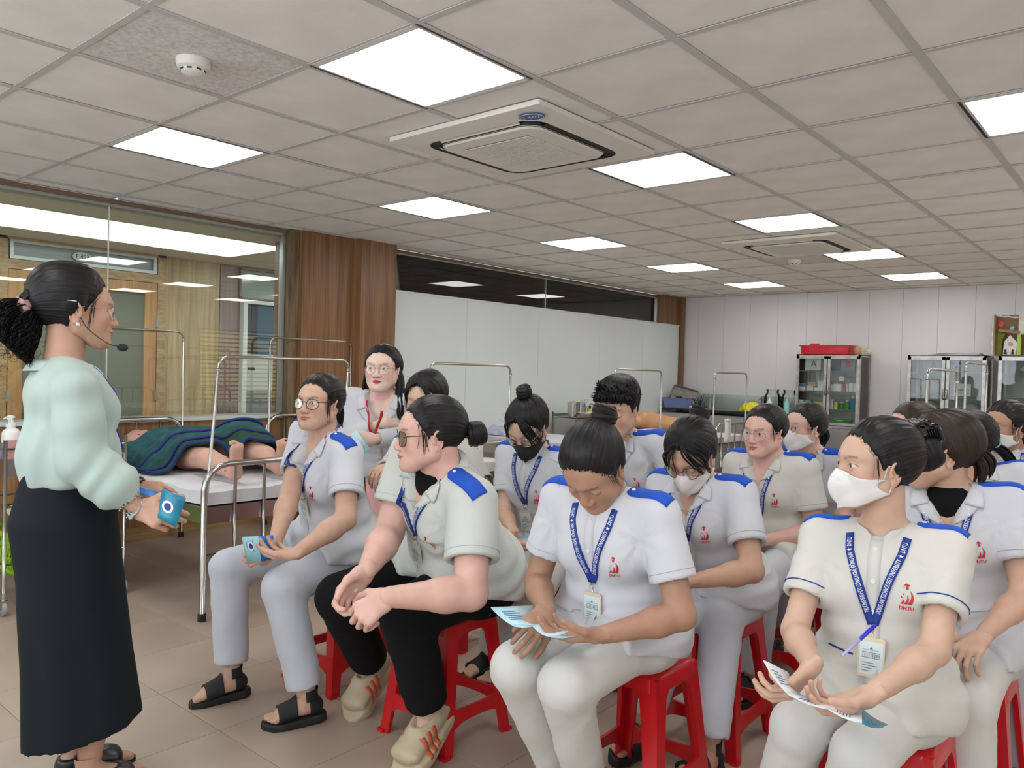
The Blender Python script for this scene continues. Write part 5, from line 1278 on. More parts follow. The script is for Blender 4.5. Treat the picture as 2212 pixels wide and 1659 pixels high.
    b = MB(); b.box((.01, 0, .325), (.03, .60, .02)); b.box((.01, 0, .0), (.03, .60, .02)); b.box((.01, -.29, .165), (.03, .02, .33)); b.box((.01, .29, .165), (.03, .02, .33)); b.build('frame', M_['plum'], e)
    L = empty('locker_unit', (OX + .03, 5.0, 0), 0, 'white and grey locker unit in a white frame beyond the glass wall', 'locker')
    def lp(nm, y0, y1, z0, z1, m, x=0., t=.04): b = MB(); b.box((x, (y0 + y1) / 2, (z0 + z1) / 2), (t, y1 - y0, z1 - z0)); return b.build(nm, M_[m], L)
    lp('frame', -.33, -.28, 0, 2.03, 'white', .02, .08); lp('frame', .27, .32, 0, 2.03, 'white', .02, .08); lp('frame', -.28, .27, 1.99, 2.03, 'white', .02, .08)
    lp('upper_door', -.275, -.215, 1.43, 1.99, 'navyd'); lp('upper_door', -.213, -.135, 1.43, 1.99, 'countertop', .004); lp('upper_door', -.133, .120, 1.43, 1.99, 'tealblue'); lp('side_panel', .122, .268, 1.43, 1.99, 'grey')
    lp('door', -.275, .118, 1.02, 1.43, 'lockw'); lp('door', .12, .268, 1.02, 1.43, 'lockg'); lp('base_panel', -.275, .118, .6, 1.018, 'lockg'); lp('base_panel', .12, .268, .6, 1.018, 'countertop'); lp('base_panel', -.275, .268, .0, .598, 'lockg')
    for y_, z_ in ((-.20, 1.27), (.20, 1.27), (.20, 1.70)): lp('latch', y_ - .04, y_ + .04, z_ - .012, z_ + .012, 'countertop', .025, .012)
    b = MB(); b.box((OX + .9, -2.2, 1.3), (2.4, .1, 2.7)); struct(b.build('wall_corridor_near', M_['corr']))

def bed(y0, y1, label, xh=-5.72, xf=-3.78, ztop=1.36, headtop=1.55, zf=.80, zh=.90, ry=False, mat_='mattress', group='steel hospital beds', frames=(1, 1), lean=0.):
    """stainless bed: arched ends with bars, frame, mattress, tall arches for a curtain at both ends"""
    w = y1 - y0; e = empty('hospital_bed', ((xh + xf) / 2, (y0 + y1) / 2, 0), 0, label, 'bed', group); hx = (xf - xh) / 2; hw = w / 2
    def end(x, z, nm, bars=4):
        b = MB(); r = .13; p = [(x, -hw, .025), (x, -hw, z - r)] + [(x, -hw + r - r * math.cos(R(a)), z - r + r * math.sin(R(a))) for a in (22, 45, 68, 90)] + [(x, hw - r + r * math.sin(R(a)), z - r + r * math.cos(R(a))) for a in (0, 22, 45, 68, 90)] + [(x, hw, .025)]
        b.tube(p, .0165, 10); o = b.build(nm, M_['steel'], e, True)
        for k in range(bars): y = -hw + w * (k + 1) / (bars + 1); b = MB(); b.tube([(x, y, .33), (x, y, z - .005)], .0095, 8); b.build('bar', M_['steel'], o, True)
        b = MB(); b.tube([(x, -hw, .33), (x, hw, .33)], .011, 8); b.build('cross_bar', M_['steel'], o, True)
        for s in (-1, 1): b = MB(); b.lathe([(.019, 0), (.021, .002), (.021, .038), (.017, .042)], (x, s * hw, 0), 12); b.build('rubber_foot', M_['rubberfoot'], o, True)
    end(hx, zf, 'footboard'); end(-hx, zh, 'headboard')
    b = MB()
    for s in (-1, 1): b.box((0, s * (hw - .015), .535), (2 * hx, .012, .085))
    for s in (-1, 1): b.box((s * (hx - .02), 0, .535), (.012, w, .085))
    b.box((0, 0, .572), (2 * hx - .04, w - .03, .006)); b.build('bed_frame', M_['steelb'], e)
    for k, (x, z) in enumerate(((hx - .025, ztop), (-hx + .015, headtop))):
        if not frames[k]: continue
        b = MB(); r = .055; z0 = .42; hh = hw - .012; p = [(x, -hh, z0), (x, -hh, z - r)] + [(x, -hh + r - r * math.cos(R(a)), z - r + r * math.sin(R(a))) for a in (22, 45, 68, 90)] + [(x, hh - r + r * math.sin(R(a)), z - r + r * math.cos(R(a))) for a in (0, 22, 45, 68, 90)] + [(x, hh, z0)]
        if k == 0 and lean: p = [(q_[0], q_[1] + lean * max(0, (q_[2] - z0) / (z - z0)), q_[2]) for q_ in p]
        b.tube(p, .0085, 8); o = b.build('curtain_arch', M_['steel'], e, True)
        for s in (-1, 1): yy = s * hh + (lean * .93 if k == 0 else 0); b = MB(); b.tube([(x, yy, z - .075), (x, yy, z - .060)], .0115, 8); b.build('collar', M_['steel'], o, True)
    if mat_:
        n1, n2 = 46, 22; V = []; hh = hw - .025
        for i in range(n1):
            for j in range(n2):
                u = -1 + 2 * i / (n1 - 1); v = -1 + 2 * j / (n2 - 1); ed = max(abs(u) ** 14, abs(v) ** 8); x = u * (hx - .035); y = v * hh
                V.append((x * (1 + .004 * math.sin(j * 2.1)), y + .006 * math.sin(i * .9) * (abs(v) > .9), .665 - .012 * ed - .003 * math.sin(x * 17 + y * 9) - .003 * math.sin(x * 7 - y * 21)))
        Vt = np.array(V); Vb = Vt.copy(); Vb[:, 2] = .585; Q = grid_quads(n1, n2, wrap=False); N = n1 * n2; E_ = []
        for i in range(n1 - 1): E_ += [(i * n2, (i + 1) * n2, N + (i + 1) * n2, N + i * n2), (i * n2 + n2 - 1, N + i * n2 + n2 - 1, N + (i + 1) * n2 + n2 - 1, (i + 1) * n2 + n2 - 1)]
        for j in range(n2 - 1): E_ += [(j, N + j, N + j + 1, j + 1), ((n1 - 1) * n2 + j, (n1 - 1) * n2 + j + 1, N + (n1 - 1) * n2 + j + 1, N + (n1 - 1) * n2 + j)]
        m = link('mattress', npmesh('mattress', np.concatenate([Vt, Vb]), np.concatenate([Q, (Q + N)[:, ::-1], np.array(E_)])), M_[mat_], e); m.data.set_sharp_from_angle(angle=R(60))
    return e
def stool(x, y, label, rz=0., s=1.):
    """red moulded stool: L-section legs splaying out, arched openings, a low ring of rails"""
    def leg(sx, sy):
        V = []; zs = [0, .02, .16, .30, .375, .41, .44]
        for z in zs:
            t = z / .45; c = .168 - .045 * t; w = .040 + .018 * t + (.09 * ((z - .36) / .09) ** 2 if z > .36 else 0); c2 = c - .010; w = min(w, c * .98)
            V += [(c, c, z), (c, c - w, z), (c2 - .006, c - w, z), (c2 - .006, c2 - .006, z), (c - w, c2 - .006, z), (c - w, c, z)]
        V = [(a * sx, b_ * sy, z) for a, b_, z in V]; Fs = []
        for k in range(len(zs) - 1):
            for m in range(6): Fs.append((k * 6 + m, k * 6 + (m + 1) % 6, (k + 1) * 6 + (m + 1) % 6, (k + 1) * 6 + m))
        Fs += [tuple(range(6)), tuple(range((len(zs) - 1) * 6, len(zs) * 6))]
        b = MB(); b.add(V, Fs); b.box((sx * .160, sy * .160, .006), (.030, .030, .012)); return b
    if not hasattr(stool, 'proto'):
        e = empty('plastic_stool')
        for sx in (-1, 1):
            for sy in (-1, 1): leg(sx, sy).build('leg', M_['redpl'], e, 'auto')
        for k in range(4):
            M = Matrix.Rotation(R(90 * k), 4, 'Z'); n = 10; V = []
            for i in range(n + 1):
                u = -1 + 2 * i / n; x_ = u * .140; zt = .145 + .014 * abs(u) ** 3; zb = .105 - .045 * abs(u) ** 4; V += [M @ Vector((x_, .153, zt)), M @ Vector((x_, .158, zb)), M @ Vector((x_, .147, zb)), M @ Vector((x_, .142, zt))]
            b = MB(); b.add(V, [(i * 4 + m, i * 4 + (m + 1) % 4, i * 4 + 4 + (m + 1) % 4, i * 4 + 4 + m) for i in range(n) for m in range(4)]); b.build('rail', M_['redpl'], e, 'auto')
        b = MB(); pr = []
        def sq(w, z, r=.03, n=5):
            out = []
            for sx, sy, a0 in ((1, 1, 0), (-1, 1, 90), (-1, -1, 180), (1, -1, 270)): out += [(sx * (w - r) + r * math.cos(R(a0 + 90 * k / n)), sy * (w - r) + r * math.sin(R(a0 + 90 * k / n)), z) for k in range(n + 1)]
            return out
        lv = [sq(.129, .400), sq(.127, .425), sq(.125, .440), sq(.116, .449), sq(.10, .451), sq(.035, .447, .02), sq(.03, .43, .02)]; n = len(lv[0]); V = [v for l in lv for v in l]; Fs = [(k * n + m, k * n + (m + 1) % n, (k + 1) * n + (m + 1) % n, (k + 1) * n + m) for k in range(len(lv) - 1) for m in range(n)] + [tuple(range(6 * n, 7 * n))]
        b.add(V, Fs); b.build('seat', M_['redpl'], e, 'auto'); stool.proto = e; o = e
    else: o = copy_tree(stool.proto)
    o.location = (x, y, 0); o.rotation_euler = (0, 0, R(rz)); o.scale = (s, s, 1); tag(o, label, 'stool', 'red plastic stools under the audience'); return o
# ---------------------------------------------------------------- where the pixels of the 2212x1659 frame lie in the room
def ray(px, py): return CFW + (px - 1106) / CF * CR - (py - 829.5) / CF * CU
def at(px, py, d): return CP + ray(px, py) * d
def atz(px, py, z): r = ray(px, py); return CP + r * ((z - CH) / r[2])
def atx(px, py, x): r = ray(px, py); return CP + r * (x / r[0])
def aty(px, py, y): r = ray(px, py); return CP + r * (y / r[1])
def hd_(a, p=0): a = R(a); p = R(p); return np.array([math.sin(a) * math.cos(p), math.cos(a) * math.cos(p), math.sin(p)])
SK = dict(skin_a=(.60, .385, .285), skin_b=(.60, .40, .295), skin_c=(.42, .245, .165), skin_d=(.76, .56, .47), skin_e=(.54, .33, .235), skin_f=(.68, .435, .36))
# ---------------------------------------------------------------- hair styles
def wisps(ctx, hc, seed=0, n=7, sides=(1, -1), az=(60, 78), dz=-.06, r=.0011):
    rs = np.random.RandomState(seed)
    for s in sides:
        P = []
        for k in range(n):
            a = az[0] + (az[1] - az[0]) * rs.rand(); z0 = .045 - (a - 60) * .002
            P.append(curve([on_head(s * a, z0, .006), on_head(s * (a + 2), z0 - .03, .006 + .006 * rs.rand()), on_head(s * (a + 6 * rs.rand()), z0 + dz * (.6 + .6 * rs.rand()), .006 + .012 * rs.rand())], 5))
        V, Q, u = locks(P, r, r * .4, n=4, seed=seed); ctx['hx_add']('loose_strands', V, Q, u, hc, ctx['HO_'])
def flyaway(ctx, hc, seed, n=40, thick=.016, zmin=.03):
    rs = np.random.RandomState(seed + 9); P = []
    for k in range(n):
        a = rs.uniform(50, 310); z = rs.uniform(zmin, .105); p = on_head(a, z, thick - .004); d = unit(p) * .5 + rs.normal(size=3) * .6; d = unit(d); t = unit(np.cross(d, rs.normal(size=3)))
        l = rs.uniform(.015, .035); P.append(curve([p, p + t * l * .5 + d * l * .12, p + t * l + d * l * .28], 3))
    V, Q, u = locks(P, .0005, .0003, n=3, seed=seed); ctx['hx_add']('flyaway_hair', V, Q, u, hc, ctx['HO_'])
def st_base(ctx, hc, **k):
    q = ctx['q']; kk = dict(nu=int(64 * min(1, q)), nv=int(180 * min(1, q))); kk.update(k); V, Q, u = hair_cap(**kk); ctx['HO_'] = ctx['hx_add']('hair', V, Q, u, hc)
    rs = np.random.RandomState(k.get('seed', 0) + 40); P = []; hl = k.get('hl', HL_F); pole = unit(k.get('pole', (0, -.7, .6)))      # fine hairs that soften the hairline
    for i in range(int(130 * min(1, q))):
        az = rs.uniform(-80, 80); z = np.interp(abs(az), *hl); p0 = on_head(az, z - rs.uniform(-.002, .004), .0004); d = pole * .09 - p0 * .0; t = unit(d - p0 + np.array([0, 0, .06])); p2 = p0 + t * rs.uniform(.018, .034)
        r = np.linalg.norm(p2 - HO); D = ((p2 - HO) / r)[None].astype(f32); p2 = HO + D[0] * (np.linalg.norm(p0 - HO) * .35 + .65 * r + .003); p1 = (p0 + p2) / 2; p1 = p1 + unit(p1 - HO) * .0022; P.append(curve([p0, p1, p2], 3))
    V, Q, u = locks(P, .0007, .0006, n=3, seed=3); ctx['hx_add']('hairline_strands', V, Q, u, hc, ctx['HO_'])
    return ctx['HO_']
def st_bun(c=(0, -.13, .05), r=.036, clip=None, thick=.011, seed=0, fl=30, wi=5, side=1., groove=.0013, top=.002):
    def f(ctx, hc):
        st_base(ctx, hc, pole=np.array(c) - HO, thick=thick, top=top, back=.004, seed=seed, groove=groove)
        V, Q, u = bun(c, r, unit(np.array(c) - HO), seed); ctx['hx_add']('hair_bun', V, Q, u, hc, ctx['HO_'])
        wisps(ctx, hc, seed, wi); flyaway(ctx, hc, seed, fl)
        if clip: clip(ctx)
    return f
def claw(c, s=1., m='plastic_black', nrm=(0, -1, .3), w=.040):
    def f(ctx):
        n = unit(nrm); x = unit(np.cross(n, [0, 0, 1])); y = np.cross(x, n); b = MB(); c0 = np.array(c)
        for sg in (1, -1):
            for k in range(5):
                o = x * (k - 2) * w * .22; b.tube([c0 + o + n * .012 * s, c0 + o + n * .014 * s + y * sg * .012 * s, c0 + o + y * sg * .027 * s, c0 + o - n * .018 * s + y * sg * .024 * s], [.0035 * s, .004 * s, .0035 * s, .0015 * s], 6)
            b.tube([c0 - x * w * .5 + n * .013 * s + y * sg * .010, c0 + x * w * .5 + n * .013 * s + y * sg * .010], .0055 * s, 8)
        hmb(ctx, b, 'hair_claw', m, ctx['HO_'])
    return f
def st_tail(c=(0, -.10, .03), end=((0, -.14, -.03), (0, -.13, -.12), (0, -.11, -.20)), rad=.022, n=46, thick=.011, seed=0, wi=7, fl=30, curl=0., freq=5., r0=.006, clip=None, band=None, top=.002, back=.004, groove=.0013, flare=1., side=0., wide=(60, 78), dz=-.06, wr=.0011):
    def f(ctx, hc):
        st_base(ctx, hc, pole=np.array(c) - HO, thick=thick, top=top, back=back, seed=seed, groove=groove, side=side)
        V, Q, u = bundle([c] + list(end), int(n * (1 if ctx['q'] >= .9 else .6)), rad, r0, .0015, seed, curl, freq, flare=flare); ctx['hx_add']('ponytail', V, Q, u, hc, ctx['HO_'])
        wisps(ctx, hc, seed, wi, az=wide, dz=dz, r=wr); flyaway(ctx, hc, seed, fl)
        if clip: clip(ctx)
        if band:
            v, qd, uu = ell_mesh(c, (.020, .014, .020)); ctx['hx_add']('hair_tie', v, qd, uu, M_[band], ctx['HO_'])
    return f
def bangs(ctx, hc, spans, seed=0, r=.0048, off=.008, n=8):
    """strands over the brow: spans of (az0,z0)->(az1,z1)->(az2,z2)"""
    rs = np.random.RandomState(seed); P = []
    for (a0, z0, a1, z1, a2, z2, k) in spans:
        for i in range(k):
            j = rs.normal(size=6); P.append(curve([on_head(a0 + 4 * j[0], z0, off), on_head(a1 + 5 * j[1], z1 + .004 * j[2], off + .004 + .002 * abs(j[3])), on_head(a2 + 6 * j[4], z2 + .008 * j[5], off + .006)], n))
    V, Q, u = locks(P, r, r * .2, n=6, flat=.45, seed=seed); ctx['hx_add']('fringe', V, Q, u, hc, ctx['HO_'])
def st_topbun(seed=3):
    def f(ctx, hc):
        c = np.array([0, -.055, .150]); st_base(ctx, hc, pole=c - HO, thick=.012, top=.006, back=.008, seed=seed, groove=.0016)
        V, Q, u = bun(c, .030, (0, -.3, 1), seed, 8); ctx['hx_add']('hair_bun', V, Q, u, hc, ctx['HO_']); claw((.0, -.045, .128), .8, nrm=(0, .5, 1), w=.05)(ctx)
        bangs(ctx, hc, [(12, .095, 32, .075, 52, .0, 7), (-12, .095, -34, .07, -58, -.03, 9), (-8, .09, -22, .06, -40, -.02, 6), (20, .09, 50, .06, 66, -.05, 6)], seed, .0042)
        wisps(ctx, hc, seed, 8); flyaway(ctx, hc, seed, 60)
    return f
def st_messy(seed=4):
    def f(ctx, hc):
        c = np.array([.0, -.135, .085]); st_base(ctx, hc, pole=(0, .3, 1), thick=.014, top=.006, back=.010, seed=seed, groove=.0015, messy=.001)
        V, Q, u = bun(c, .033, (0, -.8, .5), seed, 10, tw=.6); ctx['hx_add']('hair_bun', V, Q, u, hc, ctx['HO_'])
        rs = np.random.RandomState(seed); P = []
        for k in range(16):
            d = unit(np.array([rs.normal() * .7, -.8, .5 + rs.rand() * .4])); P.append(curve([c, c + d * .035, c + d * .055 + rs.normal(size=3) * .010], 5))
        V, Q, u = locks(P, .0022, .0006, n=5); ctx['hx_add']('hair_ends', V, Q, u, hc, ctx['HO_'])
        bangs(ctx, hc, [(4, .10, 30, .075, 58, .0, 9), (-4, .10, -26, .07, -50, -.01, 9), (0, .10, 14, .06, 20, .01, 4), (8, .095, 52, .05, 70, -.04, 7), (-8, .095, -52, .05, -72, -.04, 7)], seed, .0046)
        flyaway(ctx, hc, seed, 40)
    return f
def st_short(seed=5):
    def f(ctx, hc):
        st_base(ctx, hc, pole=(0, -.45, .9), thick=.007, top=.026, back=.006, hl=HL_M, seed=seed, groove=.0024, messy=.0018)
        rs = np.random.RandomState(seed); P = []
        for k in range(150):
            a = rs.uniform(-60, 60); z = rs.uniform(.066, .088) - abs(a) * .00022; p0 = on_head(a * .8, .104 - rs.rand() * .012, .022); p1 = on_head(a, z + .012, .024 + .004 * rs.rand()); p2 = on_head(a + rs.normal() * 5, z - .008 - .006 * rs.rand(), .012 + .004 * rs.rand()); P.append(curve([p0, p1, p2], 4))
        for k in range(170):
            a = rs.uniform(-180, 180); z = rs.uniform(.05, .112); p0 = on_head(a, z, .010 + .012 * (z > .09)); d = unit(p0 - np.array([0, 0, .02])); t = unit(np.array([.3 * rs.normal(), .7, .2 + .3 * rs.rand()])); P.append(curve([p0, p0 + d * .010 + t * .008, p0 + d * .013 + t * .022], 3))
        V, Q, u = locks(P, .0034, .0006, n=5, flat=.6, seed=seed); ctx['hx_add']('hair_tufts', V, Q, u, hc, ctx['HO_'])
    return f
def st_long(seed=6):
    def f(ctx, hc):
        st_base(ctx, hc, pole=(0, .25, 1), thick=.009, top=.002, back=.010, seed=seed, side=.008)
        V, Q, u = bundle([(-.070, -.02, .01), (-.083, -.015, -.05), (-.088, .005, -.12), (-.098, .03, -.19), (-.105, .035, -.235)], 40, .022, .006, .001, seed, flare=1.); ctx['hx_add']('hair_length', V, Q, u, hc, ctx['HO_'])
        V, Q, u = bundle([(.070, -.03, .01), (.083, -.03, -.05), (.092, -.04, -.12), (.12, -.06, -.17)], 36, .020, .006, .001, seed + 1); ctx['hx_add']('hair_length', V, Q, u, hc, ctx['HO_'])
        V, Q, u = bundle([(0, -.10, .0), (0, -.11, -.08), (0, -.10, -.20)], 46, .05, .008, .001, seed + 2); ctx['hx_add']('hair_length', V, Q, u, hc, ctx['HO_'])
        wisps(ctx, hc, seed, 4, sides=(1,), az=(62, 70), dz=-.14)
    return f
def st_claw(seed=7):
    def f(ctx, hc):
        st_base(ctx, hc, pole=(.05, .3, 1), thick=.014, top=.006, back=.016, seed=seed, side=.006, groove=.0015)
        V, Q, u = bundle([(.0, -.118, .03), (0, -.135, -.03), (.0, -.12, -.10), (0, -.09, -.14)], 60, .036, .007, .001, seed, curl=.004); ctx['hx_add']('hair_length', V, Q, u, hc, ctx['HO_'])
        M_.setdefault('amber', mat('amber_plastic', (.55, .26, .05), .2, coat=.4)); claw((.045, -.112, .035), .9, 'amber', (.3, -1, .1), .06)(ctx)
        bangs(ctx, hc, [(0, .10, 34, .07, 66, -.03, 12), (0, .10, -34, .07, -64, -.06, 12), (0, .1, 50, .06, 78, -.04, 8)], seed, .0050); flyaway(ctx, hc, seed, 60, .02)
    return f
def st_teacher(seed=8):
    def f(ctx, hc):
        c = np.array([0, -.112, -.008]); st_base(ctx, hc, pole=c - HO, thick=.014, top=.010, back=.010, seed=seed, groove=.0010, nu=80, nv=220)
        V, Q, u = bundle([c, (0, -.135, -.035), (0, -.150, -.07), (.0, -.145, -.115), (0, -.115, -.15)], 620, .075, .0018, .0007, seed, curl=.009, freq=5.2, n=15, taper=.62, nn=3); ctx['hx_add']('ponytail', V, Q, u, hc, ctx['HO_'])
        rs = np.random.RandomState(3); P = []
        for k in range(50):
            p = np.array([rs.normal() * .03, -.14 + rs.normal() * .032, -.085 + rs.normal() * .038]); a = np.linspace(0, 5.2, 14) + rs.rand() * 6; rr = .007 + .008 * rs.rand(); P.append(p + np.stack([.5 * rr * np.sin(a * .7), rr * np.cos(a), rr * np.sin(a)], 1))
        V, Q, u = locks(P, .0011, .0005, n=3); ctx['hx_add']('curls', V, Q, u, hc, ctx['HO_'])
        M_.setdefault('mauve', mat('mauve_satin', (.46, .27, .27), .4, bump=.003, bscale=90, var=.25, vscale=60))
        b = MB(); rs = random.Random(2)
        for k in range(13):
            a = k / 13 * 6.283; b.tube([(math.cos(a + .25 * t) * (.026 + .010 * math.sin(t * 3.14)), -.128 + .013 * math.sin(t * 7 + k), -.016 + math.sin(a + .25 * t) * (.030 + .010 * math.sin(t * 3.14))) for t in [i / 6 for i in range(7)]], [.010, .013, .010, .013, .010, .013, .009], 8)
        hmb(ctx, b, 'scrunchie', 'mauve', ctx['HO_']); b = MB(); b.box((.012, -.130, .030), (.05, .020, .030), M=Matrix.Translation((.010, -.128, .028)) @ Matrix.Rotation(R(-38), 4, 'X'), bev=.003); hmb(ctx, b, 'hair_clip', 'plastic_black', ctx['HO_'], False)
        wisps(ctx, hc, seed, 5, az=(66, 74), dz=-.08); flyaway(ctx, hc, seed, 30)
    return f
def st_brown(seed=9):
    def f(ctx, hc):
        st_base(ctx, hc, pole=(0, .2, 1), thick=.012, top=.004, back=.012, seed=seed, side=.004)
        bangs(ctx, hc, [(0, .10, 34, .07, 60, -.02, 14), (0, .10, -34, .07, -62, -.02, 14), (0, .1, 10, .07, 34, .01, 6)], seed, .0048)
        V, Q, u = bundle([(.0, -.10, .0), (0, -.12, -.05), (.0, -.10, -.11)], 40, .035, .007, .001, seed); ctx['hx_add']('hair_length', V, Q, u, hc, ctx['HO_'])
    return f

def sit(px, py, d, hip, kn, an, wr, **k):
    pz = .448 + .108 * k.get('fat', 1.) ** .8
    """seated person: head from its pixel and depth; hips, knees, ankles and wrists in the room"""
    head = at(px, py, d); return dict(head=head, pelvis=(hip[0], hip[1], pz), knees=kn, ankles=an, wrists=wr, root=(hip[0], hip[1]), **k)

PEOPLE = []
def students():
    P = PEOPLE
    Z = atz
    # 1 glasses, at the left end of the front row
    P.append(person('person', 'student in round dark glasses and black sandals at the left end of the front row',
        **sit(690, 874, 3.12, (-2.69, 2.06), [Z(495, 1225, .505), Z(612, 1268, .505)], [Z(500, 1452, .105), Z(662, 1500, .105)], [Z(593, 1176, .665), Z(640, 1196, .665)],
        face=hd_(163, 4), fwd=hd_(186), lat=-hd_(98), skin='skin_a', fat=1.16, jaw=1.10, gaze=(14, 3), collar='notch', pants='pants', shoes='sandal', toes=[hd_(196, -4), hd_(205, -4)],
        hand_dir=[hd_(222, -30), hd_(262, -8)], hand_nrm=[hd_(150, -20), (0.2, .4, -1)], curls=[(30, 40, 22), (24, 34, 22)], glasses=('dark_frame', .0245, .0205, 'round', .0015), lanyard=.60, badge=.8, q=1.15,
        hair=st_tail((.0, -.100, .02), ((.0, -.135, -.03), (.01, -.13, -.12), (.01, -.10, -.19)), seed=1, wi=12, dz=-.09, wr=.0016, thick=.012))))
    # 2 large student in the black trousers
    P.append(person('person', 'heavy-set student in black trousers and beige striped clogs, face in profile',
        **sit(928, 942, 2.58, (-1.99, 2.08), [Z(738, 1290, .515), Z(880, 1328, .525)], [Z(800, 1432, .175), Z(925, 1535, .17)], [Z(792, 1232, .70), Z(838, 1290, .66)],
        face=hd_(212, -3), fwd=hd_(192), lat=-hd_(108), skin='skin_f', fat=1.42, neck_up=.025, hs=1.10, jaw=1.14, gaze=(0, 0), collar='notch', shirt='cloth3', pants='black', shoes='clog', fsc=1.12, toes=[hd_(168, -34), hd_(172, -30)], undershirt='black',
        hand_dir=[hd_(205, -50), hd_(228, -36)], hand_nrm=[hd_(290, 20), hd_(120, 40)], curls=[(45, 50, 30), (45, 55, 30)], glasses=('dark_frame', .026, .022, 'square', .0016), lanyard=.58, badge=.85, q=1.15,
        hair=st_bun((0, -.142, .0), .036, seed=2, thick=.009, top=0., fl=40, wi=8))))
    # 3 reading in the middle of the front row
    P.append(person('person', 'student bent over a large open leaflet in the middle of the front row',
        **sit(1284, 1012, 2.22, (-1.28, 2.05), [Z(1118, 1440, .50), Z(1222, 1478, .50)], [Z(1205, 1655, .11), Z(1268, 1700, .11)], [Z(1180, 1322, .655), Z(1300, 1372, .645)],
        face=hd_(172, -48), fwd=hd_(186), lat=-hd_(88), skin='skin_c', fat=1.10, hs=1.03, jaw=1.08, eye=0., collar='stand', pants='pants2', shoes='lime', toes=[hd_(190, -6), hd_(195, -6)],
        hand_dir=[hd_(170, -14), hd_(235, -4)], hand_nrm=[hd_(80, 50), (0, .0, -1)], curls=[(38, 42, 25), (18, 24, 16)], lanyard=.50, badge=True, q=1.15,
        hair=st_bun((-.01, -.128, .075), .034, seed=3, thick=.012, top=.004))))
    # 4 masked student at the right
    P.append(person('person', 'masked student at the right front with black claw clip and blue-piped white uniform',
        **sit(1893, 1008, 1.98, (-.55, 2.12), [Z(1728, 1570, .50), Z(1862, 1630, .50)], [np.array([-.80, 1.98, .1]), np.array([-.64, 1.92, .1])], [Z(1755, 1440, .69), Z(1885, 1500, .67)],
        face=hd_(226, 0), fwd=hd_(200), lat=-hd_(86), skin='skin_b', fat=.92, sh_w=.95, neck_up=-.045, jaw=1.0, gaze=(8, 0), shirt='cloth2', pants='pants2', collar='stand', piping=True, mask='white', shoes='shoe',
        hand_dir=[hd_(205, -35), hd_(238, -25)], hand_nrm=[hd_(95, -20), (0.1, .2, -1)], curls=[(40, 44, 25), (34, 40, 22)], lanyard=.47, badge=True, q=1.15,
        hair=st_bun((.01, -.132, .035), .042, seed=4, clip=claw((.01, -.122, .090), 1.6, nrm=(0, -.35, .9), w=.055), top=.003))))
    # 5 top bun and black mask
    P.append(person('person', 'student with a topknot and black face mask bent over a leaflet',
        **sit(1140, 925, 3.28, (-2.09, 2.73), [Z(1090, 1248, .50), Z(1165, 1262, .50)], [Z(1060, 1405, .105), Z(1100, 1420, .105)], [Z(1108, 1152, .68), Z(1170, 1172, .67)],
        face=hd_(168, -36), fwd=hd_(184), lat=-hd_(90), skin='skin_b', fat=.95, eye=0., collar='stand', pants='pants2', shoes='sandal', mask='black', glasses=('metal', .024, .020, 'round', .0011),
        hand_dir=[hd_(190, -30), hd_(240, -15)], hand_nrm=[hd_(100, 0), (0, .3, -1)], lanyard=.56, badge=.9, hair=st_topbun())))
    # 6 boy
    P.append(person('person', 'young man with short black hair looking down, seated behind the bent-over student',
        **sit(1334, 888, 3.62, (-1.90, 3.34), [np.array([-1.98, 2.96, .52]), np.array([-1.76, 2.96, .52])], [np.array([-1.98, 2.94, .1]), np.array([-1.76, 2.94, .1])], [np.array([-1.98, 3.02, .66]), np.array([-1.82, 3.02, .66])],
        face=hd_(168, -14), fwd=hd_(182), lat=-hd_(90), skin='skin_a', fat=1.02, hs=1.14, jaw=1.06, eye=0., collar='notch', pants='pants', q=.85, undershirt='wool', lanyard=False, hair=st_short(), bust=.8, sh_w=1.08)))
    # 7 masked with glasses, looking down
    P.append(person('person', 'student in glasses and white mask looking down, behind the bent-over reader',
        **sit(1492, 986, 2.76, (-1.28, 2.69), [Z(1463, 1322, .50), Z(1560, 1330, .50)], [Z(1392, 1560, .11), np.array([-1.15, 2.40, .10])], [Z(1480, 1262, .66), Z(1500, 1255, .68)],
        face=hd_(176, -34), fwd=hd_(192), lat=-hd_(96), skin='skin_e', fat=1.12, eye=0., collar='notch', pants='pants', shoes='sandal', mask='white', glasses=('dark_frame', .027, .024, 'round', .0012),
        hand_dir=[hd_(215, -15), hd_(240, -12)], hand_nrm=[(0, 0, 1), (0, .2, 1)], lanyard=.58, badge=True, hair=st_messy())))
    # 8 glasses, third in the column
    P.append(person('person', 'unmasked student in large thin-rimmed round glasses, ponytail over the shoulder',
        **sit(1652, 935, 3.42, (-1.34, 3.44), [np.array([-1.50, 3.08, .50]), np.array([-1.26, 3.04, .50])], [Z(1638, 1400, .1), np.array([-1.3, 3.1, .1])], [np.array([-1.42, 3.22, .64]), np.array([-1.32, 3.18, .64])],
        face=hd_(192, -4), fwd=hd_(196), lat=-hd_(98), skin='skin_f', fat=1.18, jaw=1.10, gaze=(0, 0), collar='notch', shirt='cloth2', pants='pants', shoes='sandal', glasses=('clear_frame', .0275, .0245, 'round', .0011), q=.9, lanyard=.42, badge=False, lip=(.55, .10, .09),
        hair=st_tail((.0, -.095, .05), ((.03, -.125, .0), (.06, -.11, -.08), (.06, -.06, -.16)), seed=8, rad=.024))))
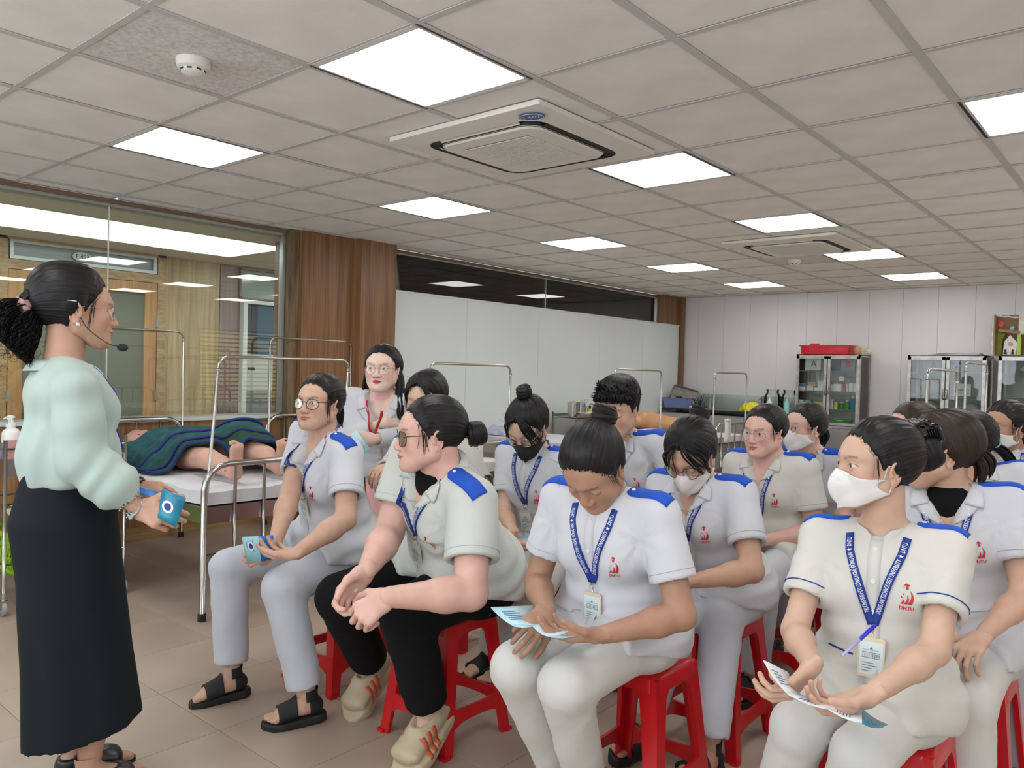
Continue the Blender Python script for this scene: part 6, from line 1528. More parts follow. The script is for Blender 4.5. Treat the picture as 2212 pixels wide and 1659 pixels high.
    # 9 masked, last of the column
    P.append(person('person', 'student in white mask and thin glasses in front of the medicine cabinet',
        **sit(1738, 926, 3.76, (-1.32, 4.06), [np.array([-1.45, 3.70, .5]), np.array([-1.2, 3.70, .5])], [np.array([-1.45, 3.68, .1]), np.array([-1.2, 3.68, .1])], [np.array([-1.42, 3.78, .64]), np.array([-1.25, 3.78, .64])],
        face=hd_(208, 0), fwd=hd_(192), lat=-hd_(96), skin='skin_f', eye=1., gaze=(5, 0), collar='notch', pants='pants', mask='white', glasses=('metal', .024, .020, 'oval', .0010), q=.8, undershirt='black', lanyard=False,
        hair=st_tail((.0, -.095, .02), ((.0, -.12, -.04), (.02, -.11, -.10)), seed=9, rad=.03, n=50))))
    # 10 white coat, amber claw
    P.append(person('person', 'long-sleeved woman with an amber hair claw, half hidden behind the heavy-set student',
        **sit(918, 864, 3.62, (-2.66, 2.78), [np.array([-2.78, 2.38, .5]), np.array([-2.55, 2.38, .5])], [np.array([-2.78, 2.36, .1]), np.array([-2.55, 2.36, .1])], [at(828, 1012, 3.35), np.array([-2.55, 2.48, .72])],
        face=hd_(162, -12), fwd=hd_(186), lat=-hd_(94), skin='skin_b', eye=0., collar='notch', pants='pants', shirt='cloth2', long_sleeve=True, q=.85, lanyard=.45, badge=False, hair=st_claw(), logo=False)))
    # 11 standing assistant
    hp = at(838, 1085, 4.25); hpz = .86; fw = hd_(150)
    P.append(person('person', 'woman standing with folded arms in a white coat over pink, red neck ribbon', root=(at(838, 1085, 4.25)[0], at(838, 1085, 4.25)[1]), head=at(826, 800, 4.1), face=hd_(146, 2), pelvis=(hp[0], hp[1], .84),
        knees=[(hp[0] - .08, hp[1] + .02, .46), (hp[0] + .08, hp[1] - .02, .46)], ankles=[(hp[0] - .09, hp[1] + .04, .09), (hp[0] + .09, hp[1] - .0, .09)], wrists=[at(828, 914, 4.02), at(808, 948, 3.94)], elbows=[at(768, 942, 4.12), at(884, 940, 4.12)], fwd=fw, skin='skin_d', jaw=1.04, hs=1.12, gaze=(16, 0), collar='lab', shirt='cloth', pants='pink', stand=True,
        long_sleeve=True, epaul=False, logo=False, lan_col='red', lanyard=.52, badge=False, hem=(.14, -.36, -.38), hand_dir=[unit(at(866, 904, 4.06) - at(828, 914, 4.02)), unit(at(772, 950, 3.92) - at(808, 948, 3.94))], hand_nrm=[hd_(150, 20), hd_(140, 30)], glasses=('clear_frame', .025, .021, 'round', .0010), hair=st_long(), undershirt='pink', q=.85, lip=(.50, .08, .08)))
    # right hand columns behind the masked student
    P.append(person('person', 'student with brown parted hair directly behind the masked student on the right',
        **sit(2028, 978, 2.38, (-.49, 2.72), [np.array([-.60, 2.35, .5]), np.array([-.40, 2.33, .5])], [np.array([-.6, 2.36, .1]), np.array([-.38, 2.34, .1])], [np.array([-.50, 2.42, .66]), np.array([-.38, 2.38, .66])],
        face=hd_(244, -8), fwd=hd_(196), lat=-hd_(84), skin='skin_a', collar='notch', pants='pants2', eye=1., q=.9, undershirt='black', lanyard=.45, badge=False, hair=st_brown(), hc='hair_brown')))
    P.append(person('person', 'student with a black ponytail and pale green hair clip near the right edge',
        **sit(2078, 958, 2.90, (-.46, 3.28), [np.array([-.58, 2.93, .5]), np.array([-.36, 2.91, .5])], [np.array([-.56, 2.93, .1]), np.array([-.34, 2.92, .1])], [np.array([-.50, 3.02, .66]), np.array([-.38, 2.99, .66])],
        face=hd_(258, -4), fwd=hd_(192), lat=-hd_(88), skin='skin_e', collar='notch', pants='pants', q=.8, lanyard=False, hair=st_tail((.01, -.100, -.01), ((.02, -.13, -.03), (.03, -.16, -.08), (.04, -.17, -.17)), seed=12, rad=.020, clip=claw((.02, -.105, .01), .9, 'mintp', (.2, -1, 0), .05)))))
    P.append(person('person', 'student with curly pulled-back hair and white mask at the far right edge',
        **sit(2172, 926, 3.55, (-.47, 4.12), [np.array([-.6, 3.72, .5]), np.array([-.35, 3.70, .5])], [np.array([-.6, 3.7, .1]), np.array([-.35, 3.7, .1])], [np.array([-.55, 3.85, .66]), np.array([-.40, 3.82, .66])],
        face=hd_(214, 0), fwd=hd_(190), lat=-hd_(92), skin='skin_c', collar='stand', pants='pants', mask='white', glasses=('metal', .023, .020, 'oval', .0010), q=.8, hair=st_tail((.0, -.100, .0), ((.01, -.12, -.05), (.02, -.11, -.12)), seed=13, rad=.035, curl=.010, n=60, top=.006, groove=.003))))
    P.append(person('person', 'student almost hidden behind others, only brown hair and forehead showing',
        **sit(1968, 935, 3.15, (-.90, 3.56), [np.array([-1.0, 3.2, .5]), np.array([-.84, 3.2, .5])], [np.array([-1.0, 3.2, .1]), np.array([-.84, 3.2, .1])], [np.array([-.98, 3.3, .66]), np.array([-.86, 3.28, .66])],
        face=hd_(225, 0), fwd=hd_(190), lat=-hd_(92), skin='skin_f', collar='notch', pants='pants', q=.7, lanyard=False, hair=st_tail(seed=14), hc='hair_brown')))
def teacher():
    """the speaker: mint blouse with full sleeves, long black skirt"""
    hd = at(166, 672, 2.38); fw = hd_(10); N = np.array([0, 0, 1.])
    px = at(158, 1010, 2.38); pel = np.array([px[0], px[1], .93])
    def blouse(ctx):
        E = ctx['E']; root = ctx['root']; S, El, W = ctx['S'], ctx['El'], ctx['W']; X, U, Fw, at_ = ctx['X'], ctx['U'], ctx['Fw'], ctx['at']; Pv = ctx['Pv']
        def sf(P):
            d = cap(P, at_(.10), at_(.30), (.150, .125), (.150, .125), side=X)
            d = smin(d, cap(P, at_(.30), at_(.72), (.150, .120), (.155, .108), side=X), .05)
            d = smin(d, cap(P, at_(.82, .08), at_(.82, -.08), .086, .086), .05)
            for s in (1, -1): d = smin(d, sph(P, at_(.64, .065 * s, .064), .062), .04)
            es = []
            for s in (0, 1):
                sg = 1 - 2 * s; d = smin(d, cap(P, at_(.96, .035 * sg, -.012), S[s] + U * .008, .044, .056), .03)
                M1 = S[s] + (El[s] - S[s]) * .5; M2 = El[s] + (W[s] - El[s]) * .55
                e = smin(cap(P, S[s], M1, .060, .062), cap(P, M1, El[s], .062, .066), .03); e = smin(e, cap(P, El[s], M2, .066, .066), .03); ax = unit(W[s] - El[s])
                e = smin(e, cap(P, M2, W[s] - ax * .03, .064, .034), .03); e = smin(e, cap(P, W[s] - ax * .035, W[s] + ax * .01, .036, .038), .008)
                tt = (P - El[s]) @ unit(W[s] - El[s]).astype(f32); e = e + .0045 * np.sin(tt * 80 + 3 * snoise(P, s, 12)) * sstep(-.06, .08, tt) + .0055 * snoise(P, 4, 15)
                e = smax(e, (P - (W[s] + ax * .012)) @ ax.astype(f32), .003); e = np.maximum(e, -cap(P, W[s] - ax * .03, W[s] + ax * .1, .030)); es.append(e)
                th = S[s] + X * sg * .01; w = np.exp(-((P - th) ** 2).sum(1) / .06 ** 2); dv = (P - th); d = d + w * .0030 * np.sin(np.arctan2(dv @ Fw.astype(f32), dv @ X.astype(f32)) * 16)
            h = (P - Pv.astype(f32)) @ U.astype(f32); w = np.exp(-((h - .10) / .12) ** 2); ang = np.arctan2((P - Pv) @ X.astype(f32), (P - Pv) @ Fw.astype(f32))
            d = d + w * .0075 * np.sin(ang * 9 + h * 22 + 2.2 * snoise(P, 9, 9)) + .0050 * snoise(P, 2, 14)
            d = smax(d, -((P - at_(.05)) @ U.astype(f32)), .02)
            for e in es: d = smin(d, e, .012)
            d = smax(d, -cap(P, at_(.99, 0, .012), ctx['hd'], .057, .057), .006); return d
        pts = np.array([at_(0), ctx['Nk']] + S + El + W); V, Q = nets(sf, pts.min(0) - .15, pts.max(0) + .13, .0066); SH = add('blouse', V, Q, 'mint', E); surf = Surf(V, Q); ctx['surf'] = surf
        base = at_(.955, 0, -.002); nn = 40; Vc = []
        for o_ in (0, .004):
            for j in range(5):
                for i in range(nn):
                    a = R(10 + 340 * i / (nn - 1)); r = .062 + [0, 0, .002, .014, .028][j] + o_; b_ = max(0, -math.cos(a)); Vc.append(base + X * math.sin(a) * r * 1.0 + Fw * math.cos(a) * r * 1.15 + U * ([-.012, .012, .034, .024, .002][j] + .006 * b_ - .018 * max(0, math.cos(a))))
        Qc = grid_quads(5, nn, wrap=False); add('collar', Vc, np.concatenate([Qc, (Qc + 5 * nn)[:, ::-1]]), 'mint', SH)
        for s in (0, 1):
            ax = unit(W[s] - El[s]); e1 = unit(np.cross(ax, [0, 0, 1])); e2 = np.cross(ax, e1); b = MB()
            for k in range(9):
                for j in range(3):
                    a = R(-60 + k * 16) if j < 2 else R(-60 + k * 16 + 8); c = W[s] - ax * (.002 + .028 * (j == 0) + .05 * 0) ; p = c + (e1 * math.cos(a) + e2 * math.sin(a)) * .0385
                    if j == 2: continue
                    b.lathe([(.0001, .0012), (.0018, .0006), (.002, -.001)], n=8, M=Matrix.Translation(p) @ Vector(p - c).to_track_quat('Z', 'Y').to_matrix().to_4x4(), cap=False)
            b.build('cuff_stones', M_['clip'], SH, True)
        # skirt
        hipc = Pv + np.array([0, 0, 0.]); x_ = X; 
        def kf(P):
            z = P[:, 2]; zz = [.19, .45, .66, .84, .98, 1.09]; w = np.interp(z, zz, [.25, .22, .215, .20, .165, .138]); dd = np.interp(z, zz, [.166, .150, .144, .146, .122, .105]); oy = np.interp(z, zz, [.035, .015, .0, -.022, -.012, 0])
            c = Pv + 0; q = P - c; a = q @ x_.astype(f32); b_ = q @ fw.astype(f32) - oy; d = (np.sqrt((a / (w * .74)) ** 2 + (b_ / dd) ** 2) - 1) * np.minimum(w * .74, dd)
            ang = np.arctan2(b_, a); d = d + sstep(.8, .3, z) * .004 * np.sin(ang * 7 + z * 5 + snoise(P, 5, 6) * 1.5); d = np.maximum(d, z - 1.05); d = np.maximum(d, .20 + .035 * np.cos(ang - .9) - z); 
            return np.maximum(d, -np.maximum((np.sqrt((a / (w * .74 - .022)) ** 2 + (b_ / (dd - .022)) ** 2) - 1) * .1, z - .6))
        V, Q = nets(kf, Pv + np.array([-.32, -.32, -Pv[2] + .1]), Pv + np.array([.32, .32, 1.12 - Pv[2]]), .0085); SK_ = add('skirt', V, Q, 'skirt', E)
        # ribbon round the neck with printed colours
        V2, Q2, fr = strip(surf, [at_(.30, .005), at_(.60, .030), at_(.90, .062), at_(.985, .066)], -Fw, .013, .004, .009, 2, smooth=3); L = add('lanyard', V2, Q2, 'ribbonblue', E)
        V2, Q2, fr = strip(surf, [at_(.30, -.005), at_(.60, -.030), at_(.90, -.062), at_(.985, -.066)], -Fw, .013, .004, .009, 2, smooth=3); add('ribbon', V2, Q2, 'ribbonblue', L)
        b = MB(); b.tube([at_(.985, .066 * 1, .02), at_(1.0, .064, -.03), at_(1.0, .03, -.075), at_(1.0, -.03, -.075), at_(1.0, -.064, -.03), at_(.985, -.066, .02)], .006, 6); b.build('ribbon', M_['ribbonblue'], L, True)
        h, n = surf.hit(at_(.28, 0), -Fw); 
        if h is not None:
            T = basis(-Fw, U); p = Vector(h) + Vector(Fw) * .006; MM = Matrix(((*T[0],),(*T[1],),(*T[2],))).to_4x4(); MM.translation = p; b = MB(); b.box((0, 0, 0), (.058, .004, .09), M=MM @ Matrix.Translation((0, 0, -.05)), bev=.003); b.build('name_badge', M_['holder'], L)
        # headset
        b = MB(); pts = [on_head(a, z, .018) for a, z in ((100, .022), (130, .022), (160, .024), (180, .024), (-160, .024), (-130, .022), (-100, .022))]; b.tube(pts, .0014, 6); HSs = hmb(ctx, b, 'headset', 'clip')
        b = MB(); b.tube(curve([(.074, -.010, .010), (.078, .02, -.045), (.070, .075, -.085), (.045, .112, -.092)], 6), .0013, 6); hmb(ctx, b, 'boom', 'plastic_black', HSs)
        v, qd, _ = ell_mesh((.040, .120, -.094), (.0115, .015, .0115)); add('microphone_foam', xf(v * ctx['hs'], ctx['Rh'], ctx['hd']), qd, 'strap', HSs)
        v, qd, _ = ell_mesh((.0755, .001, -.036), (.0035, .0055, .0055)); b = MB(); b.box((0, 0, 0), (.006, .010, .011), M=Matrix.Translation((.0765, .001, -.040)), bev=.0015); hmb(ctx, b, 'earring', 'clip', None, False)
        # bracelet of dark beads on the far wrist
        b = MB(); ax = unit(W[1] - El[1]); e1 = unit(np.cross(ax, [0, 0, 1])); e2 = np.cross(ax, e1)
        for k in range(16):
            a = k / 16 * 6.283; c = W[1] + ax * .022 + (e1 * math.cos(a) * .030 + e2 * math.sin(a) * .024); b.lathe([(.0008, .005), (.0045, .003), (.0055, 0), (.0045, -.003), (.0008, -.005)], tuple(c), 8, cap=False)
        b.build('bead_bracelet', M_['bead'], E, True)
    M_['ribbonblue'] = mat('royal_blue_ribbon', (.01, .03, .42), .45); M_['bead'] = mat('dark_red_bead', (.07, .015, .015), .3)
    wr = [at(298, 1098, 2.27), at(296, 1052, 2.40)]
    PEOPLE.append(person('person', 'teacher standing in a mint satin blouse and long black skirt, curly ponytail, headset microphone', root=(pel[0], pel[1]), head=hd, face=hd_(16, -3), pelvis=pel, knees=[pel + np.array([.03, .10, -.45]), pel + np.array([-.05, .06, -.45])],
        ankles=[np.array([pel[0] + .07, pel[1] + .03, .10]), np.array([pel[0] - .07, pel[1] + .05, .10])], wrists=wr, elbows=[at(178, 988, 2.24), None], fwd=fw, lat=np.array([math.cos(R(10)), -math.sin(R(10)), 0]), skin='skin_e', fat=1.0, neck_up=-.045, sdrop=.035, hs=1.06, gaze=(0, 0), shirt=None, pants=None, stand=True, butt=1, shoes='shoe', toes=[hd_(10), hd_(6)],
        hand_dir=[unit(at(370, 1125, 2.24) - at(298, 1098, 2.27)), unit(at(350, 1068, 2.36) - at(296, 1052, 2.40))], hand_nrm=[(.75, -.6, .25), (.5, -.6, .6)], curls=[(52, 40, 22), (34, 30, 16)], thumbs=[(5, 30, 10), (20, 15, 15)], hair=st_teacher(), glasses=('metal', .0235, .0175, 'square', .0009), extra=blouse, lanyard=False, lip=(.50, .02, .03)))
# ================================================================ FURNISHINGS
def beds():
    bed(2.03, 2.89, 'steel hospital bed nearest the teacher with a manikin under a quilt on it', lean=.07)
    bed(3.60, 4.45, 'steel hospital bed beside the wooden pillar with a paper clipped to its foot rail', headtop=1.545)
    bed(5.84, 6.68, 'steel hospital bed with rumpled lilac linen against the white partition', headtop=1.51)
    bed(7.78, 8.62, 'steel hospital bed farthest along the partition with an orange torso manikin on it', headtop=1.52)
    bed(5.02, 5.84, 'steel hospital bed at the right of the room, nearer of the two there', xh=.86, xf=-1.10, ztop=1.40, frames=(1, 1))
    bed(6.35, 7.17, 'steel hospital bed at the right of the room, farther of the two there', xh=.86, xf=-1.15, ztop=1.47, frames=(1, 1))
    # lilac linen heaps and pillows
    for (x, y, z, s, lab, mt) in ((-5.25, 6.2, .665, (.30, .28, .10), 'heap of lilac linen on the bed by the partition', 'lilac'), (-5.1, 8.2, .665, (.16, .22, .12), 'heap of pale lilac cloth at the neck of the orange torso', 'lilac')):
        f = lambda P: ell(P, (0, 0, .0), s) * 1. + .022 * snoise(P, 3, 16) + .012 * snoise(P, 7, 34)
        V, Q = nets(lambda P: smax(f(P), -P[:, 2], .01), (-s[0] - .06, -s[1] - .06, -.02), (s[0] + .06, s[1] + .06, s[2] + .06), .012); o = link('linen', npmesh('linen', V, Q), M_[mt], None, (x, y, z)); tag(o, lab, 'linen')
    f = lambda P: (((np.abs(P[:, 0]) / .26) ** 3.2 + (np.abs(P[:, 1]) / .19) ** 3.2) ** .3125 - 1 + (np.abs(P[:, 2] - .05) / .06) ** 2) * .06 + .003 * snoise(P, 2, 20)
    V, Q = nets(f, (-.3, -.24, -.03), (.3, .24, .14), .010)
    for (x, y, rz, lab) in ((-5.42, 4.02, 90, 'grey-white pillow at the head of the bed beside the pillar'), (-4.25, 4.05, 90, 'white pillow at the foot of the bed beside the pillar')):
        o = link('pillow', npmesh('pillow', V, Q), M_['mattress'], None, (x, y, .668)); o.rotation_euler = (0, 0, R(rz)); tag(o, lab, 'pillow')
    # papers on clips at the foot rails
    for (x, y, z, w, h, lab) in ((-3.745, 3.98, .79, .22, .30, 'white sheet hanging on a wire clip from the bed rail behind the heavy-set student'), (-3.745, 8.02, .86, .16, .26, 'white sheet hanging on the foot rail of the farthest bed')):
        e = empty('rail_clipboard', (x, y, z), 0, lab, 'paper'); n = 8; V = [(.006 * math.sin(i * .5), j * w - w / 2, -i * h / n) for i in range(n + 1) for j in (0, 1)]
        o = link('sheet', npmesh('sheet', V, np.array([(2 * i, 2 * i + 1, 2 * i + 3, 2 * i + 2) for i in range(n)])), M_['white'], e); o.modifiers.new('s', 'SOLIDIFY').thickness = .001
        b = MB(); b.tube([(.004, -.05, -.01), (.008, -.04, -.03), (.008, .04, -.03), (.004, .05, -.01)], .0025, 6); b.build('wire_clip', M_['steel'], e, True)
def lying_manikin():
    cy = 2.46; e = empty('patient_manikin', (-4.75, cy, .665), 0, 'pale vinyl patient manikin lying on the nearest bed, feet towards the foot rail', 'manikin'); O = np.array([-4.75, cy, .665])
    hd = at(303, 955, 5.68) - O; Rh = basis((.45, -.15, .9), (-.55, -.80, .15)); V, Q, c = head_mesh(1., 1.05, 1., 0., .8)
    parts = [(xf(V, Rh, hd), Q, c * [.15, .35, .2])]; ev, eq, ec = ear_mesh(.7)
    for s in (1, -1):
        v2 = ev + np.array([.0675, -.008, -.010]); qq = eq
        if s < 0: v2 = v2 * [-1, 1, 1]; qq = eq[:, ::-1]
        parts.append((xf(v2, Rh, hd), qq, ec))
    L = np.array
    def f(P):
        d = cap(P, L((-.30, 0, .10)), L((.0, 0, .09)), (.17, .10), (.15, .09), side=(0, 1, 0)); d = smin(d, cap(P, L((.0, 0, .09)), L((.12, 0, .09)), (.15, .09), (.17, .095), side=(0, 1, 0)), .05)
        d = smin(d, cap(P, hd + Rh @ np.array([0, -.02, -.06]), L((-.45, -.02, .085)), .052, .06), .05); d = smin(d, cap(P, L((-.45, -.17, .07)), L((-.45, .17, .07)), .062, .062), .05)
        for s in (-1, 1):
            d = smin(d, cap(P, L((-.45, s * .19, .06)), L((-.16, s * .235, .05)), .050, .040), .03); d = smin(d, cap(P, L((-.16, s * .235, .05)), L((.08, s * .225, .04)), .040, .028), .02)
            yk = .13 * s + (.03 if s > 0 else 0); zk = .10 if s < 0 else .14; d = smin(d, cap(P, L((.12, s * .09, .09)), L((.44, yk, zk)), .082, .058), .04); d = smin(d, cap(P, L((.44, yk, zk)), L((.78, yk - .03, .06)), .056, .038), .02)
            d = smin(d, cap(P, L((.45, yk, zk)), L((.60, yk, zk - .02)), .056, .052), .02); a = L((.80, yk - .03, .045)); d = smin(d, cap(P, a, L((.835, yk - .045, .20)), (.036, .030), (.042, .020), side=(0, 1, 0)), .03)
            for k in range(5): d = smin(d, sph(P, L((.832, yk - .045 + (k - 2) * .0175, .235 - .006 * abs(k - (1 if s < 0 else 3)))), .0125 - .001 * k), .008)
        return d
    V, Q = nets(f, (-.66, -.32, -.03), (.92, .32, .29), .011); parts.append((V, Q, np.zeros((len(V), 3), f32))); V, Q, c = merge(parts)
    o = link('body', npmesh('body', V, Q, col=c), skin_mat('manikin_skin', (.66, .40, .31), (.50, .22, .17)), e)
    for s in (1, -1): v, qd, cc = eye_ball((0, 0), .7); v = v + np.array([s * EYE[0], .0715, EYE[2]]); add('eye', xf(v, Rh, hd), qd, 'eye', e, col=cc)
    b = MB()
    for p in ((.50, -.185, .10), (.53, -.18, .06), (.77, -.205, .07)): b.lathe([(.0001, .002), (.006, .0)], n=10, M=Matrix.Translation(p) @ Matrix.Rotation(R(90), 4, 'X'), cap=False)
    b.build('joint_screw', M_['countertop'], e)
    # quilt: three stepped folds with a dark binding
    sf = Surf(np.concatenate([V, np.array([(-1., -.42, .0), (1., -.42, 0), (1., .42, 0), (-1., .42, 0)])]), [tuple(q) for q in Q] + [(len(V), len(V) + 1, len(V) + 2, len(V) + 3)])
    def hz(x, y):
        m = 0
        for dx in (-.05, 0, .05):
            for dy in (-.06, 0, .06):
                h, n = sf.hit((x + dx, y + dy, .3), (0, 0, -1)); m = max(m, h[2] if h is not None else 0)
        return m
    qe = empty('quilt', (-4.75, cy, .665), 0, 'dark teal and green quilted cover with navy edging over the manikin', 'quilt')
    nx, ny = 40, 40; 
    for lay, (xa, xb, ya, yb, up, mk, sk_) in enumerate(((-.36, .60, -.36, .40, .012, 'quiltg', .24), (-.34, .50, -.37, .40, .026, 'quilt', .22), (-.37, .36, -.36, .41, .042, 'quilt', .20))):
        G = np.zeros((nx, ny, 3))
        for i in range(nx):
            for j in range(ny):
                v = j / (ny - 1); y = ya + (yb - ya) * v; u = i / (nx - 1); x1 = xb - sk_ * (1 - v) ** 1.2 * 1.6 + .10 * v; x0_ = xa + .05 + .42 * v; x = x0_ + (x1 - x0_) * u
                fold = .030 * math.sin(x * 14 - y * 9 + lay) ** 2 * (v > .0) + (.085 * math.exp(-((x - .34) / .13) ** 2) * math.exp(-((y - .12) / .2) ** 2))
                z = max(.008, hz(x, y)) + up + fold * .8; 
                if y < -.30: z = max(.006 + up * .3, z - (-.30 - y) * 1.0)
                if y > .34: z = max(.006 + up * .3, z - (y - .34) * 1.5)
                G[i, j] = (x, y, z)
        for _ in range(2): G[1:-1, :, 2] = (G[:-2, :, 2] + 2 * G[1:-1, :, 2] + G[2:, :, 2]) / 4; G[:, 1:-1, 2] = (G[:, :-2, 2] + 2 * G[:, 1:-1, 2] + G[:, 2:, 2]) / 4
        o = link('quilt_layer', npmesh('quilt', G.reshape(-1, 3), grid_quads(nx, ny, wrap=False)), M_[mk], qe); md = o.modifiers.new('s', 'SOLIDIFY'); md.thickness = .010; md.offset = 1
        b = MB(); edge = [tuple(G[-1, j] + [0, 0, .006]) for j in range(0, ny, 1)]; b.tube(edge, .0095, 6); b.tube([tuple(G[i, 0] + [0, 0, .006]) for i in range(0, nx)], .0085, 6); b.build('binding', M_['quiltb'], qe, True)
def torso():
    e = empty('torso_manikin', (-4.65, 8.12, .668), R(-4), 'orange vinyl torso manikin lying on the farthest bed', 'manikin')
    def f(P):
        d = cap(P, (-.24, 0, .10), (.0, 0, .09), (.17, .10), (.145, .09), side=(0, 1, 0)); d = smin(d, cap(P, (.0, 0, .09), (.27, 0, .075), (.145, .09), (.17, .085), side=(0, 1, 0)), .05)
        d = smin(d, cap(P, (-.24, -.15, .10), (-.24, .15, .10), .065, .065), .04); d = smin(d, cap(P, (-.28, 0, .10), (-.40, 0, .10), .055, .05), .03)
        for s in (-1, 1): d = smin(d, sph(P, (-.17, s * .075, .165), .05), .03)
        return smax(d, P[:, 0] - .30, .02)
    V, Q = nets(f, (-.5, -.26, -.04), (.4, .26, .27), .011); V, Q = V, Q; link('body', npmesh('torso', V, Q), M_['manikin2'], e)
def trolley_left():
    e = empty('steel_trolley', (-4.78, 1.67, 0), 0, 'three-tier stainless trolley at the left edge behind the teacher', 'trolley'); hx, hy = .22, .30
    for sx in (-1, 1):
        for sy in (-1, 1):
            b = MB(); b.tube([(sx * hx, sy * hy, .10), (sx * hx, sy * hy, .90)], .0095, 10); p = b.build('post', M_['steel'], e, True)
            b = MB(); b.tube([(sx * hx, sy * hy, .06), (sx * hx, sy * hy, .115)], .013, 8); b.box((sx * hx, sy * hy, .055), (.045, .034, .05)); c = b.build('caster', M_['steel'], e); b = MB(); b.lathe([(.012, -.012), (.034, -.011), (.036, 0), (.034, .011), (.012, .012)], n=20, M=Matrix.Translation((sx * hx + .008, sy * hy, .036)) @ Matrix.Rotation(R(90), 4, 'X')); b.build('wheel', M_['grey'], c, True)
    for z in (.80, .50, .205):
        b = MB(); d = .085 if z > .7 else .022
        b.box((0, 0, z - (d if z > .7 else .010)), (2 * hx, 2 * hy, .003))
        for s in (-1, 1): b.box((0, s * hy, z - d / 2), (2 * hx, .004, d)); b.box((s * hx, 0, z - d / 2), (.004, 2 * hy, d))
        o = b.build('tray', M_['steelb'], e)
        b = MB()
        for s in (-1, 1): b.tube([(-hx, s * hy, z + .055), (hx, s * hy, z + .055)], .0055, 8); b.tube([(s * hx, -hy, z + .055), (s * hx, hy, z + .055)], .0055, 8)
        b.build('guard_rail', M_['steel'], e, True)
    # a plate closes the deep top tray so that the bottles stand level with its rim
    b = MB(); b.box((0, 0, .798), (2 * hx - .01, 2 * hy - .01, .003)); b.build('tray_plate', M_['steelb'], e)
    def bottle(x, y, z, lab, r=.034, h=.16, liquid=.6, col='pinkliq', sc=1.):
        e = empty('pump_bottle', (x, y, z), R(200), lab, 'bottle', 'pump bottles'); b = MB(); b.lathe([(r * .95, 0), (r, .006), (r, h * liquid)], n=24); b.build('liquid', M_[col], e, 'auto')
        b = MB(); b.lathe([(r * 1.005, h * liquid), (r, h * .82), (r * .8, h * .92), (r * .42, h * .97), (r * .42, h * 1.04)], n=24); b.build('bottle', M_['white'], e, 'auto')
        b = MB(); b.lathe([(r * .5, h * 1.02), (r * .5, h * 1.12), (.006, h * 1.13), (.006, h * 1.28), (.013, h * 1.28), (.013, h * 1.34), (.004, h * 1.36)], n=16); b.tube([(0, 0, h * 1.32), (.02, 0, h * 1.33), (.045, 0, h * 1.29)], [.008, .007, .004], 8); b.build('pump', M_['white'], e, 'auto'); return e
    bottle(-4.615, 1.415, .80, 'pump bottle of pink handwash on the left trolley', .038, .165)
    bottle(-4.70, 1.43, .80, 'second pump bottle with a blue label on the left trolley', .036, .155, .5, 'bluelabel')
    e = empty('glass_jar', (-4.80, 1.58, .80), 0, 'clear glass jar on the left trolley', 'jar'); b = MB(); b.lathe([(.032, 0), (.034, .01), (.034, .09), (.026, .105), (.027, .12)], n=20, cap=False); b.build('glass', M_['glass2'], e, True); b = MB(); b.lathe([(.029, .115), (.029, .130), (.0, .131)], n=20); b.build('lid', M_['steel'], e)
    e = empty('tissue_box', (-4.68, 1.60, .492), R(8), 'teal glove box on the middle shelf of the left trolley', 'box'); b = MB(); b.box((0, 0, .06), (.12, .20, .12), bev=.002); b.build('box', M_['teal'], e); b = MB(); b.box((0, 0, .1205), (.05, .12, .002)); b.build('opening', M_['grey'], e)
    b = MB(); b.tube([(.061, -.04, .07), (.061, -.02, .05), (.061, .02, .09)], .003, 5); b.tube([(.061 * math.cos(0), .06 + .018 * math.cos(k * .5), .06 + .018 * math.sin(k * .5)) for k in range(13)], .002, 5); b.build('print', M_['white'], e)
    def gl(P): 
        d = ell(P, (0, 0, .03), (.075, .05, .035)); d = smin(d, cap(P, (.0, .02, .05), (.03, .055, .10), .020, .008), .02); d = smin(d, cap(P, (.03, .03, .03), (.05, .09, .03), .016, .008), .02); return smax(d, -P[:, 2], .004) + .004 * snoise(P, 1, 50)
    V, Q = nets(gl, (-.1, -.08, -.01), (.1, .12, .13), .006); o = link('latex_glove', npmesh('g', V, Q), M_['latex'], None, (-4.63, 1.455, .492)); tag(o, 'crumpled cream latex glove on the left trolley beside the teal box', 'glove')
    # lime basket with leaf-shaped openings
    e = empty('plastic_basket', (-4.76, 1.66, .197), 0, 'lime green perforated basket on the bottom shelf of the left trolley', 'basket')
    b = MB(); 
    for s in (-1, 1):
        b.box((0, s * .24, .008), (.34, .008, .016)); b.box((s * .17, 0, .008), (.008, .48, .016)); b.box((0, s * .262, .205), (.384, .012, .022)); b.box((s * .192, 0, .205), (.012, .52, .022))
    b.box((0, 0, .003), (.34, .48, .006)); b.build('rim_and_base', M_['greenb'], e)
    for s in (-1, 1):
        b = MB()
        for k in range(23):
            y = -.235 + k * .0214
            for r_ in range(5): z = .022 + r_ * .036; b.box((0, 0, 0), (.004, .006, .040), M=Matrix.Translation((s * (.172 + .10 * (z / 1.0)), y, z + .017)) @ Matrix.Rotation(R(32 if k % 2 else -32), 4, 'X'))
        for k in range(12): b.box((s * .182, -.24 + k * .0436, .105), (.004, .005, .19))
        b.build('lattice', M_['greenb'], e)
        b = MB()
        for k in range(16):
            x = -.165 + k * .022
            for r_ in range(5): z = .022 + r_ * .036; b.box((0, 0, 0), (.006, .004, .040), M=Matrix.Translation((x, s * (.242 + .1 * z), z + .017)) @ Matrix.Rotation(R(32 if k % 2 else -32), 4, 'Y'))
        b.build('lattice', M_['greenb'], e)
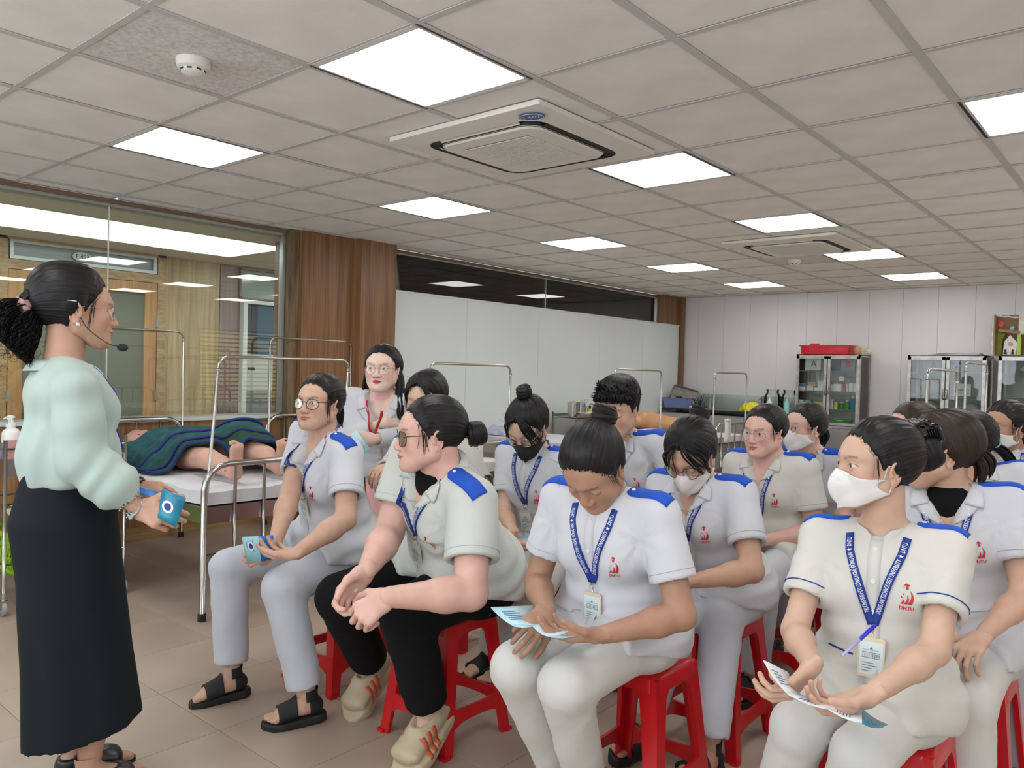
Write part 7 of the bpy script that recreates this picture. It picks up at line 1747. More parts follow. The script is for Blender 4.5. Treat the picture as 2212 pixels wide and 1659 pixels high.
    f = lambda P: ell(P, (0, 0, .12), (.155, .22, .12)) + .016 * snoise(P, 5, 17); V, Q = nets(f, (-.19, -.26, -.02), (.19, .26, .27), .012); o = link('plastic_bag', npmesh('bag', V, Q), M_['greenw'], None, (-4.76, 1.66, .205)); tag(o, 'lime yellow plastic bag filling the green basket', 'bag')
def back_corner():
    # instrument trolley
    e = empty('steel_trolley', (-5.36, 7.50, 0), R(0), 'small stainless instrument trolley in front of the white partition', 'trolley'); hx, hy = .17, .28
    for sx in (-1, 1):
        for sy in (-1, 1): b = MB(); b.tube([(sx * hx, sy * hy, .05), (sx * hx, sy * hy, .86)], .010, 8); b.build('post', M_['steel'], e, True); b = MB(); b.lathe([(.01, -.01), (.028, -.009), (.028, .009), (.01, .01)], n=16, M=Matrix.Translation((sx * hx, sy * hy, .028)) @ Matrix.Rotation(R(90), 4, 'X')); b.build('caster', M_['rubberfoot'], e, True)
    for z in (.82, .35): b = MB(); b.box((0, 0, z - .012), (2 * hx, 2 * hy, .004)); [b.box((s * hx, 0, z), (.004, 2 * hy, .03)) for s in (-1, 1)]; b.build('tray', M_['steelb'], e)
    b = MB(); b.box((0, 0, .70), (2 * hx - .02, 2 * hy - .02, .19)); b.build('drawer', M_['steelb'], e); b = MB(); b.tube(arc((hx, 0, .86), .10, 0, 180, 10, 'yz'), .008, 8); b.build('handle', M_['steel'], e, True)
    for k, (dx, dy, r, h) in enumerate(((.06, -.19, .045, .16), (-.04, -.10, .045, .15), (.08, -.07, .045, .16), (.05, .06, .035, .11))):
        c = empty('steel_canister', (-5.36 + dx, 7.50 + dy, .812), 0, ['leftmost tall steel canister on the instrument trolley', 'rear steel canister on the instrument trolley', 'middle tall steel canister on the instrument trolley', 'short steel cup holding scissors on the instrument trolley'][k], 'canister', 'steel canisters'); b = MB(); b.lathe([(r, 0), (r, h), (r * 1.04, h), (r * 1.04, h + .008)], n=24); b.build('body', M_['steel'], c, 'auto')
        if k < 3: b = MB(); b.lathe([(r * 1.06, h - .01), (r * 1.06, h + .006), (.012, h + .012), (.012, h + .022), (.0, h + .022)], n=24); b.build('lid', M_['steeld'], c, 'auto')
    s = empty('scissors', (-5.31, 7.56, .84), 0, 'steel scissors standing handles up in the short cup', 'scissors'); b = MB()
    for sg in (-1, 1): b.tube([(0, sg * -.01, 0), (0, 0, .08), (0, sg * .018, .135)], .0025, 6); b.tube([(0, sg * .024 + .014 * math.cos(k / 10 * 6.28), .150 + .018 * math.sin(k / 10 * 6.28)) for k in range(10)], .0022, 6, closed=True)
    b.build('blades', M_['steel'], s, True)
    bt = empty('medicine_bottle', (-5.33, 7.68, .812), 0, 'small yellow bottle with a black cap on the instrument trolley', 'bottle'); b = MB(); b.lathe([(.026, 0), (.026, .07), (.012, .085)], n=16); b.build('bottle', M_['yellow'], bt, 'auto'); b = MB(); b.lathe([(.014, .083), (.014, .115), (.004, .125), (.003, .15)], n=14); b.build('cap', M_['countertop'], bt, 'auto')
    d = empty('kidney_dish', (-5.25, 7.52, .835), 0, 'white enamel dish at the front of the instrument trolley', 'dish'); b = MB(); b.lathe([(.0, .002), (.10, .004), (.15, .028), (.154, .028), (.104, .0), (0, -.001)], n=30, M=Matrix.Diagonal((.62, 1.2, 1, 1)), cap=False); b.build('dish', M_['white'], d, True)
    # counter with basin, basket, bag, taps
    e = empty('lab_counter', (-4.70, 10.19, 0), 0, 'grey sink counter with a black edge along the back wall', 'counter'); L = 1.85
    b = MB(); b.box((0, 0, .40), (L, .60, .78)); b.build('body', M_['steelb'], e)
    b = MB(); b.box((0, 0, .845), (L + .02, .64, .022)); b.build('worktop', M_['countertop'], e); b = MB(); b.box((0, -.01, .858), (L - .02, .56, .004)); b.build('top_plate', M_['steelb'], e)
    for k in range(3): b = MB(); b.box((-L / 2 + L * (k + .5) / 3, -.304, .42), (L / 3 - .02, .012, .70)); dd = b.build('door', M_['alu'], e); b = MB(); b.tube([(-L / 2 + L * (k + .5) / 3 + .2, -.32, .60), (-L / 2 + L * (k + .5) / 3 + .2, -.32, .74)], .006, 6); b.build('handle', M_['steel'], dd)
    b = MB(); b.box((0, .31, .96), (L, .02, .20)); b.build('splashback', M_['glass2'], e)
    for k, (x, y) in enumerate(((-5.08, 10.28), (-4.33, 10.32))):
        t = empty('tap', (x, y, .86), 0, ['grey laboratory tap beside the blue basket', 'grey laboratory tap right of the yellow bag'][k], 'tap', 'taps on the counter'); b = MB(); b.lathe([(.025, 0), (.025, .02), (.014, .03), (.014, .16), (.02, .165), (.02, .20)], n=14); b.build('column', M_['grey'], t, 'auto'); b = MB(); b.tube([(0, 0, .15), (0, -.06, .165), (0, -.10, .155)], .011, 8); b.box((.03, 0, .185), (.08, .018, .018)); b.build('spout', M_['grey'], t, 'auto')
    bk = empty('plastic_basket', (-5.43, 10.05, .862), 0, 'lavender blue plastic basket of dishes on the counter', 'basket'); b = MB()
    def fr(w0, d0, w1, d1, z0, z1, t=.004):
        for s in (-1, 1):
            b.add([(-w0, s * d0, z0), (w0, s * d0, z0), (w1, s * d1, z1), (-w1, s * d1, z1), (-w0, s * (d0 - t), z0), (w0, s * (d0 - t), z0), (w1, s * (d1 - t), z1), (-w1, s * (d1 - t), z1)], [(0, 1, 2, 3), (7, 6, 5, 4), (3, 2, 6, 7), (0, 3, 7, 4), (1, 5, 6, 2), (0, 4, 5, 1)])
            b.add([(s * w0, -d0, z0), (s * w0, d0, z0), (s * w1, d1, z1), (s * w1, -d1, z1), (s * (w0 - t), -d0, z0), (s * (w0 - t), d0, z0), (s * (w1 - t), d1, z1), (s * (w1 - t), -d1, z1)], [(0, 1, 2, 3), (7, 6, 5, 4), (3, 2, 6, 7), (0, 3, 7, 4), (1, 5, 6, 2), (0, 4, 5, 1)])
    fr(.17, .12, .20, .15, 0, .13); b.box((0, 0, .003), (.34, .24, .006)); b.build('basket', M_['blueb'], bk); b = MB(); fr(.195, .145, .212, .162, .128, .134); b.build('rim', M_['blueb'], bk)
    t = empty('steel_tray', (-5.38, 10.08, 1.02), 0, 'dark steel instrument tray leaning in the blue basket', 'tray'); t.rotation_euler = (R(62), R(14), R(12)); b = MB()
    pr = [(sx * (.17 - .03) + .03 * math.cos(R(a0 + 90 * k / 4)), sy * (.11 - .03) + .03 * math.sin(R(a0 + 90 * k / 4))) for sx, sy, a0 in ((1, 1, 0), (-1, 1, 90), (-1, -1, 180), (1, -1, 270)) for k in range(5)]; n = len(pr)
    b.add([(x, y, 0) for x, y in pr] + [(x * 1.1, y * 1.12, .03) for x, y in pr] + [(x * 1.16, y * 1.2, .03) for x, y in pr], [tuple(range(n))] + [(k, (k + 1) % n, n + (k + 1) % n, n + k) for k in range(n)] + [(n + k, n + (k + 1) % n, 2 * n + (k + 1) % n, 2 * n + k) for k in range(n)]); b.build('tray', M_['steeld'], t, 'auto')
    for k, (x, y, r) in enumerate(((-5.50, 10.05, .05), (-5.40, 10.0, .06), (-5.31, 10.03, .05))):
        c = empty('steel_bowl', (x, y, .985), 0, ['left steel bowl heaped in the blue basket', 'middle steel bowl heaped in the blue basket', 'right steel bowl heaped in the blue basket'][k], 'bowl', 'steel bowls in the blue basket'); c.rotation_euler = (R(100 + 20 * k), 0, R(20 * k)); b = MB(); b.lathe([(.002, 0), (r * .7, .006), (r, .03), (r * 1.05, .03)], n=20, cap=False); b.build('bowl', M_['steel'], c, True)
    f = lambda P: smax(ell(P, (0, 0, .02), (.17, .12, .10)) + .020 * snoise(P, 9, 22) + .010 * snoise(P, 3, 48), -P[:, 2], .01); V, Q = nets(f, (-.22, -.17, -.02), (.22, .17, .17), .009); o = link('plastic_bag', npmesh('b', V, Q), M_['yellow'], None, (-4.33, 9.99, .862)); tag(o, 'crumpled bright yellow plastic bag on the counter', 'bag')
    f = lambda P: smax(ell(P, (0, 0, .01), (.09, .05, .035)) + .008 * snoise(P, 2, 40), -P[:, 2], .01); V, Q = nets(f, (-.12, -.08, -.01), (.12, .08, .07), .007); o = link('cloth', npmesh('c', V, Q), M_['white'], None, (-5.13, 9.95, .862)); tag(o, 'crumpled white cloth on the counter beside the blue basket', 'cloth')
    for k, x in enumerate((-4.16, -3.93)):
        j = empty('glass_jar', (x, 10.25, .862), 0, ['left large clear glass jar on the counter', 'right large clear glass jar on the counter'][k], 'jar', 'large glass jars'); b = MB(); b.lathe([(.09, 0), (.11, .02), (.11, .20), (.075, .26), (.08, .29)], n=26, cap=False); b.build('glass', M_['glass2'], j, True); b = MB(); b.lathe([(.082, .285), (.082, .30), (0, .302)], n=26); b.build('lid', M_['glass2'], j)
        e2 = empty('pump_bottle', (x + .03, 10.08, .862), 0, ['white pump bottle before the left glass jar', 'pale green pump bottle before the right glass jar'][k], 'bottle', 'pump bottles'); b = MB(); b.lathe([(.035, 0), (.036, .13), (.014, .16), (.014, .18), (.005, .18), (.005, .22)], n=18); b.build('bottle', M_['white' if k == 0 else 'mintp'], e2, 'auto'); b = MB(); b.tube([(0, 0, .22), (-.04, 0, .215)], .007, 6); b.build('pump', M_['white'], e2)
def cabinet(x0, x1, label, yb=10.50, dep=.42, z0=.0, zt=1.63, zmid=.72, fill=None):
    w = x1 - x0; hw = w / 2; e = empty('steel_cabinet', ((x0 + x1) / 2, yb - dep / 2, 0), 0, label, 'cabinet', 'steel glass-fronted cabinets'); hd = dep / 2; t = .028
    b = MB()
    for sx in (-1, 1):
        for sy in (-1, 1): b.box((sx * (hw - t / 2), sy * (hd - t / 2), zt / 2), (t, t, zt))
    for z in (zt - t / 2, zmid, .06):
        for s in (-1, 1): b.box((0, s * (hd - t / 2), z), (w, t, t)); b.box((s * (hw - t / 2), 0, z), (t, dep, t))
    b.box((0, 0, zt - .004), (w, dep, .008)); b.build('frame', M_['steeld'], e)
    b = MB(); b.box((0, hd - .006, zt / 2), (w - .03, .006, zt - .06)); b.build('back_panel', M_['cabin'], e)
    for s in (-1, 1): b = MB(); b.box((s * (hw - .012), 0, (zt + zmid) / 2), (.004, dep - .05, zt - zmid - .04)); b.build('side_glass', M_['glass2'], e)
    b = MB(); b.box((0, 0, .38), (w - .02, dep - .03, .64)); b.build('lower_case', M_['steeld'], e)
    for s in (-1, 1): b = MB(); b.box((s * hw / 2, -hd + .004, .39), (hw - .025, .012, .60)); b.build('lower_door', M_['steelb'], e)
    for s in (-1, 1):
        cx = s * hw / 2; dw = hw - .012; zc = (zt + zmid) / 2; dh = zt - zmid - .045; b = MB(); f = .034
        for q_ in (-1, 1): b.box((cx + q_ * (dw - f) / 2, -hd - .004, zc), (f, .022, dh)); b.box((cx, -hd - .004, zc + q_ * (dh - f) / 2), (dw, .022, f))
        d = b.build('door', M_['steeld'], e); b = MB(); b.box((cx, -hd - .002, zc), (dw - 2 * f, .004, dh - 2 * f)); b.build('door_glass', M_['glass2'], d)
        b = MB(); b.tube([(s * .022, -hd - .022, zc - .06), (s * .022, -hd - .035, zc - .04), (s * .022, -hd - .035, zc + .04), (s * .022, -hd - .022, zc + .06)], .006, 6); b.build('handle', M_['steel'], d, True)
    b = MB(); b.box((.0, -hd - .03, zc - .05), (.03, .012, .02)); b.build('padlock', M_['countertop'], e)
    zs = [zmid + .22, zmid + .44, zmid + .70]
    for z in zs: b = MB(); b.box((0, 0, z), (w - .06, dep - .05, .008)); b.box((0, -hd + .03, z), (w - .06, .010, .016)); b.build('shelf', M_['glassshelf'], e)
    return e, (x0 + x1) / 2, yb - dep / 2, zs
def cabinets():
    M_['glassshelf'] = mat('pale_shelf', (.50, .55, .54), .3)
    e1, cx, cy, zs = cabinet(-3.79, -3.00, 'steel medicine cabinet with a red basket on top'); e1['label'] = 'steel medicine cabinet full of small boxes with a red basket on top'
    e2, c2x, c2y, z2 = cabinet(-2.47, -1.66, 'steel cabinet with folded fabric inside, in the middle of three')
    e3, c3x, c3y, z3 = cabinet(-1.55, -.76, 'steel cabinet at the right edge under the cardboard craft display')
    rs = random.Random(7); zi = [.735] + [z + .005 for z in zs]
    def box(nm, x, y, z, d, col, lab, cat='box', grp='small packs in the medicine cabinet', rz=0):
        if col not in M_: M_[col] = mat('pack_' + col.replace('#', ''), tuple(int(col[i:i + 2], 16) / 255. for i in (1, 3, 5)), .5)
        b = MB(); b.box((0, 0, d[2] / 2), d, bev=.0015); o = b.build(nm, M_[col], None); o.location = (x, y, z); o.rotation_euler = (0, 0, rz); tag(o, lab, cat, grp); return o
    yf = cy - .10
    def letter(ch, x, z, y, m, s=.10):
        T = text_mesh(ch, s, .01); w = text_w(T); b = MB(); b.add([(a - w / 2, 0, c) for a, c in T[0]], T[1]); return b, (x, y, z)
    # cards lettered A and B at the top
    for k, (x, ch, m, lab) in enumerate(((cx - .22, 'A', 'ink', 'white card lettered A inside the medicine cabinet'), (cx + .20, 'B', 'redb', 'grey card lettered B in red inside the medicine cabinet'), (c2x - .16, 'A', 'ink', 'grey card lettered A inside the middle cabinet'), (c2x + .27, 'B', 'redb', 'grey card lettered B in red inside the middle cabinet'))):
        zz = zi[3] + .0; e = empty('letter_card', (x, yf, zz), 0, lab, 'card'); b = MB(); b.box((0, 0, .09), (.20, .006, .18)); b.build('card', M_['white' if k == 0 else 'grey'], e)
        T = text_mesh(ch, .11, .012); w = text_w(T); b = MB(); b.add([(a - w / 2 + .01, -.0045, c + .05) for a, c in T[0]], T[1]); b.build('letter', M_[m], e)
    box('dark_case', cx + .06, yf + .02, zi[3], (.13, .10, .17), '#15181c', 'dark case beside the lettered card at the top of the medicine cabinet', 'case', None)
    # second shelf
    cols = ['#e8e6e0', '#1b3f8f', '#d9d5cb', '#c87a3a', '#e9e9e6', '#ddd8d0', '#c8ccd0', '#b54a3a', '#efefee', '#c22a33', '#e4e1dc', '#f0f0ee', '#d8dad8', '#e8e8e6', '#bfc4c6']
    xs = [(-.34, .10, .05, 0, '#e9e6dd'), (-.34, .10, .04, .05, '#1b3f8f'), (-.23, .09, .06, 0, '#ece9e2'), (-.22, .10, .05, .06, '#c98b4e'), (-.15, .05, .04, 0, '#f0efec'), (-.09, .07, .07, 0, '#dcdde0'), (-.10, .09, .06, .07, '#e2ddd6'),
          (.04, .035, .09, 0, '#e9e8e4'), (.085, .04, .10, 0, '#d8d6d0'), (.13, .06, .095, 0, '#f0efec'), (.185, .05, .075, 0, '#b8262f'), (.23, .035, .10, 0, '#b9bcbc'), (.275, .045, .115, 0, '#f2f2f0'), (.33, .05, .11, 0, '#e6e2e2'), (.08, .14, .03, .10, '#7c3b2b'), (.15, .06, .06, .13, '#edece8')]
    nm_ = {'#e9e6dd': 'cream', '#1b3f8f': 'dark blue', '#ece9e2': 'off-white', '#c98b4e': 'orange-brown', '#f0efec': 'white', '#dcdde0': 'pale grey', '#e2ddd6': 'pale beige', '#e9e8e4': 'narrow white', '#d8d6d0': 'stone coloured', '#b8262f': 'red', '#b9bcbc': 'grey', '#f2f2f0': 'tall white', '#e6e2e2': 'pinkish white', '#7c3b2b': 'brown', '#edece8': 'small white square'}
    for k, (x, w, h, dz, c) in enumerate(xs):
        box('medicine_box', cx + x, yf + (.03 if dz else -.03) * (0 if dz else 1), zi[2] + dz, (w, .07, h), c, '%s medicine pack, %s, upper middle shelf of medicine cabinet' % (nm_[c], ('%s from left' % ['first', 'second', 'third', 'fourth', 'fifth', 'sixth', 'seventh', 'eighth', 'ninth', 'tenth', 'eleventh', 'twelfth', 'thirteenth', 'fourteenth', 'fifteenth', 'sixteenth'][sorted(range(len(xs)), key=lambda i: xs[i][0]).index(k)])))
    xs = [(-.34, .06, .10, '#dfe2e0', 'pale grey'), (-.25, .075, .10, '#2f9a6a', 'green and white'), (-.12, .12, .085, '#e0b21a', 'yellow and orange'), (.045, .045, .12, '#e6e4e0', 'white and red'), (.10, .04, .09, '#c9b83a', 'mustard'), (.34, .02, .05, '#8fb6d8', 'pale blue')]
    for k, (x, w, h, c, n_) in enumerate(xs): box('medicine_box', cx + x, yf - .03, zi[1], (w, .06, h), c, '%s pack standing on the lower middle shelf of the medicine cabinet' % n_)
    for k, (x, r, h, c, lab) in enumerate(((.16, .035, .09, '#3a8f2a', 'green bottle with a white cap'), (.225, .03, .12, '#2aa03a', 'tall green bottle'), (.285, .022, .17, '#2f7fd0', 'blue and white spray can'))):
        col = c; M_.setdefault(col, mat('pack_' + c[1:], tuple((int(c[i:i + 2], 16) / 255.) ** 2.2 for i in (1, 3, 5)), .4)); e = empty('bottle', (cx + x, yf - .02, zi[1]), 0, lab + ' on the lower middle shelf of the medicine cabinet', 'bottle'); b = MB(); b.lathe([(r, 0), (r, h * .75), (r * .5, h * .85)], n=16); b.build('bottle', M_[col], e, 'auto'); b = MB(); b.lathe([(r * .6, h * .83), (r * .6, h), (0, h)], n=14); b.build('cap', M_['white'], e)
    e = empty('plastic_basket', (cx + .17, yf, zi[0]), 0, 'bright green basket on the bottom shelf of the medicine cabinet', 'basket'); b = MB(); b.lathe([(.08, 0), (.11, .07), (.118, .07), (.118, .08)], n=24); b.build('basket', M_['greenbk'], e, 'auto')
    for k in range(6): box('folded_pack', cx - .16, yf, zi[0] + k * .022, (.22 - .01 * (k % 2), .20, .018), ['#5b7f9f', '#8da3b5', '#6c8ba6', '#9fb0bc', '#7d95a8', '#a8b4ba'][k], 'flat blue-grey pack, %s in the stack at the bottom left of the medicine cabinet' % ['lowest', 'second', 'third', 'fourth', 'fifth', 'topmost'][k], 'pack', 'stack of flat packs')
    # red basket on top, teapot
    e = empty('plastic_basket', (-3.46, 10.28, 1.632), 0, 'red perforated tray basket on top of the medicine cabinet', 'basket'); b = MB(); b.box((0, 0, .004), (.54, .30, .008)); b.box((0, .16, .110), (.63, .012, .014)); b.box((0, -.16, .110), (.63, .012, .014)); b.box((.31, 0, .110), (.012, .33, .014)); b.box((-.31, 0, .110), (.012, .33, .014)); b.build('base_and_rim', M_['redb'], e)
    for s in (-1, 1):
        b = MB()
        for k in range(40): x = -.27 + k * .0138; b.box((0, 0, 0), (.008, .003, .11), M=Matrix.Translation((x * 1.06, s * .157, .056)) @ Matrix.Rotation(R(-4 * s), 4, 'X'))
        for z in (.02, .045, .07, .095): b.box((0, s * (.153 + z * .06), z), (.56 + z * .5, .004, .007))
        b.build('lattice', M_['redb'], e); b = MB(); b.box((s * .292, 0, .056), (.004, .30, .10)); b.build('end_panel', M_['redb'], e)
    b = MB(); b.box((-.14, -.1, .125), (.10, .06, .03)); b.build('red_sachet', M_['redb'], e)
    e = empty('teapot', (-3.10, 10.26, 1.632), 0, 'small copper-coloured round flask with a ring handle on top of the medicine cabinet', 'flask'); b = MB(); b.lathe([(.0, 0), (.03, .002), (.05, .03), (.052, .055), (.04, .09), (.015, .106), (0, .108)], n=22); b.build('body', M_['terracotta'], e, 'auto'); b = MB(); b.tube([(-.06 + .018 * math.cos(k / 10 * 6.28), 0, .06 + .022 * math.sin(k / 10 * 6.28)) for k in range(10)], .004, 6, closed=True); b.build('ring', M_['steel'], e, True)
    b = MB(); b.lathe([(.0, 0), (.03, .01), (.034, .045), (.0, .085)], n=18, M=Matrix.Translation((.05, 0, .03)) @ Matrix.Rotation(R(80), 4, 'Y')); o = b.build('cup', M_['latex'], None, True); o.location = (-3.05, 10.26, 1.635); tag(o, 'small tan cup lying beside the copper-coloured flask', 'cup')
    # middle cabinet: drawings, white fabric, paper
    def cloth_blob(x, z, w, h, lab, m='latexw'):
        f = lambda P: smax(ell(P, (0, 0, h / 2), (w, .12, h * .62)) + .02 * snoise(P, int(x * 100) % 50, 18), -P[:, 2], .01); V, Q = nets(f, (-w - .05, -.17, -.02), (w + .05, .17, h + .06), .012); o = link('folded_cloth', npmesh('f', V, Q), M_[m], None, (x, c2y, z)); tag(o, lab, 'cloth')
    M_['latexw'] = mat('pale_fabric', (.42, .41, .37), .8)
    cloth_blob(c2x - .20, z2[0] + .006, .13, .14, 'draped pale fabric on the left of the middle cabinet, lower shelf'); cloth_blob(c2x - .18, z2[1] + .006, .12, .18, 'draped pale fabric on the left of the middle cabinet, upper shelf'); cloth_blob(c2x + .22, z2[0] + .006, .12, .13, 'draped pale fabric on the right of the middle cabinet')
    cloth_blob(c3x - .05, z3[2] + .006, .16, .12, 'white folded fabric at the top of the right-hand cabinet', 'white'); cloth_blob(c3x - .1, z3[0] + .006, .14, .14, 'white folded fabric low in the right-hand cabinet', 'white')
    e = empty('face_drawing', (c2x + .10, c2y - .17, z2[2] + .008), 0, 'grey sheet with a simple drawn face in the middle cabinet', 'drawing'); b = MB(); b.box((0, 0, .09), (.12, .004, .17)); b.build('sheet', M_['grey'], e); b = MB()
    for s in (-1, 1): b.lathe([(.016, 0), (.016, .002)], n=12, M=Matrix.Translation((s * .035, -.003, .11)) @ Matrix.Rotation(R(90), 4, 'X'))
    b.box((0, -.003, .045), (.012, .002, .045)); b.box((0, -.003, .07), (.03, .002, .014)); b.build('marks', M_['countertop'], e)
    e = empty('paper_notice', (c2x + .17, c2y - .19, z2[1] + .006), 0, 'white paper notice with a dark line of print in the middle cabinet', 'notice'); b = MB(); b.box((0, 0, .07), (.17, .003, .14)); b.build('sheet', M_['white'], e); b = MB()
    for k in range(7): b.box((-.06 + k * .02, -.0025, .07), (.012, .001, .012))
    for k in range(4): b.box((0, -.0025, .045 - k * .008), (.13, .001, .002))
    b.build('print', M_['ink'], e)
    for k in range(5):
        o = box('paper_sheet', -2.02 + .02 * k, 10.26, 1.632 + k * .006, (.56 - .04 * k, .28, .004), ['#c9c9c6', '#9a9a98', '#d6d6d3', '#84858a', '#bcbcbb'][k], '%s of the loose sheets lying on top of the middle cabinet' % ['lowest', 'second lowest', 'middle', 'second highest', 'topmost'][k], 'paper', 'sheets on the middle cabinet', R(3 * k - 6)); 
    # cardboard craft display
    e = empty('craft_display', (-1.32, 10.33, 1.632), 0, 'cardboard craft display with an olive tree and a white house on the right cabinet', 'display'); b = MB(); b.box((-.16, .06, .235), (.30, .008, .46)); b.box((-.31, 0, .235), (.016, .12, .46)); b.box((0, .0, .006), (.62, .14, .012)); b.build('cardboard_back', M_['cardboard'], e)
    M_['olive'] = mat('olive_felt', (.20, .20, .025), .9, var=.4, vscale=60, stretch=(6, 1, .6)); M_['cotton'] = mat('cotton', (.75, .74, .72), .95, bump=.01, bscale=60); M_['limep'] = mat('lime_paper', (.42, .62, .10), .8); M_['paperw'] = mat('craft_paper', (.74, .74, .70), .8, var=.1, vscale=20); M_['turq'] = mat('turquoise_paper', (.15, .60, .68), .7)
    b = MB(); b.add([(-.30, -.02, .0), (-.24, -.02, .0), (-.235, -.02, .19), (-.19, -.02, .27), (-.26, -.02, .27), (-.30, -.02, .34)], [(0, 1, 2, 3, 4, 5)]); t = b.build('tree', M_['olive'], e); t.modifiers.new('s', 'SOLIDIFY').thickness = .012
    b = MB(); b.tube([(-.32 + .004 * math.sin(k * 2.), -.04, .005 + k * .028) for k in range(17)], [.014 + .004 * math.sin(k * 1.7) for k in range(17)], 8); b.tube([(-.30 + k * .03, -.03, .455 - .004 * k + .004 * math.sin(k * 2)) for k in range(9)], [.009 + .003 * math.sin(k * 2.3) for k in range(9)], 8); b.build('cotton_edge', M_['cotton'], e, True)
    b = MB(); b.add([(-.225, -.03, .01), (-.10, -.03, .01), (-.09, -.03, .15), (-.16, -.03, .235), (-.215, -.03, .16)], [(0, 1, 2, 3, 4)]); h = b.build('house', M_['paperw'], e); h.modifiers.new('s', 'SOLIDIFY').thickness = .006
    b = MB()
    for x in (-.20, -.13):
        for k in range(3): b.add([(x - .022 + k * .004, -.036, .02 + k * .018), (x + .022 - k * .004, -.036, .02 + k * .018), (x, -.036, .045 + k * .018)], [(0, 1, 2)])
    b.build('paper_tree', M_['countertop'], e); b = MB(); b.lathe([(.022, 0), (.022, .004)], n=6, M=Matrix.Translation((-.155, -.038, .135)) @ Matrix.Rotation(R(90), 4, 'X')); b.build('wood_disc', M_['terracotta'], e)
    b = MB(); b.box((-.17, -.03, .275), (.20, .05, .03), M=Matrix.Translation((-.17, -.03, .275)) @ Matrix.Rotation(R(8), 4, 'Y')); b.build('branch', M_['cardboard'], e); b = MB(); b.lathe([(.028, 0), (.018, .02), (0, .022)], n=5, M=Matrix.Translation((-.14, -.06, .31)) @ Matrix.Rotation(R(90), 4, 'X')); b.build('paper_flower', M_['turq'], e); b = MB(); b.box((-.25, -.03, .36), (.05, .006, .06), M=Matrix.Translation((-.25, -.03, .36)) @ Matrix.Rotation(R(30), 4, 'Y')); b.build('red_bow', M_['redb'], e)
    b = MB(); b.box((-.075, -.02, .12), (.035, .03, .24)); b.build('lime_strip', M_['limep'], e); b = MB(); b.box((-.06, .0, .35), (.05, .03, .22)); b.build('pale_strip', M_['paperw'], e); b = MB(); b.box((.10, .02, .23), (.26, .01, .42)); b.build('glitter_board', M_['paperw'], e); b = MB(); b.box((.02, .01, .40), (.05, .012, .09)); b.build('red_motif', M_['redb'], e)
def leaflet(name, lab, pts, us, n=6, cover=None, wave=.0, th=.0006, m1='leaf1', m2='leaf2', marks=True, group='folded blue leaflets'):
    """folded paper: pts is a list of (left edge, right edge) point pairs along the fold direction; us the panel material for each gap"""
    e = None; pts = [(np.asarray(a, float), np.asarray(b, float)) for a, b in pts]; c = sum([a + b for a, b in pts]) / (2 * len(pts)); e = empty(name, tuple(c), 0, lab, 'leaflet', group)
    for k in range(len(pts) - 1):
        (a0, b0), (a1, b1) = pts[k], pts[k + 1]; nn = unit(np.cross(b0 - a0, a1 - a0)); V = []
        for i in range(n + 1):
            t = i / n; a = a0 + (a1 - a0) * t; b = b0 + (b1 - b0) * t; o = nn * wave * math.sin(math.pi * t)
            for j in range(3): V.append(a + (b - a) * j / 2 + o - c)
        o_ = link('panel', npmesh('panel', V, grid_quads(n + 1, 3, wrap=False)), M_[us[k]], e); md = o_.modifiers.new('s', 'SOLIDIFY'); md.thickness = .0012; md.offset = 0
        if marks:
            for sg in (1, -1):
                mb = MB(); P = lambda u, v: (a0 + (a1 - a0) * u) * (1 - v) + (b0 + (b1 - b0) * u) * v + nn * (wave * math.sin(math.pi * u) + sg * .0012) - c
                for q_ in range(5): 
                    u0, u1 = .22 + q_ * .10, .255 + q_ * .10; mb.add([P(u0, .15), P(u0, .15 + .5 * (.6 + .4 * ((q_ * 37) % 5) / 4)), P(u1, .15 + .5 * (.6 + .4 * ((q_ * 37) % 5) / 4)), P(u1, .15)], [(0, 1, 2, 3)])
                mb.build('print_lines', M_['leafink'], o_)
        if cover == k:
            for sg in (1, -1):
                if True:
                    P = lambda u, v: (a0 + (a1 - a0) * u) * (1 - v) + (b0 + (b1 - b0) * u) * v + nn * (wave * math.sin(math.pi * u) + sg * .0012) - c; cen = P(.5, .38); r = .017; eu = unit(a1 - a0); ev = unit(b0 - a0); mb = MB(); mb.add([cen + nn * sg * .0006 + (eu * math.cos(q_ / 20 * 6.283) + ev * math.sin(q_ / 20 * 6.283)) * r for q_ in range(20)], [tuple(range(20))]); mb.build('round_seal', M_['white'], o_); mb = MB(); mb.add([cen + nn * sg * .0010 + (eu * math.cos(q_ / 20 * 6.283) + ev * math.sin(q_ / 20 * 6.283)) * r * .62 for q_ in range(20)], [tuple(range(20))]); mb.build('seal_centre', M_['navy'], o_)
    return e
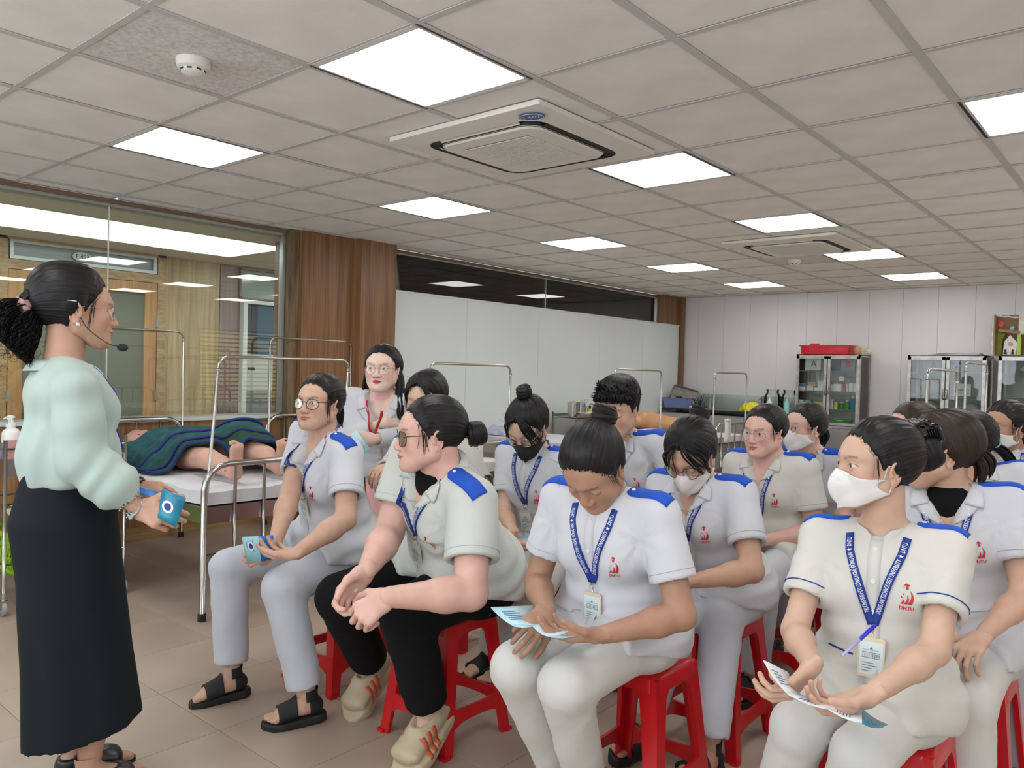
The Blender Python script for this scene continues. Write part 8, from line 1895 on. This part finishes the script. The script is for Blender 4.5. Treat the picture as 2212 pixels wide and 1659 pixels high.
def leaflets():
    M_['leaf1'] = mat('pale_blue_print', (.22, .55, .68), .45, var=.25, vscale=14, col2=(.42, .68, .72)); M_['leaf2'] = mat('bright_blue_print', (.02, .20, .62), .4, var=.3, vscale=18); M_['leaf3'] = mat('white_blue_print', (.58, .74, .80), .45, var=.2, vscale=10, col2=(.36, .60, .72))
    M_['leaf4'] = mat('turquoise_cover', (.01, .26, .38), .35, var=.3, vscale=12, col2=(.02, .16, .30)); M_['leafink'] = mat('blue_ink', (.06, .20, .34), .6); M_['leafw'] = mat('white_paper', (.74, .76, .78), .5); M_['stripe_p'] = mat('colour_strip', (.72, .40, .16), .5)
    # student at the left: booklet opened towards the camera
    d = 2.86; leaflet('leaflet', 'open pale and bright blue leaflet held by the student in round dark glasses', [(at(522, 1160, d + .02), at(533, 1213, d + .02)), (at(558, 1158, d - .03), at(564, 1214, d - .03)), (at(590, 1156, d + .02), at(592, 1207, d + .0))], ['leaf1', 'leaf2'], cover=0)
    # rolled one of the heavy-set student
    e = empty('leaflet', tuple(at(775, 1280, 2.42)), 0, 'pale leaflet rolled into a tube in the fist of the heavy-set student', 'leaflet', 'folded blue leaflets'); c = at(775, 1280, 2.42); a = at(762, 1268, 2.40) - c; ax = unit(at(795, 1293, 2.46) - at(764, 1270, 2.39)); e1 = unit(np.cross(ax, [0, 0, 1])); e2 = np.cross(ax, e1); V = []
    for k in range(34):
        an = k / 33 * 6.283 * 1.5; r = .016 - .0022 * k / 33
        for t in (0, .075): V.append(a + ax * t + (e1 * math.cos(an) + e2 * math.sin(an)) * r)
    o = link('rolled_sheet', npmesh('r', V, np.array([(2 * i, 2 * i + 2, 2 * i + 3, 2 * i + 1) for i in range(33)])), M_['leaf3'], e); o.modifiers.new('s', 'SOLIDIFY').thickness = .0008
    # reader in the middle of the front row
    leaflet('leaflet', 'large white-blue leaflet unfolded over the knees of the bent-over student', [(at(1060, 1312, 2.14), at(1150, 1308, 2.26)), (at(1108, 1352, 2.06), at(1190, 1345, 2.18)), (at(1150, 1352, 2.05), at(1225, 1345, 2.16)), (at(1180, 1374, 1.98), at(1258, 1356, 2.12)), (at(1232, 1376, 2.00), at(1308, 1362, 2.14))], ['leaf3', 'leaf3', 'leaf3', 'leaf3'], wave=.004)
    # masked student at the right
    leaflet('leaflet', 'white leaflet with a blue panel held open by the masked student at the right front', [(at(1648, 1425, 1.66), at(1702, 1452, 1.74)), (at(1702, 1500, 1.60), at(1730, 1500, 1.72)), (at(1790, 1533, 1.58), at(1800, 1520, 1.70)), (at(1862, 1562, 1.56), at(1862, 1530, 1.70)), (at(1905, 1572, 1.60), at(1918, 1565, 1.68))], ['leafw', 'leafw', 'leafw', 'leaf4'], wave=.004)
    # topknot student
    leaflet('leaflet', 'blue leaflet held low by the student in the black mask', [(at(1066, 1172, 3.10), at(1085, 1158, 3.2)), (at(1105, 1180, 3.05), at(1120, 1160, 3.18)), (at(1150, 1164, 3.05), at(1155, 1152, 3.18))], ['leaf4', 'leaf1'], wave=.004, marks=False)
    leaflet('leaflet', 'dark blue leaflet tip under the hands of the masked student looking down', [(at(1440, 1222, 2.62), at(1475, 1238, 2.7)), (at(1478, 1258, 2.60), at(1498, 1248, 2.7))], ['leaf4'], marks=False)
    leaflet('leaflet', 'blue leaflet in the hand of the woman with the amber hair claw', [(at(808, 1045, 3.28), at(812, 1075, 3.28)), (at(828, 1040, 3.24), at(830, 1068, 3.24))], ['leaf2'], marks=False)
    leaflet('leaflet', 'small printed leaflet tucked under the folded arms of the standing woman', [(at(756, 938, 3.9), at(775, 975, 3.88)), (at(772, 930, 3.9), at(792, 962, 3.86)), (at(798, 968, 3.86), at(785, 985, 3.86))], ['leaf3', 'leaf1'], marks=False)
    leaflet('leaflet', 'light blue leaflet hanging beside the knee of the brown-haired student at the right', [(at(2040, 1402, 2.02), at(2062, 1402, 2.05)), (at(2041, 1454, 2.0), at(2064, 1456, 2.03))], ['leaf2'], marks=False)
    # teacher: two booklets
    d = 2.23; leaflet('leaflet', 'turquoise booklet with a round seal held out by the teacher', [(at(350, 1056, d + .01), at(402, 1076, d + .01)), (at(340, 1118, d), at(380, 1139, d))], ['leaf4'], cover=0, marks=False)
    leaflet('leaflet', 'dark blue booklet held behind the turquoise one by the teacher', [(at(293, 1048, 2.33), at(345, 1064, 2.33)), (at(290, 1062, 2.30), at(338, 1078, 2.30))], ['leaf2'], marks=False)
    b = MB(); c0 = at(318, 1056, 2.325); 
    # ball pen hooked on the ribbon of the masked student
    p0, p1 = at(1891, 1350, 1.70), at(1818, 1418, 1.72); e = empty('ball_pen', tuple(p0), 0, 'violet-blue ball pen hooked on the ribbon of the masked student at the right front', 'pen'); b = MB(); dd = (p1 - p0); b.tube([(0, 0, 0), tuple(dd * .45)], .0045, 8); b.build('upper_barrel', M_['penb'], e, True); b = MB(); b.tube([tuple(dd * .45), tuple(dd * .92), tuple(dd)], [.004, .0035, .001], 8); b.build('lower_barrel', M_['penc'], e, True); b = MB(); b.tube([tuple(dd * .03 + np.array([0, 0, .004])), tuple(dd * .3 + np.array([0, -.005, .006]))], .0016, 5); b.build('pocket_clip', M_['penb'], e)
def stools():
    S_ = [(-2.70, 2.08, 'red plastic stool under the student in round dark glasses'), (-2.02, 2.04, 'red plastic stool under the heavy-set student in black trousers'), (-1.25, 2.12, 'red plastic stool under the bent-over reader in the front row'), (-.54, 2.17, 'red plastic stool under the masked student at the right front'),
          (-2.10, 2.76, 'red plastic stool under the student with the topknot'), (-1.28, 2.70, 'red plastic stool under the masked student looking down'), (-2.68, 2.80, 'red plastic stool under the woman with the amber claw'), (-1.92, 3.36, 'red plastic stool under the young man'),
          (-1.33, 3.48, 'red plastic stool under the student in thin-rimmed round glasses'), (-1.32, 4.08, 'red plastic stool under the last masked student of the column'), (-.48, 2.74, 'red plastic stool under the brown-haired student at the right'), (-.46, 3.30, 'red plastic stool under the student with the ponytail and green clip'), (-.47, 4.15, 'red plastic stool under the student at the far right edge'), (-.90, 3.58, 'red plastic stool under the almost hidden student')]
    for x, y, l in S_: stool(x, y, l, 0)

# ================================================================ BUILD
def extra_mats():
    M_['corrlamp'] = mat('light_well', (.78, .88, .92), .5, emit=3.4); M_['corrlamp2'] = mat('far_corridor_lamp', (.9, .97, 1.), .5, emit=16.); M_['frost'] = mat('dim_door_glass', (.19, .20, .15), .12); M_['frostd'] = mat('dim_transom_glass', (.30, .34, .34), .15, var=.35, vscale=2, stretch=(1, .2, 14)); M_['frostg'] = mat('pale_green_glass', (.34, .42, .38), .1)
    M_['navyd'] = mat('navy_door', (.035, .06, .10), .3); M_['tealblue'] = mat('blue_door', (.03, .10, .17), .3); M_['lockw'] = mat('white_locker', (.55, .57, .55), .4); M_['lockg'] = mat('grey_locker', (.20, .22, .23), .4)
    M_['mintp'] = mat('mint_plastic', (.30, .60, .55), .3); M_['bluelabel'] = mat('blue_label', (.10, .22, .60), .4); M_['greenbk'] = mat('green_plastic', (.12, .50, .10), .4); M_['penb'] = mat('violet_blue_plastic', (.03, .03, .55), .25); M_['penc'] = mat('clear_violet_plastic', (.45, .45, .72), .2)
mats(); room_mats(); extra_mats()
shell(); beds(); stools(); trolley_left(); back_corner(); cabinets(); lying_manikin(); torso()
if not globals().get('NOPEOPLE'): students(); teacher(); leaflets()
